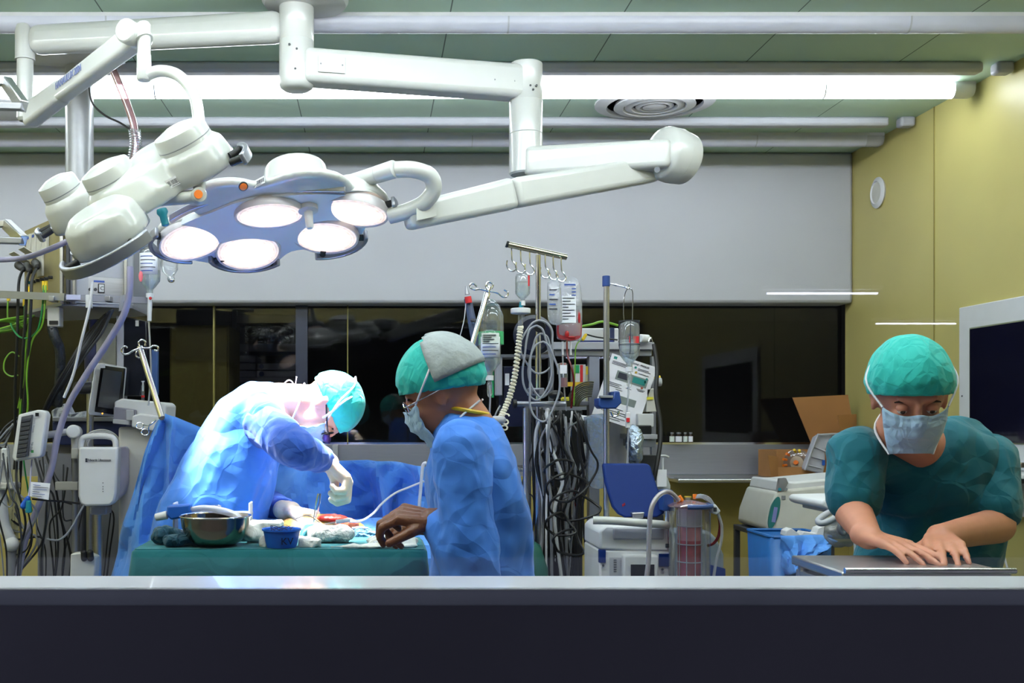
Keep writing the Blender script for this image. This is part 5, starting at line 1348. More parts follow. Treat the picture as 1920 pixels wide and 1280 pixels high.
# slanted hook pole with the green-labelled bottle
t = thing('iv_hanger', 'thin chromed slanted pole with curled hooks behind the middle nurse', 'infusion pole', P(915, 540, 3.5))
build('pole', MB().cyl(P(916, 538, 3.5), P(868, 708, 3.35), .0085), chrome, t)
build('pole', MB().cyl(P(868, 708, 3.35), V((P(845, 0, 3.3).x, 3.3, 0)), .0085), chrome, t)
for pts in (((916, 546), (900, 542), (890, 543), (882, 539), (882, 533), (888, 532), (894, 537)), ((918, 546), (932, 549), (942, 556), (950, 556), (952, 548), (945, 543)), ((915, 544), (911, 536), (916, 529), (924, 533), (922, 541)), ((918, 550), (916, 560), (920, 566))):
    build('hook', MB().tube([P(x, y, 3.48) for x, y in pts], .0028, n=8), chrome, t)
iv_bottle('infusion_bottle', 'big soft clear bottle with white label hanging below the slanted pole hooks', 918, 618, 706, 42, 3.5, .8)
t = thing('infusion_bag', 'upper clear bottle with green band hanging from the slanted pole', 'infusion bag', P(920, 640, 3.53))
build('shell', MB().lathe(P(922, 648, 3.53), [(.02, 0), (.036, .01), (.04, .06), (.038, .1), (.025, .135), (.01, .145)], n=28), clearp, t)
build('green_band', MB().cyl(P(921, 646, 3.52), P(921, 622, 3.52), .0415), mat('green_band', (60, 170, 110), .4), t)
build('band_label', PB(903, 624, 936, 643, 3.44, .004), mat('pale_label', (205, 215, 210), .6), t)
for k in range(4): build('print_line', PB(906, 627 + 4 * k, (930, 922, 927, 918)[k], 628.4 + 4 * k, 3.437, .002), ink, t)
build('hanger_loop', MB().tube([P(905, 600, 3.5), P(908, 575, 3.5), P(920, 562, 3.5), P(934, 575, 3.5), P(937, 600, 3.5)], .003, n=6), clearp, t)
cable('drip_line', PY([(918, 722, 3.5), (919, 750, 3.5), (917, 790, 3.52)]), .003, cleartube, 'drip line under the big soft bottle behind the middle nurse', 'tube')
single('green_strip', PB(922, 696, 926, 745, 3.52, .004), greenp, 'narrow green strip beside the drip chamber behind the middle nurse', 'strip')
t = thing('gooseneck_probe', 'grey pen-like probe with red ring clipped left of the slanted pole', 'probe', P(880, 600, 3.6))
build('tip', MB().cyl(P(876, 552, 3.6), P(874, 536, 3.6), .008, .003), satin, t)
build('red_ring', MB().cyl(P(877, 556, 3.6), P(879, 568, 3.6), .0115), redp, t)
build('barrel', MB().cyl(P(877, 560, 3.62), P(894, 650, 3.6), .013, .016), mat('slate_blue', (62, 74, 104), .4), t)
build('pole_clip', MB().cyl(P(884, 600, 3.61), P(900, 603, 3.46), .006), dgrey, t)
build('wire', MB().tube(PY([(874, 560, 3.6), (870, 600, 3.6), (860, 640, 3.6), (853, 675, 3.6)]), .0016, n=6), whitec, t)

# T-shaped infusion stand
YT = 3.75
t = thing('infusion_stand', 'tall chromed stand with thick cross bar and six hooks', 'infusion stand', V((P(1009, 0, YT).x, YT, 0)))
mb = MB(); pole_to_floor(mb, 1009, 478, YT, .0095); build('pole', mb, chrome, t)
build('collar', MB().cyl(P(1009, 672, YT), P(1009, 700, YT), .0115), chrome, t)
build('cross_bar', MB().cyl(P(952, 458, YT - .02), P(1062, 482, YT + .02), .0105), mat('bar_steel', (190, 184, 160), .15, 1), t)
build('bar_cap', MB().cyl(P(949, 457, YT - .02), P(953, 458.5, YT - .02), .0118), black, t)
for k, x in enumerate((959, 976, 993, 1022, 1037, 1052)):
    y = 462 + (x - 950) * .21
    build('hook', MB().tube([P(x + a, y + b_, YT) for a, b_ in ((0, 0), (1, 22), (6, 30), (9, 37), (6, 43), (0, 44), (-6, 40), (-9, 32), (-8, 24))], .0026, n=8), chrome, t)
tri_base(t, P(1009, 0, YT).x, YT)
cl = build('pole_clamp', PB(992, 727, 1021, 741, YT - .03, .05), satin, t, bevel=.003)
build('clamp_plate', PB(999, 731, 1011, 738, YT - .033, .004), ink, cl)
build('round_badge', MB().cyl(P(1012, 612, YT - .01), P(1012, 612, YT - .03), .021), black, t, bevel=.003)
build('arm_bar', MB().cyl(P(968, 757, YT - .03), P(1060, 757, YT - .03), .0095), satin, t)
build('arm_cap', MB().cyl(P(962, 757, YT - .03), P(969, 757, YT - .03), .015), black, t, bevel=.003)
build('lower_post', MB().cyl(P(986, 765, YT - .03), V((P(986, 0, YT).x, YT - .03, .0)), .011), steel, t)
single('black_bulb', MB().ell(P(1042, 740, 3.7), (.026, .02, .016)), black, 'black oval bulb right of the stand clamp', 'bulb')
iv_bottle('infusion_bottle', 'small clear vial hanging upside down under the second hook', 980, 512, 566, 28, YT, .7, lab=False)
single('red_strip', PB(990, 516, 993, 536, YT - .06, .003), redp, 'short red strip on the small vial', 'strip')
t = thing('pressure_disc', 'white round filter disc under the small vial', 'filter', P(976, 583, YT))
build('disc', MB().cyl(P(976, 588, YT), P(976, 578, YT), .035), white2, t, bevel=.003)
build('chamber', MB().cyl(P(976, 610, YT), P(976, 588, YT), .009), clearp, t)
build('connector', MB().cyl(P(976, 578, YT), P(978, 566, YT), .007), tealp, t)
sp = spline(PY([(976, 612, 3.7), (972, 650, 3.68), (966, 700, 3.6), (955, 745, 3.55), (940, 780, 3.5), (930, 800, 3.5)]), 40); m = len(sp)
single('coiled_hose', MB().tube([p + V((.008 * math.cos(i * 1.15), .008 * math.sin(i * 1.15), 0)) for i, p in enumerate(sp)], .0042, n=6, sm=1), mat('cream_hose', (214, 208, 190), .5), 'cream coiled hose falling from the white filter disc', 'hose')
t = thing('soft_handle', 'grey rounded handle end at the foot of the coiled hose', 'handle', P(935, 787, 3.45))
build('grip', MB().cap(P(928, 786, 3.45), P(942, 787, 3.45), .012), lgrey, t)
build('coil', MB().tube([P(948, 780, 3.47) + V((.012 * math.cos(a * 1.0), .004 * a, .012 * math.sin(a) - .003 * a)) for a in [i * .6 for i in range(26)]], .0028, n=6, sm=1), mat('cream_hose', (214, 208, 190), .5), t)
def soft_bag(name, label, pts, Y, d, m_, cat='infusion bag'):
    t = thing(name, label, cat, P(sum(p[0] for p in pts) / len(pts), max(p[1] for p in pts), Y))
    q = spline([P(x, y, Y) for x, y in pts + [pts[0]]], 4)[:-1]; c_ = sum(q, V()) / len(q)
    rings = [[c_ + (p - c_) * s + V((0, o, 0)) for p in q] for s, o in ((.55, -d), (.85, -d * .7), (.97, -d * .2), (1, 0), (.97, d * .2), (.85, d * .7), (.55, d))]
    build('bag_film', MB().loft(rings), m_, t)
    return t
bagm = clear('bag_film', (245, 248, 252), .08, .12, .3, (225, 228, 240), spots=25)
t = soft_bag('saline_bag', 'clear saline bag with dark print beside the stand', [(1026, 530), (1034, 524), (1048, 528), (1052, 545), (1054, 590), (1052, 606), (1040, 609), (1028, 600), (1026, 560)], 3.78, .02, bagm)
for k in range(5): build('print_line', PB(1030, 542 + 9 * k, (1044, 1040, 1046, 1042, 1045)[k], 544.4 + 9 * k, 3.755, .001), (ink, blueink)[k % 2], t)
t = soft_bag('blood_bag', 'large clear bag with printed label and red liquid at its bottom', [(1047, 522), (1058, 519), (1075, 519), (1086, 530), (1091, 560), (1091, 630), (1084, 638), (1066, 640), (1050, 637), (1043, 628), (1044, 570)], 3.85, .022, bagm)
q = spline(PY([(1045, 610, 3.835), (1060, 606, 3.835), (1078, 603, 3.835), (1085, 580, 3.835), (1090, 600, 3.835), (1090, 628, 3.835), (1082, 636, 3.835), (1066, 638, 3.835), (1050, 634, 3.835), (1045, 626, 3.835), (1045, 610, 3.835)]), 4)[:-1]
build('red_liquid', MB().prism(q, V((0, .02, 0))), clear('blood_liquid', (235, 120, 125), .05, .1, .45, (205, 90, 95)), t)
build('clot', MB().ell(P(1063, 626, 3.83), (.008, .004, .012)).ell(P(1072, 632, 3.83), (.014, .004, .004)).ell(P(1086, 595, 3.83), (.005, .003, .02)), mat('dark_blood', (165, 25, 30), .3), t)
l_ = build('paper_label', PB(1053, 555, 1080, 605, 3.826, .0015), mat('label_225', (225, 228, 238), .6), t)
for k in range(8): build('print_line', PB(1055, 558 + 5.6 * k, (1077, 1070, 1078, 1066)[k % 4], 559.4 + 5.6 * k, 3.824, .001), ink, l_)
for k in range(3): build('print_line', PB(1072, 540 + 6 * k, 1080, 542 + 6 * k, 3.824, .001), blueink, t)
build('print_line', PB(1058, 532, 1079, 535, 3.824, .001), blueink, t)
build('port', MB().cyl(P(1055, 640, 3.85), P(1055, 665, 3.85), .004).cyl(P(1070, 640, 3.85), P(1070, 665, 3.85), .004), white2, t)
cable('blood_line', PY([(1063, 636, 3.83), (1064, 665, 3.82), (1072, 690, 3.8), (1076, 715, 3.8), (1073, 740, 3.8), (1071, 765, 3.8)]), .0035, mat('blood_tube', (95, 18, 26), .25), 'dark red line running down from the blood bag', 'tube')
cable('drip_line', PY([(1055, 665, 3.84), (1056, 690, 3.84), (1058, 730, 3.82), (1062, 770, 3.82)]), .003, cleartube, 'clear line running down from the left port of the blood bag', 'tube')
t = thing('drip_flask', 'small chamber with pink liquid under the blood bag', 'chamber', P(1056, 726, 3.78))
build('shell', MB().cyl(P(1056, 726, 3.8), P(1056, 682, 3.8), .016), clearp, t)
build('pink_liquid', MB().cyl(P(1056, 725, 3.8), P(1056, 708, 3.8), .0145), mat('pink_fluid', (150, 90, 100), .3), t)
build('white_label', PB(1050, 684, 1063, 700, 3.779, .002), paper, t)
mb_specs = [((1010, 600), 30, 50), ((1015, 625), 22, 60), ((1006, 610), 26, 70), ((1018, 640), 28, 75)]
for k, ((cx, cy), rx, ry) in enumerate(mb_specs):
    pts = [P(cx + rx * math.sin(a) * (1 + .15 * math.sin(3 * a + k)), cy + ry - ry * math.cos(a), 3.70 - .012 * k) for a in [2 * PI * i / 14 for i in range(15)]]
    single('cable_loop', MB().tube(pts, .0038, n=6), mat('loop_grey', (140, 143, 152), .4), 'grey cable loop hanging on the tall chromed stand', 'cable', group='grey cable loops on the chromed stand')
single('wall_disc', MB().lathe(P(1000, 628, 3.95), [(.001, -.02), (.06, -.02), (.075, 0), (.001, .01)], axis=V((0, 1, 0)), n=32), mat('night_blue', (20, 26, 52), .4), 'dark blue round disc behind the cable loops', 'disc')

# shelf unit behind
YS = 4.15
t = thing('shelf_trolley', 'white-topped equipment shelf behind the stands', 'shelf', V((P(1130, 0, YS).x, YS + .2, 0)))
build('top_board', PB(1036, 641, 1227, 655, YS, .35), lgrey, t, bevel=.003)
build('top_rail', PB(1040, 656, 1222, 667, YS + .02, .02), satin, t, bevel=.002)
build('post', MB().box(*pbox(1105, 668, 1124, 1500, YS + .02, .05)), mat('post_grey', (130, 134, 150), .45), t)
for y0 in (752, 875, 1000): build('shelf_board', PB(1030, y0, 1232, y0 + 8, YS + .03, .32), satin, t, bevel=.002)
for px in (1034, 1226): build('post', MB().box(*pbox(px - 4, 668, px + 4, 1500, YS + .3, .03)), satin, t)
t = thing('white_monitor_box', 'white flat device with navy stripe on the top shelf', 'device', P(1120, 641, YS))
build('housing', PB(1082, 615, 1160, 641, YS + .03, .25), white2, t, bevel=.004)
build('navy_stripe', PB(1144, 614, 1152, 641, YS + .025, .02), mat('stripe_navy', (40, 50, 90), .4), t)
build('foot_rail', PB(1084, 638, 1150, 642, YS + .02, .05), mat('foot_blue', (35, 50, 110), .4), t)
cable('green_cable', PY([(1090, 612, 4.1), (1110, 608, 4.1), (1130, 603, 4.12), (1158, 610, 4.14)]), .005, gyc, 'green cable lying on the white flat device')
cable('black_cable', PY([(1098, 626, 4.1), (1120, 632, 4.1), (1158, 637, 4.1)]), .003, blackc, 'black cable running over the white flat device')
t = thing('tissue_roll', 'small white wrapped roll at the right end of the top shelf', 'roll', P(1208, 641, YS))
build('roll', MB().cyl(P(1200, 634, 4.12), P(1215, 635, 4.14), .016), white2, t, bevel=.003)
for k in range(2): build('wire_clip', MB().tube(PY([(1216, 640, 4.1), (1219 + 2 * k, 632, 4.1), (1222, 636, 4.1), (1224, 642, 4.1)]), .0015, n=6), chrome, t)
t = thing('ground_line', 'thin yellow-green cable with yellow clip right of the blood bag', 'cable', P(1078, 760, 3.9))
build('cord', MB().tube(PY([(1096, 630, 3.95), (1090, 636, 3.95), (1080, 650, 3.92), (1078, 690, 3.9), (1076, 760, 3.9)]), .0025, n=6), gyc, t)
build('clip', MB().cap(P(1098, 628, 3.94), P(1093, 636, 3.94), .006), yellow, t)
for k, (x0, y0, x1, y1, m_, m2, lab) in enumerate(((1050, 680, 1062, 700, offw, redp, 'small white medicine box left of the pink chamber'), (1076, 683, 1087, 752, white2, greenp, 'narrow medicine box with green top on the middle shelf'),
        (1087, 683, 1098, 752, white2, redp, 'narrow white medicine box with red print on the middle shelf'), (1098, 686, 1105, 752, mat('cream_box', (200, 196, 160), .5), yellow, 'cream packet beside the shelf post'))):
    t = thing('medicine_box', lab, 'box', P(x0, y1, 4.2), 'medicine boxes on the middle shelf')
    build('carton', PB(x0, y0, x1, y1, 4.2, .07), m_, t, bevel=.001)
    build('colour_panel', PB(x0 + 1, y0 + 1, x1 - 1 if k < 2 else x0 + 6, y0 + (16 if k != 2 else 40), 4.197, .004), m2, t)
single('yellow_band', PB(1064, 716, 1105, 724, 4.17, .01), mat('band_yellow', (225, 180, 40), .5), 'yellow strap across the medicine boxes', 'strap')
mb = MB()
for k in range(9):
    r_ = .045 + .006 * k; c_ = P(1106, 768, 4.05 + .004 * k)
    mb.tube([c_ + V((-r_ * 1.0 * math.cos(a), 0, r_ * 1.15 * math.sin(a))) for a in [PI * (-.1 + .65 * i / 8) for i in range(9)]], .003, n=6, sm=3)
single('cable_coil', mb, mat('olive_black', (52, 52, 34), .4), 'dark cable coil resting left of the shelf post', 'cable')
t = thing('name_tag', 'small yellow tag left of the dark cable coil', 'tag', P(1059, 751, 3.95))
build('card', PB(1052, 744, 1067, 751, 3.95, .003), mat('tag_yellow', (225, 215, 60), .6), t)
text('HOLD', P(1053, 750, 3.948), V((1, 0, 0)), V((0, 0, 1)), .0085, ink, t)
t = thing('navy_panel', 'dark navy device with barcode between hose and stand', 'device', P(975, 750, 4.1))
build('housing', PB(944, 686, 1008, 800, 4.1, .15), mat('navy_black', (18, 24, 54), .35), t, bevel=.004)
build('barcode_label', PB(947, 700, 955, 722, 4.095, .003), paper, t)
build('side_bar', PB(930, 668, 942, 741, 4.08, .05), lgrey, t, bevel=.003)
build('top_rail', PB(930, 664, 1030, 670, 4.08, .12), satin, t)
build('stem', MB().box((P(976, 0, 4.15).x, 4.18, .6), (.06, .06, 1.2)), dgrey, t)
single('orange_marker', MB().prism(PY([(966, 682, 4.085), (971, 682, 4.085), (966, 706, 4.085), (962, 706, 4.085)]), V((0, .004, 0))), orange, 'thin orange marker strip behind the coiled hose', 'strip')
cable('white_line', PY([(938, 760, 3.8), (930, 775, 3.8), (925, 795, 3.8), (940, 800, 3.8)]), .003, cleartube, 'clear thin tube curling behind the middle nurse\'s neck', 'tube')

# instruction poster
t = thing('poster', 'tilted white instruction sheet with teal pictures hanging from the shelf', 'poster', P(1170, 735, 4.05))
TL, TR, BR, BL = P(1148, 662, 4.05), P(1233, 689, 4.05), P(1194, 806, 4.05), P(1109, 779, 4.05)
build('sheet', MB().prism([TL, TR, BR, BL], V((0, .002, 0))), paper, t)
pu = (TR - TL).normalized(); pv = (BL - TL).normalized(); W0 = (TR - TL).length; H0 = (BL - TL).length
def prect(u0, v0, u1, v1, m_, parent, name='print_line', d=.001):
    f_ = lambda u, v: TL + pu * (u * W0) + pv * (v * H0) + V((0, -.0005 - d, 0))
    return build(name, MB().prism([f_(u0, v0), f_(u1, v0), f_(u1, v1), f_(u0, v1)], V((0, d, 0))), m_, parent)
tq = mat('teal_print', (30, 130, 125), .6); gq = mat('grey_print', (120, 130, 130), .6)
a_ = prect(.22, .22, .9, .36, gq, t, 'device_picture'); prect(.26, .24, .48, .33, ink, t, 'device_screen', .0015); prect(.58, .24, .86, .33, tq, t, 'device_screen', .0015)
prect(.3, .58, .8, .69, gq, t, 'device_picture'); prect(.24, .58, .34, .66, tq, t, 'device_screen', .0015)
prect(.06, .03, .13, .07, tq, t, 'logo_mark')
text('PROTOCOLE - PRESILES', TL + pu * (.3 * W0) + pv * (.06 * H0), pu, -pv, .0092, ink, t)
for k, (u0, v0, u1) in enumerate(((.06, .1, .5), (.06, .12, .45), (.06, .14, .52), (.62, .1, .85), (.62, .12, .9), (.66, .17, .88), (.05, .42, .4), (.05, .445, .36), (.05, .47, .42), (.5, .44, .62), (.72, .4, .9), (.75, .42, .88), (.3, .5, .45), (.1, .76, .4), (.1, .785, .6), (.1, .83, .7), (.15, .86, .74), (.2, .92, .7), (.2, .95, .6))):
    prect(u0, v0, u1, v0 + .008, ink, t)
for k, (u, v_, m_) in enumerate(((.56, .1, tq), (.6, .17, mat('ochre_print', (190, 150, 40), .6)), (.86, .22, tq), (.85, .27, tq), (.82, .37, mat('rust_print', (160, 80, 60), .6)), (.55, .43, blueink))):
    c_ = TL + pu * (u * W0) + pv * (v_ * H0); build('print_dot', MB().cyl(c_ + V((0, -.0005, 0)), c_ + V((0, -.002, 0)), .0045, n=16), m_, t)

# blue-capped pole with caged bottle
YB = 3.6
t = thing('blue_capped_stand', 'steel infusion pole with blue cap and blue clamp', 'infusion stand', V((P(1137, 0, YB).x, YB, 0)))
mb = MB(); pole_to_floor(mb, 1137, 536, YB, .0098); build('pole', mb, steel, t)
build('cap', MB().cyl(P(1136.5, 537, YB), P(1136.5, 517, YB), .0128), navy, t, bevel=.002)
build('arm', MB().cyl(P(1142, 531, YB), P(1176, 539, YB - .03), .003).ell(P(1155, 534, YB - .01), (.006, .006, .005)), chrome, t)
build('arm_hook', MB().tube(PY([(1170, 537, YB - .03), (1176, 541, YB - .03), (1180, 538, YB - .03), (1178, 533, YB - .03)]), .002, n=6), chrome, t)
cb = build('clamp', MB().prism(PY([(1123, 746, 3.54), (1150, 746, 3.54), (1152, 733, 3.54), (1162, 733, 3.54), (1166, 755, 3.54), (1155, 766, 3.54), (1128, 766, 3.54), (1123, 760, 3.54)]), V((0, .08, 0))), navy, t, bevel=.004)
build('clamp_lever', PB(1126, 741, 1150, 746, 3.53, .03), greyp, cb, bevel=.002)
build('clamp_ring', MB().tube(PY([(1146, 772, 3.55), (1150, 780, 3.55), (1158, 778, 3.55), (1160, 770, 3.55)]), .004, n=8), chrome, t)
tri_base(t, P(1137, 0, YB).x, YB)
t2 = iv_bottle('infusion_bottle', 'clear glass bottle in a wire cage hanging from the blue-capped pole', 1180, 602, 690, 38, 3.57, .6, labcol=(222, 60, 66), lab=False)
build('red_label', PB(1188, 630, 1198, 643, 3.54, .003), redp, t2); build('red_mark', PB(1180, 630, 1182, 642, 3.535, .002), redp, t2)
t = thing('wire_cage', 'thin wire cage with long loop holding the glass bottle', 'hanger', P(1180, 665, 3.57))
for px, Y in ((1161, 3.57), (1198, 3.57), (1182, 3.53)):
    build('wire', MB().tube(PY([(px, 602, Y), (px, 650, Y), (1180 + (px - 1180) * .45, 663, Y)]), .0014, n=6, sm=3), ink, t)
for y, r_ in ((602, .034), (646, .035), (663, .016)):
    c_ = P(1180, y, 3.57); build('ring', MB().tube([c_ + V((r_ * math.cos(a), r_ * math.sin(a), 0)) for a in [2 * PI * i / 20 for i in range(21)]], .0013, n=6, sm=1), ink, t)
build('loop', MB().tube(PY([(1170, 600, 3.57), (1169, 585, 3.57), (1170, 560, 3.57), (1174, 545, 3.57), (1180, 541, 3.57), (1186, 548, 3.57), (1186, 585, 3.57), (1186, 600, 3.57)]), .0016, n=6), chrome, t)
cable('drip_line', PY([(1179, 712, 3.56), (1178, 740, 3.56), (1175, 775, 3.56), (1178, 800, 3.56), (1176, 880, 3.58)]), .003, cleartube, 'clear drip line below the caged bottle', 'tube')
t = thing('roller_clamp', 'white line clamp with red wheel below the caged bottle', 'clamp', P(1178, 800, 3.54))
build('body', PB(1174, 773, 1182, 802, 3.54, .012), white2, t, bevel=.002); build('wheel', PB(1175, 783, 1181, 791, 3.535, .008), redp, t, bevel=.001)

# bags and canister under the poster
t = thing('plastic_pouch', 'shiny clear plastic pouch hanging left of the blue-capped pole', 'pouch', P(1120, 915, 3.72))
film = clear('shiny_film', (225, 232, 240), .2, .08, .3, (205, 215, 230), spots=14)
build('film', MB().prism(spline(PY([(1100, 782, 3.72), (1135, 780, 3.7), (1138, 850, 3.7), (1136, 910, 3.7), (1112, 914, 3.72), (1103, 895, 3.72), (1104, 840, 3.72), (1100, 782, 3.72)]), 4)[:-1], V((0, .05, 0))), film, t, disp=.01, dscale=.03)
build('inner_sleeve', PB(1106, 790, 1128, 850, 3.74, .01), mat('pouch_inner', (120, 130, 140), .6), t)
t = thing('white_canister', 'white cylinder behind the blue-capped pole above the blue lid', 'canister', P(1158, 872, 3.8))
build('shell', MB().lathe(P(1159, 874.5, 4.25), [(.031, 0), (.034, .005), (.034, .17), (.028, .18)], n=28), mat('milky_white', (190, 192, 205), .5), t)
t = thing('foil_bag', 'crumpled silver foil bag right of the white cylinder', 'bag', P(1187, 870, 3.82))
build('foil', MB().ell(P(1190, 835, 3.95), (.034, .03, .08)), mat('silver_foil', (170, 185, 205), .2, .9, bump=1.0, bscale=30), t, disp=.03, dscale=.03)
# stacked devices on the right of the shelf
t = thing('stacked_modules', 'pale device modules stacked at the right end of the shelf', 'device', P(1217, 845, 4.0))
build('tall_module', PB(1212, 728, 1232, 772, 4.05, .15), offw, t, bevel=.004)
build('low_module', PB(1196, 775, 1226, 800, 4.02, .15), white2, t, bevel=.004)
build('black_base', PB(1194, 797, 1222, 815, 4.0, .15), black, t, bevel=.004)
build('shelf_board', PB(1190, 814, 1233, 823, 3.98, .25), lgrey, t, bevel=.002)
build('drawer', PB(1192, 824, 1229, 838, 3.99, .2), satin, t, bevel=.002)
build('yellow_sticker', PB(1213, 744, 1225, 749, 4.045, .003), mat('tag_yellow', (225, 215, 60), .6), t)
build('side_knob', MB().cyl(P(1232, 716, 4.0), P(1240, 716, 4.0), .016), lgrey, t, bevel=.003)
build('yellow_plug', MB().cyl(P(1228, 710, 4.02), P(1238, 708, 4.02), .009), yellow, t)
build('base_column', MB().box((P(1212, 0, 4.1).x, 4.12, .68), (.07, .1, 1.36)), dgrey, t)
cable('thick_black_cable', PY([(1226, 645, 4.0), (1232, 690, 3.98), (1230, 740, 3.96), (1238, 790, 3.94), (1238, 830, 3.92), (1230, 880, 3.9), (1226, 900, 3.9)]), .008, blackc, 'thick black cable hanging right of the stacked modules')
t = thing('soap_bottle', 'white pump bottle of hand gel behind the blue lid', 'bottle', P(1242, 960, 3.9))
build('bottle', MB().lathe(P(1241, 960, 3.95), [(.027, 0), (.03, .006), (.03, .1), (.022, .125), (.012, .14)], n=24, sx=1), mat('bottle_white', (170, 174, 180), .4), t)
build('pump', MB().cyl(P(1242, 888, 3.95), P(1242, 858, 3.95), .005), white2, t); build('spout', MB().tube(PY([(1234, 855, 3.95), (1246, 854, 3.95), (1254, 857, 3.95)]), .004, n=8), white2, t)
build('label', PB(1232, 880, 1250, 912, 3.905, .004), paper, t)
t = thing('bottle_shelf', 'narrow steel bottle shelf behind the blue lid', 'shelf', V((P(1241, 0, 3.95).x, 3.95, 0)))
build('board', PB(1225, 960, 1262, 965, 3.9, .12), satin, t); build('post', MB().box((P(1236, 0, 3.97).x, 3.98, P(0, 965, 3.97).z / 2), (.03, .03, P(0, 965, 3.97).z)), satin, t)

# rack below the stands
YR = 3.95
t = thing('perfusion_rack', 'tall black and steel equipment rack full of cables behind the middle nurse', 'rack', V((P(1030, 0, YR).x, YR + .15, 0)))
for px in (992, 1021, 1066): build('upright', MB().box(*pbox(px - 4, 765, px + 4, 1500, YR, .03)), steel, t)
build('crossbar', PB(985, 762, 1100, 768, YR - .01, .03), satin, t)
dm = build('dark_module', PB(1006, 768, 1092, 792, YR - .02, .25), mat('module_black', (20, 26, 28), .35), t, bevel=.003)
build('green_lamp', PB(1026, 773, 1031, 780, YR - .024, .004), mat('green_led', (20, 200, 110), .4, emit=.8), dm)
build('light_sign', PB(1009, 775, 1015, 783, YR - .024, .004), paper, dm)
build('label_strip', PB(1018, 796, 1032, 804, YR - .012, .004), mat('lilac_label', (170, 172, 205), .5), t)
vent = build('vent_panel', PB(1026, 818, 1070, 880, YR + .01, .2), mat('vent_grey', (90, 94, 104), .4, .3), t, bevel=.002)
for i in range(7):
    for j in range(4): build('vent_slot', PB(1030 + 9 * j, 826 + 7 * i, 1036 + 9 * j, 829 + 7 * i, YR + .007, .004), black, vent)
build('blue_side', PB(1058, 800, 1072, 882, YR + .015, .2), mat('side_blue', (32, 66, 120), .4), t)
for y0 in (878, 1010): build('rack_shelf', PB(975, y0, 1072, y0 + 6, YR - .02, .3), satin, t, bevel=.002)
build('beige_unit', PB(1024, 920, 1076, 1006, YR + .03, .2), mat('beige_unit', (140, 132, 122), .5), t, bevel=.004)
build('grey_unit', PB(1036, 1012, 1072, 1035, YR + .02, .2), dgrey, t, bevel=.003)
build('shell_back', PB(1012, 792, 1092, 1500, YR + .22, .02), mat('rack_black', (16, 18, 22), .5), t)
t = thing('hand_control', 'white hand remote with cord hanging on the black rack', 'remote', P(1045, 835, 3.85))
build('housing', MB().prism(spline(PY([(1040, 779, 3.85), (1054, 780, 3.85), (1060, 795, 3.85), (1056, 822, 3.85), (1050, 835, 3.85), (1036, 834, 3.85), (1032, 820, 3.85), (1034, 790, 3.85), (1040, 779, 3.85)]), 3)[:-1], V((0, .035, 0))), white2, t, bevel=.006)
build('key_mark', PB(1038, 784, 1048, 790, 3.848, .003), ink, t)
build('cord', MB().tube(PY([(1042, 836, 3.86), (1044, 870, 3.86), (1060, 930, 3.86), (1072, 970, 3.86)]), .0035, n=6), whitec, t)
t = thing('paper_cone', 'white paper rolled to a cone with teal edge on the black rack', 'paper', P(1090, 785, 3.85))
build('paper', MB().prism(PY([(1078, 776, 3.85), (1105, 780, 3.85), (1112, 790, 3.85), (1086, 788, 3.85)]), V((0, .03, 0))), paper, t, bevel=.004)
build('teal_edge', MB().prism(PY([(1102, 782, 3.84), (1128, 784, 3.84), (1110, 796, 3.84), (1098, 794, 3.84)]), V((0, .03, 0))), tealp, t, bevel=.004)
t = thing('barcode_tag', 'white barcode tag dangling among the rack cables', 'tag', P(1040, 1052, 3.8))
build('card', MB().prism(PY([(1030, 1036, 3.8), (1036, 1034, 3.8), (1049, 1050, 3.8), (1043, 1055, 3.8)]), V((0, .002, 0))), paper, t)
for k in range(4): build('bar', MB().prism(PY([(1033 + 3 * k, 1038 + 3.6 * k, 3.798), (1036 + 3 * k, 1037 + 3.6 * k, 3.798), (1037 + 3 * k, 1038.5 + 3.6 * k, 3.798), (1034 + 3 * k, 1039.5 + 3.6 * k, 3.798)]), V((0, .001, 0))), ink, t)
single('green_cylinder', MB().lathe(V((P(985, 0, 3.55).x, 3.55, 0)), [(.07, 0), (.075, .01), (.075, 1.0), (.05, 1.08), (.02, 1.1)], n=28), mat('bottle_green', (14, 84, 74), .4), 'dark green gas cylinder right behind the middle nurse', 'cylinder')
random.seed(33)
specs = []
for k in range(30):
    x = random.uniform(1010, 1092); y = random.uniform(770, 792)
    dx = random.uniform(-35, 45)
    Y = 3.84 - .006 * k
    pts = [(x, y - 4, 3.922), (x, y, Y), (x + dx * .3 + random.uniform(-20, 20), y + random.uniform(30, 70), Y - .01), (x + dx + random.uniform(-15, 15), y + random.uniform(90, 140), Y), (x + dx * .4, y + random.uniform(150, 190), Y), (x + dx * .8, 1090, Y)]
    cable('rack_cable', PY(pts), random.choice((.003, .004, .0055, .0065)), (blackc, blackc, whitec, blackc, greyc)[k % 5], 'black or pale cable tangled in front of the black rack', group='tangled cables of the black rack')
for k in range(5):
    c_ = P(1050 + 14 * (k % 3), 880 + 34 * k, 3.66 - .01 * k); r_ = .045 + .012 * (k % 3)
    single('cable_loop', MB().tube([c_ + V((r_ * math.cos(a) * (1 + .3 * math.sin(2 * a + k)), .02 * math.sin(a * 2), r_ * (.75 + .12 * (k % 2)) * math.sin(a + .3 * math.cos(a + k)))) for a in [2 * PI * i / 12 for i in range(13)]], .0045, n=6), blackc, 'black cable loop hanging before the rack', 'cable', group='black cable loops before the rack')
for k in range(3):
    cable('vertical_cable', PY([(1002 + 6 * k, 770, 3.8), (1000 + 5 * k, 850, 3.8), (1003 + 7 * k, 950, 3.8), (1010 + 8 * k, 1090, 3.8)]), .006, (blackc, dgrey, greyc)[k], ('black', 'dark grey', 'light grey')[k] + ' vertical cable at the left side of the rack')
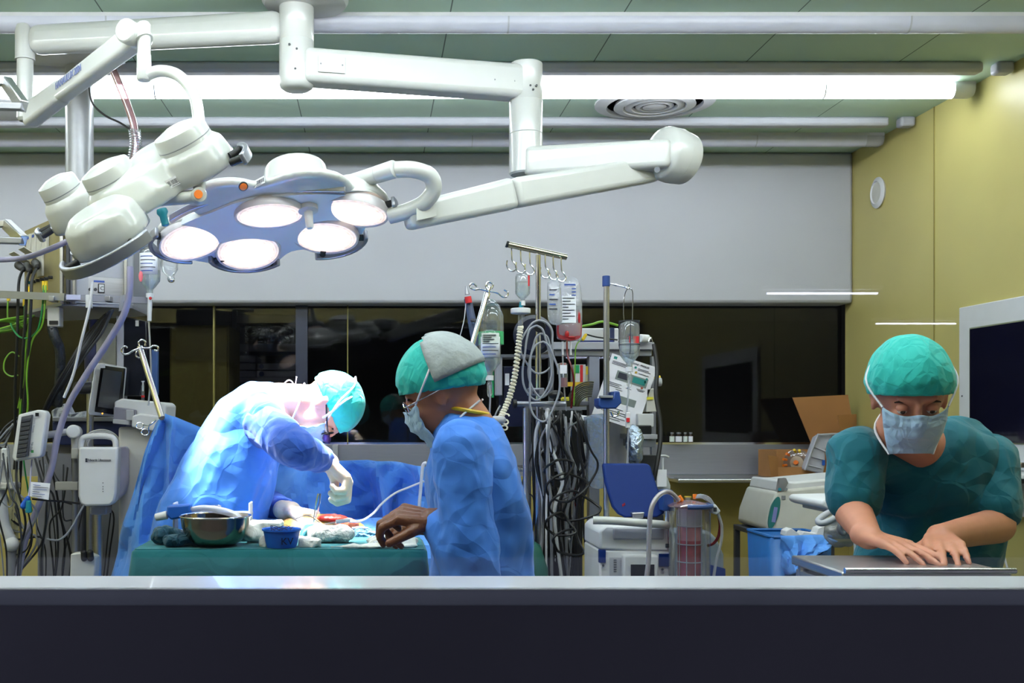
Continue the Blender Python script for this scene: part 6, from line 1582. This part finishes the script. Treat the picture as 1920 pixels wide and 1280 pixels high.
cable('red_line', PY([(1076, 900, 3.8), (1080, 960, 3.8), (1086, 1010, 3.8), (1100, 1040, 3.78), (1120, 1052, 3.75)]), .003, mat('blood_tube', (95, 18, 26), .25), 'dark red tube sagging towards the blue-lidded machine', 'tube')

# blue-lidded blood machine
YC = 3.3
t = thing('blood_recovery_machine', 'white machine with raised navy lid, grab handle and small screen', 'medical device', V((P(1190, 0, YC).x, YC + .2, 0)))
lid = [(1131, 871), (1134, 869), (1214, 869), (1220, 873), (1230, 905), (1249, 955), (1245, 963), (1232, 970), (1172, 970), (1160, 964), (1149, 950), (1136, 905)]
build('lid', MB().prism([P(x, y, YC + .12 - (y - 869) * .0008) for x, y in lid], V((0, .03, 0))), mat('lid_navy', (12, 42, 108), .6, var=.03, spec=.2), t, bevel=.006)
for x, y in ((1168, 950), (1171, 948)): build('blood_mark', MB().ell(P(x, y - 3, YC + .05), (.0022, .001, .005)), mat('dark_blood', (165, 25, 30), .3), t)
lt = build('latch', MB().prism(PY([(1185, 961, YC + .02), (1209, 960, YC + .02), (1206, 972, YC + .02), (1189, 972, YC + .02)]), V((0, .05, 0))), steel, t, bevel=.003)
build('grab_handle', MB().tube(PY([(1112, 975, YC - .03), (1150, 976, YC - .04), (1200, 980, YC - .04), (1240, 983, YC - .02), (1250, 985, YC)]), .0125, n=14), white, t)
build('upper_body', MB().prism(PY([(1136, 984, YC), (1252, 986, YC), (1256, 1035, YC), (1124, 1031, YC), (1124, 995, YC)]), V((0, .24, 0))), white2, t, bevel=.008)
build('front_panel', MB().box(*pbox(1124, 1031, 1256, 1400, YC + .002, .24)), white2, t, bevel=.006)
build('recess', PB(1149, 988, 1246, 1012, YC - .004, .02), lgrey, t, bevel=.006)
for x0, x1, y0, y1 in ((1124, 1136, 1031, 1055), (1236, 1256, 1038, 1062)): build('blue_panel', PB(x0, y0, x1, y1, YC - .003, .02), mat('lid_navy', (12, 42, 108), .6, var=.03, spec=.2), t, bevel=.001)
fr = build('screen_frame', PB(1169, 1041, 1235, 1110, YC - .025, .04), white2, t, bevel=.006)
build('screen', PB(1183, 1058, 1227, 1105, YC - .028, .01), mat('screen_black', (16, 20, 24), .15), fr)
lb = build('scale_label', PB(1143, 1045, 1167, 1085, YC - .001, .002), lgrey, t)
for k in range(6): build('scale_line', PB(1151, 1049 + 4.4 * k, 1156, 1050.2 + 4.4 * k, YC - .003, .002), ink, lb)
for x, y in ((1131, 1060), (1242, 1067)): build('screw', MB().cyl(P(x, y, YC), P(x, y, YC - .006), .004, n=12), dgrey, t)
build('side_shell', MB().prism(PY([(1330, 995, YC + .2), (1345, 1010, YC + .2), (1358, 1040, YC + .2), (1361, 1200, YC + .2), (1250, 1200, YC + .2), (1250, 995, YC + .2)]), V((0, .12, 0))), mat('shell_grey', (110, 120, 132), .4), t, bevel=.01)
build('side_stripe', MB().prism(PY([(1330, 1058, YC + .19), (1360, 1066, YC + .19), (1361, 1100, YC + .19), (1330, 1090, YC + .19)]), V((0, .05, 0))), mat('lid_navy', (12, 42, 108), .6, var=.03, spec=.2), t)
build('mount_block', MB().prism(PY([(1243, 920, YC), (1262, 918, YC), (1266, 958, YC), (1244, 958, YC)]), V((0, .06, 0))), navy, t, bevel=.004)
build('mount_rod', MB().cyl(P(1251, 956, YC + .01), P(1251, 1025, YC + .01), .0065), chrome, t)
build('rod_foot', MB().cyl(P(1251, 1018, YC + .01), P(1251, 1026, YC + .01), .013), dgrey, t)
# reservoir
cR = P(1293, 1130, YC - .04); Hh = P(0, 950, YC - .04).z - cR.z
t = thing('blood_reservoir', 'clear cylinder with white filter grid and blood beside the navy-lidded machine', 'reservoir', cR)
build('cylinder', MB().lathe(cR, [(.055, 0), (.061, .005), (.0615, Hh), (.064, Hh + .004)], n=40, cap=False), clear('reservoir_wall', (240, 242, 248), .1, .04, .05, (220, 225, 235)), t)
build('lid_disc', MB().lathe(cR + V((0, 0, Hh)), [(.064, 0), (.066, .004), (.05, .012), (.02, .02), (.01, .021)], n=40), clear('lid_plastic', (230, 200, 205), .2, .05, .3, (200, 160, 168)), t)
build('blue_rim', MB().tube([cR + V((.064 * math.cos(a), .064 * math.sin(a), Hh + .004)) for a in [-PI * .62 + PI * .75 * i / 14 for i in range(15)]], .0075, n=8, sm=1), mat('rim_blue', (44, 72, 128), .4), t)
fc = build('filter_core', MB().cyl(cR + V((0, 0, .01)), cR + V((0, 0, Hh - .005)), .034), mat('filter_white', (205, 200, 200), .6, emit=0), t)
bl = P(0, 1040, YC - .04).z - cR.z
build('blood_fill', MB().lathe(cR + V((0, 0, .009)), [(.0345, 0), (.035, .01), (.035, bl), (.0346, bl + .04)], n=32), mat('blood_fill', (185, 62, 62), .5, var=.35, nscale=35), t)
build('pink_stain', MB().lathe(cR + V((0, 0, .012 + bl)), [(.0345, 0), (.0347, .05), (.0343, .075)], n=32, cap=False), mat('pink_stain', (222, 140, 135), .5, var=.25, nscale=25), t)
for k in range(9):
    a = 2 * PI * k / 9; build('grid_rib', MB().cyl(cR + V((.037 * math.cos(a), .037 * math.sin(a), .01)), cR + V((.037 * math.cos(a), .037 * math.sin(a), Hh - .01)), .0016, n=6), white2, t)
for y in (985, 1019, 1052, 1085):
    z = P(0, y, YC - .04).z - cR.z; build('grid_ring', MB().tube([cR + V((.037 * math.cos(a), .037 * math.sin(a), z)) for a in [2 * PI * i / 24 for i in range(25)]], .0018, n=6, sm=1), white2, t)
for x, y, dx, dy in ((1267, 931, 6, 9), (1273, 930, 6, 9), (1303, 926, 0, 9)): build('orange_cap', MB().cyl(P(x, y, YC - .05), P(x + dx, y + dy, YC - .05), .0065), orange, t)
build('yellow_tie', MB().box(P(1290, 931, YC - .05), (.02, .004, .004)), yellow, t)
build('clear_port', MB().cyl(P(1290, 945, YC - .05), P(1290, 930, YC - .05), .008), clearp, t)
build('stand_plate', MB().box((cR.x, cR.y, cR.z - .01), (.13, .13, .02)), lgrey, t, bevel=.004)
build('stand_leg', MB().box((cR.x, cR.y, cR.z / 2 - .01), (.06, .06, cR.z - .02)), lgrey, t)
t = thing('blood_tube', 'thick clear tube filled with blood arching left over the white machine', 'tube', P(1213, 1090, YC - .08))
pp = PY([(1210, 1100, YC - .1), (1216, 1050, YC - .1), (1217, 1000, YC - .1), (1221, 955, YC - .1), (1232, 932, YC - .09), (1247, 922, YC - .08), (1260, 925, YC - .07), (1272, 938, YC - .06)])
build('wall', MB().tube(pp, .0075, n=12), cleartube, t); build('blood', MB().tube(pp, .0052, n=10), mat('tube_blood', (140, 36, 40), .3, var=.4, nscale=60), t)
t = thing('white_tube_clamp', 'white pinch clamp right of the blood reservoir lid', 'clamp', P(1340, 965, YC - .06))
build('body', MB().prism(PY([(1333, 948, YC - .07), (1342, 945, YC - .07), (1352, 958, YC - .07), (1344, 965, YC - .07), (1336, 962, YC - .07)]), V((0, .02, 0))), white2, t, bevel=.003)
build('slot', PB(1338, 951, 1344, 959, YC - .072, .004), dgrey, t)
for k in range(3):
    cable('lid_tube', PY([(1300 + 2 * k, 934 - 2 * k, YC - .05), (1315, 932 - 2 * k, YC - .06), (1330, 940 - 3 * k, YC - .06), (1340, 950, YC - .06)]), .004, cleartube, 'clear tube bridging from the reservoir lid to the white clamp', 'tube', 'tubes on the reservoir lid')
cable('outlet_tube', PY([(1346, 962, YC - .06), (1353, 985, YC - .06), (1352, 1015, YC - .06), (1343, 1050, YC - .06), (1336, 1095, YC - .06)]), .0045, cleartube, 'clear tube dropping from the white clamp past the reservoir', 'tube')
cable('outlet_tube', PY([(1348, 968, YC - .04), (1350, 985, YC - .04), (1347, 1005, YC - .04), (1338, 1018, YC - .04), (1326, 1023, YC - .04)]), .0045, mat('blood_tube', (95, 18, 26), .25), 'dark red tube curving back into the reservoir side', 'tube')
# ================================================================ RIGHT SIDE
zc = zs + .012
struct('trim_5', MB().box(((P(1255, 0, 5.6).x + RX) / 2, 5.62, zs), (RX - P(1255, 0, 5.6).x, .36, .022)), steel, bevel=.006)
for k, (x, w_, h_) in enumerate(((1260, 9, 21), (1272.5, 12, 21), (1285, 8, 21), (1295, 8, 21))):
    b_ = P(x, 833, BY + .1)
    b_.y = BY + .055; b_.z = zb + .0125; b_.x = (x - VX) * b_.y / F
    t = thing('medicine_vial', ('leftmost small dark-capped vial under the back window', 'wider labelled vial, second from the left under the back window', 'third vial from the left under the back window', 'rightmost small vial under the back window')[k], 'vial', b_, 'vials on the window ledge')
    r_ = w_ / 2 * 5.85 / F
    build('glass', MB().lathe(b_, [(r_, 0), (r_, .036), (r_ * .6, .043), (r_ * .6, .048)], n=18), mat('amber_glass', (60, 50, 44), .15), t)
    build('label', MB().cyl(b_ + V((0, 0, .004)), b_ + V((0, 0, .034)), r_ * 1.03), (mat('pale_label', (205, 215, 210), .6), paper)[k % 2], t)
    build('cap', MB().cyl(b_ + V((0, 0, .047)), b_ + V((0, 0, .056)), r_ * .75), satin, t)
card = mat('cardboard', (168, 118, 70), .8, var=.06, nscale=8, bump=.1, bscale=60)
t = thing('cardboard_box', 'open brown cardboard box with raised flap on the counter under the window', 'box', V((P(1530, 0, 5.6).x, 5.62, zc)))
a, b_ = P(1457, 893, 5.5), P(1604, 845, 5.5)
bw = b_.x - a.x; bh = .14
for nm, c_, s_ in (('front_wall', ((a.x + b_.x) / 2, 5.5, zc + bh * .2), (bw, .006, bh * .4)), ('back_wall', ((a.x + b_.x) / 2, 5.76, zc + bh / 2), (bw, .006, bh)), ('side_wall', (a.x, 5.63, zc + bh / 2), (.006, .26, bh)), ('side_wall', (b_.x, 5.63, zc + bh / 2), (.006, .26, bh)), ('bottom', ((a.x + b_.x) / 2, 5.63, zc + .004), (bw, .26, .006))):
    build(nm, MB().box(c_, s_), card, t)
build('front_wall', MB().box((P(1580, 0, 5.49).x, 5.497, zc + bh / 2), (.13, .006, bh)), card, t)
build('hand_hole', MB().box((P(1564, 0, 5.49).x, 5.492, zc + bh * .62), (.035, .004, .045)), mat('hole_dark', (40, 40, 44), .8), t)
build('raised_flap', MB().prism([P(1486, 745, 5.7), P(1590, 740, 5.7), P(1608, 842, 5.74), P(1528, 848, 5.74)], V((0, .006, 0))), card, t)
build('side_flap', MB().prism([P(1440, 853, 5.46), P(1459, 856, 5.5), P(1460, 893, 5.5), P(1446, 893, 5.46)], V((0, .006, 0))), card, t)
build('side_flap', MB().prism([P(1571, 778, 5.5), P(1606, 776, 5.6), P(1606, 842, 5.6), P(1582, 845, 5.5)], V((0, .006, 0))), card, t)
cO = P(1500, 868, 5.6)
t = thing('clear_reservoir', 'clear round reservoir with orange and yellow caps lying in the cardboard box', 'reservoir', cO)
ax_ = V((-.75, -1, .1)).normalized()
build('shell', MB().lathe(cO - ax_ * .06, [(.03, -.06), (.045, 0), (.055, .06), (.068, .1), (.07, .115), (.05, .12)], axis=ax_, n=36), clearp, t)
build('inner_core', MB().lathe(cO - ax_ * .06, [(.02, 0), (.034, .1), (.034, .124), (.015, .128)], axis=ax_, n=28), mat('core_brown', (170, 150, 130), .4), t)
fx_, fy_, fz_ = frame(ax_)
for k, (a_, m_) in enumerate(((2.4, orange), (2.9, orange), (3.4, orange), (3.9, orange), (4.6, yellow), (5.0, yellow), (.9, bluep), (0.0, yellow))):
    p_ = cO + ax_ * .06 + (V((0, 0, 1)) * math.sin(a_) * -1 + V((1, 0, 0)) * math.cos(a_)) * .056
    build('port_cap', MB().cyl(p_, p_ + ax_ * .02 + V((math.cos(a_), 0, -math.sin(a_))) * .01, .007, n=12), m_, t)
build('port_cap', MB().cyl(cO + ax_ * .068, cO + ax_ * .08, .012, n=12), orange, t)
t = thing('moulded_tray', 'grey-white moulded plastic tray standing tilted in the cardboard box', 'tray', P(1535, 888, 5.47))
tr = mat('tray_white', (176, 178, 192), .4)
build('tray_shell', MB().prism(PY([(1508, 880, 5.46), (1530, 820, 5.46), (1538, 814, 5.46), (1580, 813, 5.5), (1580, 828, 5.5), (1556, 833, 5.46), (1548, 842, 5.46), (1548, 870, 5.46), (1544, 888, 5.46)]), V((0, .05, 0))), tr, t, bevel=.006)
build('rim', MB().tube(PY([(1509, 881, 5.45), (1531, 821, 5.45), (1539, 815, 5.45), (1580, 813, 5.49)]), .006, n=8, sm=2), tr, t)
for q in (((1516, 872), (1540, 878)), ((1522, 856), (1545, 862)), ((1528, 838), (1548, 846))): build('rib', MB().cyl(P(*q[0], 5.455), P(*q[1], 5.455), .0035), tr, t)
build('blue_mark', PB(1542, 862, 1547, 872, 5.452, .004), bluep, t); build('blue_mark', PB(1530, 886, 1540, 889, 5.45, .004), bluep, t)

# centrifuge on its trolley, blue bin below
YG = 4.0
t = thing('lab_trolley', 'dark low trolley carrying the white centrifuge', 'trolley', V((P(1540, 0, 4.1).x, 4.15, 0)))
zt2 = P(0, 998, YG).z
build('top', MB().box(((P(1432, 0, YG).x + P(1690, 0, YG).x) / 2, YG + .16, zt2 - .012), (P(1690, 0, YG).x - P(1432, 0, YG).x, .36, .02)), dgrey, t, bevel=.003)
for px in (1560, 1680):
    for y in (YG + .02, YG + .3): build('leg', MB().box((P(px, 0, YG).x, y, zt2 / 2 - .01), (.025, .025, zt2 - .02)), dgrey, t)
build('leg', MB().box((P(1436, 0, YG).x, YG + .32, zt2 / 2 - .01), (.02, .02, zt2 - .02)), dgrey, t)
t = thing('centrifuge', 'white bench centrifuge with teal oval display at the right', 'medical device', V((P(1540, 0, YG).x, YG + .15, zt2)))
build('body', MB().prism(PY([(1437, 990, YG), (1440, 965, YG), (1455, 923, YG), (1468, 918, YG), (1600, 905, YG), (1665, 903, YG), (1672, 910, YG), (1675, 997, YG), (1445, 997, YG)]), V((0, .32, 0))), offw, t, bevel=.012, seg=3)
build('lid', MB().prism(PY([(1456, 922, YG + .01), (1462, 900, YG + .01), (1490, 903, YG + .01), (1600, 893, YG + .01), (1665, 891, YG + .01), (1668, 903, YG + .01), (1600, 908, YG + .01), (1490, 920, YG + .01)]), V((0, .3, 0))), white2, t, bevel=.008)
build('lid_window', MB().prism(PY([(1462, 897, YG + .0), (1474, 896, YG + .0), (1478, 905, YG + .0), (1470, 921, YG + .0), (1458, 922, YG + .0)]), V((0, .02, 0))), clear('smoke_film', (150, 150, 155), .2, .05, .2), t)
oc = P(1452, 961, YG - .004)
e_ = V((.32, -.05, .95)).normalized()
ov = [oc + V((.26, 0, .97)).normalized() * (.062 * math.cos(a)) + V((.97, 0, -.26)).normalized() * (.017 * math.sin(a)) for a in [2 * PI * i / 32 for i in range(32)]]
od = build('oval_display', MB().prism([p for p in ov], V((0, .012, 0))), mat('oval_teal', (40, 110, 108), .4), t)
build('display', MB().prism([oc + (p - oc) * .0 + V((dx, -.002, dz)) for p, dx, dz in ((ov[0], -.011, -.034), (ov[0], .003, -.036), (ov[0], .012, .02), (ov[0], -.001, .022))], V((0, .003, 0))), mat('lilac_display', (110, 115, 165), .3, emit=.12), od)
for x in (1462, 1474): build('knob', MB().cyl(P(x, 917, YG - .002), P(x, 917, YG - .01), .006), (tealp, greyp)[x > 1465], t)
build('badge', PB(1466, 929, 1473, 936, YG - .003, .004), greyp, t)
t = thing('waste_bin', 'blue plastic bin under the centrifuge', 'bin', V((P(1495, 0, 3.7).x, 3.75, 0)))
xa, xb = P(1444, 0, 3.7).x, P(1560, 0, 3.7).x; zbn = P(0, 1006, 3.7).z
rr = [rrect(xa + .02, xb - .02, 3.7, 3.93, .02, 0.4), rrect(xa, xb, 3.69, 3.94, .02, zbn)]
build('tub', MB().loft([resamp(r, 60) for r in rr], cap=False), mat('bin_blue', (24, 96, 168), .45), t, solid=.004)
build('rim', MB().tube([V(p) for p in resamp(rrect(xa, xb, 3.69, 3.94, .02, zbn), 40)] + [resamp(rrect(xa, xb, 3.69, 3.94, .02, zbn), 40)[0]], .006, n=6, sm=1), mat('bin_blue', (24, 96, 168), .45), t)
build('stand', MB().box(((xa + xb) / 2, 3.81, .2), (xb - xa - .06, .2, .4)), dgrey, t)
for k in range(5): build('slot', MB().box((xa + .04 + .03 * k, 3.692, P(0, 1065, 3.7).z), (.006, .004, .08)), mat('slot_blue', (16, 50, 100), .5), t)
single('bin_drape', sheet(PY([(1464, 1005, 3.67), (1500, 1003, 3.67), (1540, 1002, 3.67), (1570, 1014, 3.67)]), PY([(1474, 1080, 3.66), (1485, 1078, 3.64), (1500, 1062, 3.64), (1535, 1035, 3.66)]), 14, 10, .02, 3, 4.4), bluecloth, 'blue cloth hanging over the edge of the blue bin', 'cloth', solid=.003, ang=28)
for k, pts in enumerate((((1472, 1005), (1474, 995), (1484, 990), (1500, 1001), (1498, 1008)), ((1500, 1006), (1506, 996), (1530, 1000), (1534, 990), (1546, 985), (1545, 1008)))):
    single('paper_packet', MB().prism([P(x, y, 3.75) for x, y in pts], V((0, .05, 0))), white2, ('small white packet at the left rim of the blue bin', 'torn white packet in the middle of the blue bin')[k], 'packet', bevel=.003)
# ultrasound-like trolley arm wrapped in film
YU = 3.05
t = thing('console_arm', 'white console with curved grab handle beside the right nurse', 'medical device', V((P(1620, 0, YU).x, YU + .1, 0)))
build('console_top', MB().prism(PY([(1541, 941, YU), (1548, 937, YU), (1690, 934, YU), (1692, 952, YU), (1552, 955, YU), (1542, 950, YU)]), V((0, .25, 0))), white2, t, bevel=.006)
build('console_base', PB(1556, 954, 1690, 962, YU + .02, .2), lgrey, t, bevel=.004)
for x in (1578, 1596): build('key_block', PB(x, 931, x + 12, 936, YU + .03, .03), dgrey, t, bevel=.002)
build('grab_handle', MB().tube(PY([(1560, 958, YU), (1545, 966, YU - .03), (1534, 976, YU - .04), (1540, 981, YU - .05), (1556, 976, YU - .05), (1580, 964, YU - .05), (1620, 962, YU - .05), (1660, 960, YU - .04)]), .009, n=12), lgrey, t)
build('support_arm', MB().tube(PY([(1600, 970, YU + .02), (1620, 985, YU + .02), (1650, 1020, YU + .02), (1668, 1050, YU + .02)]), .02, n=12), lgrey, t)
build('cable_hook', MB().tube(PY([(1598, 968, YU), (1582, 975, YU), (1574, 992, YU), (1582, 1000, YU), (1590, 990, YU)]), .008, n=10), greyp, t)
build('column', MB().box((P(1668, 0, YU).x, YU + .1, .54), (.1, .12, 1.08)), greyp, t, bevel=.01)
build('probe_holder', MB().lathe(P(1601, 960, YU - .03), [(.012, 0), (.018, .015), (.021, .05), (.019, .056)], n=20), white2, t)
build('probe_tail', MB().tube(PY([(1601, 958, YU - .03), (1602, 990, YU - .03), (1603, 1035, YU - .03)]), [.008, .004, .003], n=10), white2, t)
for x in (1622, 1632): build('hanging_cable', MB().tube(PY([(x, 985, YU - .04), (x + 4, 1010, YU - .04), (x + 10, 1040, YU - .04)]), .004, n=8), mat('cream_hose', (214, 208, 190), .5), t)
t = thing('film_cover', 'loose clear plastic wrap hanging under the white console', 'plastic wrap', P(1585, 1020, 3.02))
build('film', MB().ell(P(1585, 1000, 3.1), (.06, .035, .035)), clear('haze_film', (240, 242, 245), .14, .1, .22, (215, 218, 222), spots=18), t, disp=.04, dscale=.05)
# steel trolley before the right nurse
t = thing('steel_trolley', 'polished steel trolley top in front of the right nurse', 'trolley', V((P(1640, 0, 2.3).x, 2.3, 0)))
x0, x1 = P(1500, 0, 2.32).x, P(1790, 0, 2.32).x; zt3 = P(0, 1046, 2.32).z
build('top', MB().box(((x0 + x1) / 2, 2.24, zt3 - .01), (x1 - x0, .26, .02)), steel, t, bevel=.004)
build('rail', MB().cyl((x0, 2.1, zt3 + .004), (x1, 2.1, zt3 + .004), .006).cyl((x0, 2.1, zt3 - .035), (x1, 2.1, zt3 - .035), .006), chrome, t)
build('lower_panel', MB().box(((x0 + x1) / 2, 2.25, zt3 - .08), (x1 - x0 - .02, .24, .1)), satin, t, bevel=.003)
for x in (x0 + .02, x1 - .02):
    for y in (2.13, 2.35): build('leg', MB().cyl((x, y, 0), (x, y, zt3 - .02), .011), steel, t)
# wall monitor on the right wall
def WR(px, py, X=RX): 
    Y = X * F / (px - VX); return V((X, Y, EYE - (py - VY) * Y / F))
Yn, Yf = 3.5, WR(1808, 577).y; zT = WR(1808, 577).z; zB = WR(1812, 862).z
t = thing('wall_monitor', 'large white-framed dark screen on the olive right wall', 'monitor', V((RX, (Yn + Yf) / 2, zB)))
build('frame', MB().box((RX - .012, (Yn + Yf) / 2, (zT + zB) / 2), (.024, Yf - Yn, zT - zB)), white2, t, bevel=.004)
sF = WR(1820, 617, RX - .025); sB = WR(1828, 827, RX - .025)
build('screen', MB().box((RX - .026, (Yn + .1 + sF.y) / 2, (sF.z + sB.z) / 2), (.006, sF.y - Yn - .1, sF.z - sB.z)), mat('monitor_glass', (16, 16, 34), .06, spec=.7), t)
build('screen_gasket', MB().box((RX - .0245, (Yn + .1 + sF.y) / 2, (sF.z + sB.z) / 2), (.004, sF.y - Yn - .085, sF.z - sB.z + .012)), mat('gasket', (120, 124, 100), .5), t)
build('screw', MB().cyl((RX - .024, Yf - .03, 1.6), (RX - .027, Yf - .03, 1.6), .004, n=10), chrome, t)
zsf = EYE - 97 * 4.237 / F
t = thing('wall_shelf', 'narrow white keyboard shelf under the wall monitor', 'shelf', V((RX - .1, 4.0, zsf)))
build('board', MB().box((RX - .11, 3.95, zsf - .008), (.22, .95, .016)), white2, t, bevel=.003)
build('edge', MB().box((RX - .03, 3.95, zsf + .015), (.05, .95, .03)), white2, t, bevel=.004)
build('bracket', MB().box((RX - .06, 4.25, zsf - .05), (.12, .02, .07)), lgrey, t)
single('blue_cleaning_pad', MB().ell((RX - .105, 4.25, zsf + .014), (.036, .065, .0165)), mat('pale_blue_pad', (110, 165, 215), .5), 'pale blue rounded computer mouse on the wall shelf', 'mouse')
bpy.data.objects['blue_cleaning_pad'].name = 'computer_mouse'
t = thing('metal_clip', 'small bronze-coloured metal holder at the right end of the wall shelf', 'holder', V((RX - .07, 4.1, zsf)))
build('block', MB().box((RX - .07, 4.1, zsf + .022), (.05, .05, .04)), mat('bronze', (140, 130, 116), .3, .8), t, bevel=.01)
build('lug', MB().box((RX - .09, 4.15, zsf + .026), (.02, .03, .02)), mat('bronze', (140, 130, 116), .3, .8), t, bevel=.004)
t = thing('keyboard', 'flat pale keyboard edge on the wall shelf beside the mouse', 'keyboard', V((RX - .11, 4.38, zsf)))
build('case', MB().box((RX - .11, 4.365, zsf + .01), (.16, .12, .018)), offw, t, bevel=.004)
build('key_row', MB().box((RX - .11, 4.365, zsf + .02), (.13, .1, .006)), lgrey, t, bevel=.002)
sA, sB = WR(1866, 898), WR(1930, 957)
t = thing('socket_panel', 'white wall socket box with dark slots below the wall shelf', 'socket', V((RX, (sA.y + 4.1) / 2, 1.11)))
build('case', MB().box((RX - .03, (sA.y + 4.05) / 2, (1.245 + 1.115) / 2), (.06, sA.y - 4.05, .13)), white2, t, bevel=.003)
build('divider', MB().box((RX - .061, (sA.y + 4.05) / 2, 1.15), (.003, sA.y - 4.06, .003)), greyp, t)
for k in range(5):
    y = 4.42 - .035 * k - (.03 if k > 2 else 0)
    build('slot', MB().box((RX - .062, y, 1.195), (.004, .01, .035)), ink, t)
for y in (4.39, 4.25): build('blue_tag', MB().box((RX - .062, y, 1.133), (.003, .028, .01)), blueink, t)
build('screw', MB().cyl((RX - .06, 4.46, 1.19), (RX - .065, 4.46, 1.19), .005, n=10), chrome, t)
cable('white_cable', [V((RX - .19, 4.12, zsf + .01)), V((RX - .2, 4.12, zsf - .05)), V((RX - .19, 4.14, 1.12)), V((RX - .18, 4.12, 1.0)), V((RX - .15, 4.1, .8)), V((RX - .15, 4.1, .5))], .004, whitec, 'white cord hanging from the wall shelf')
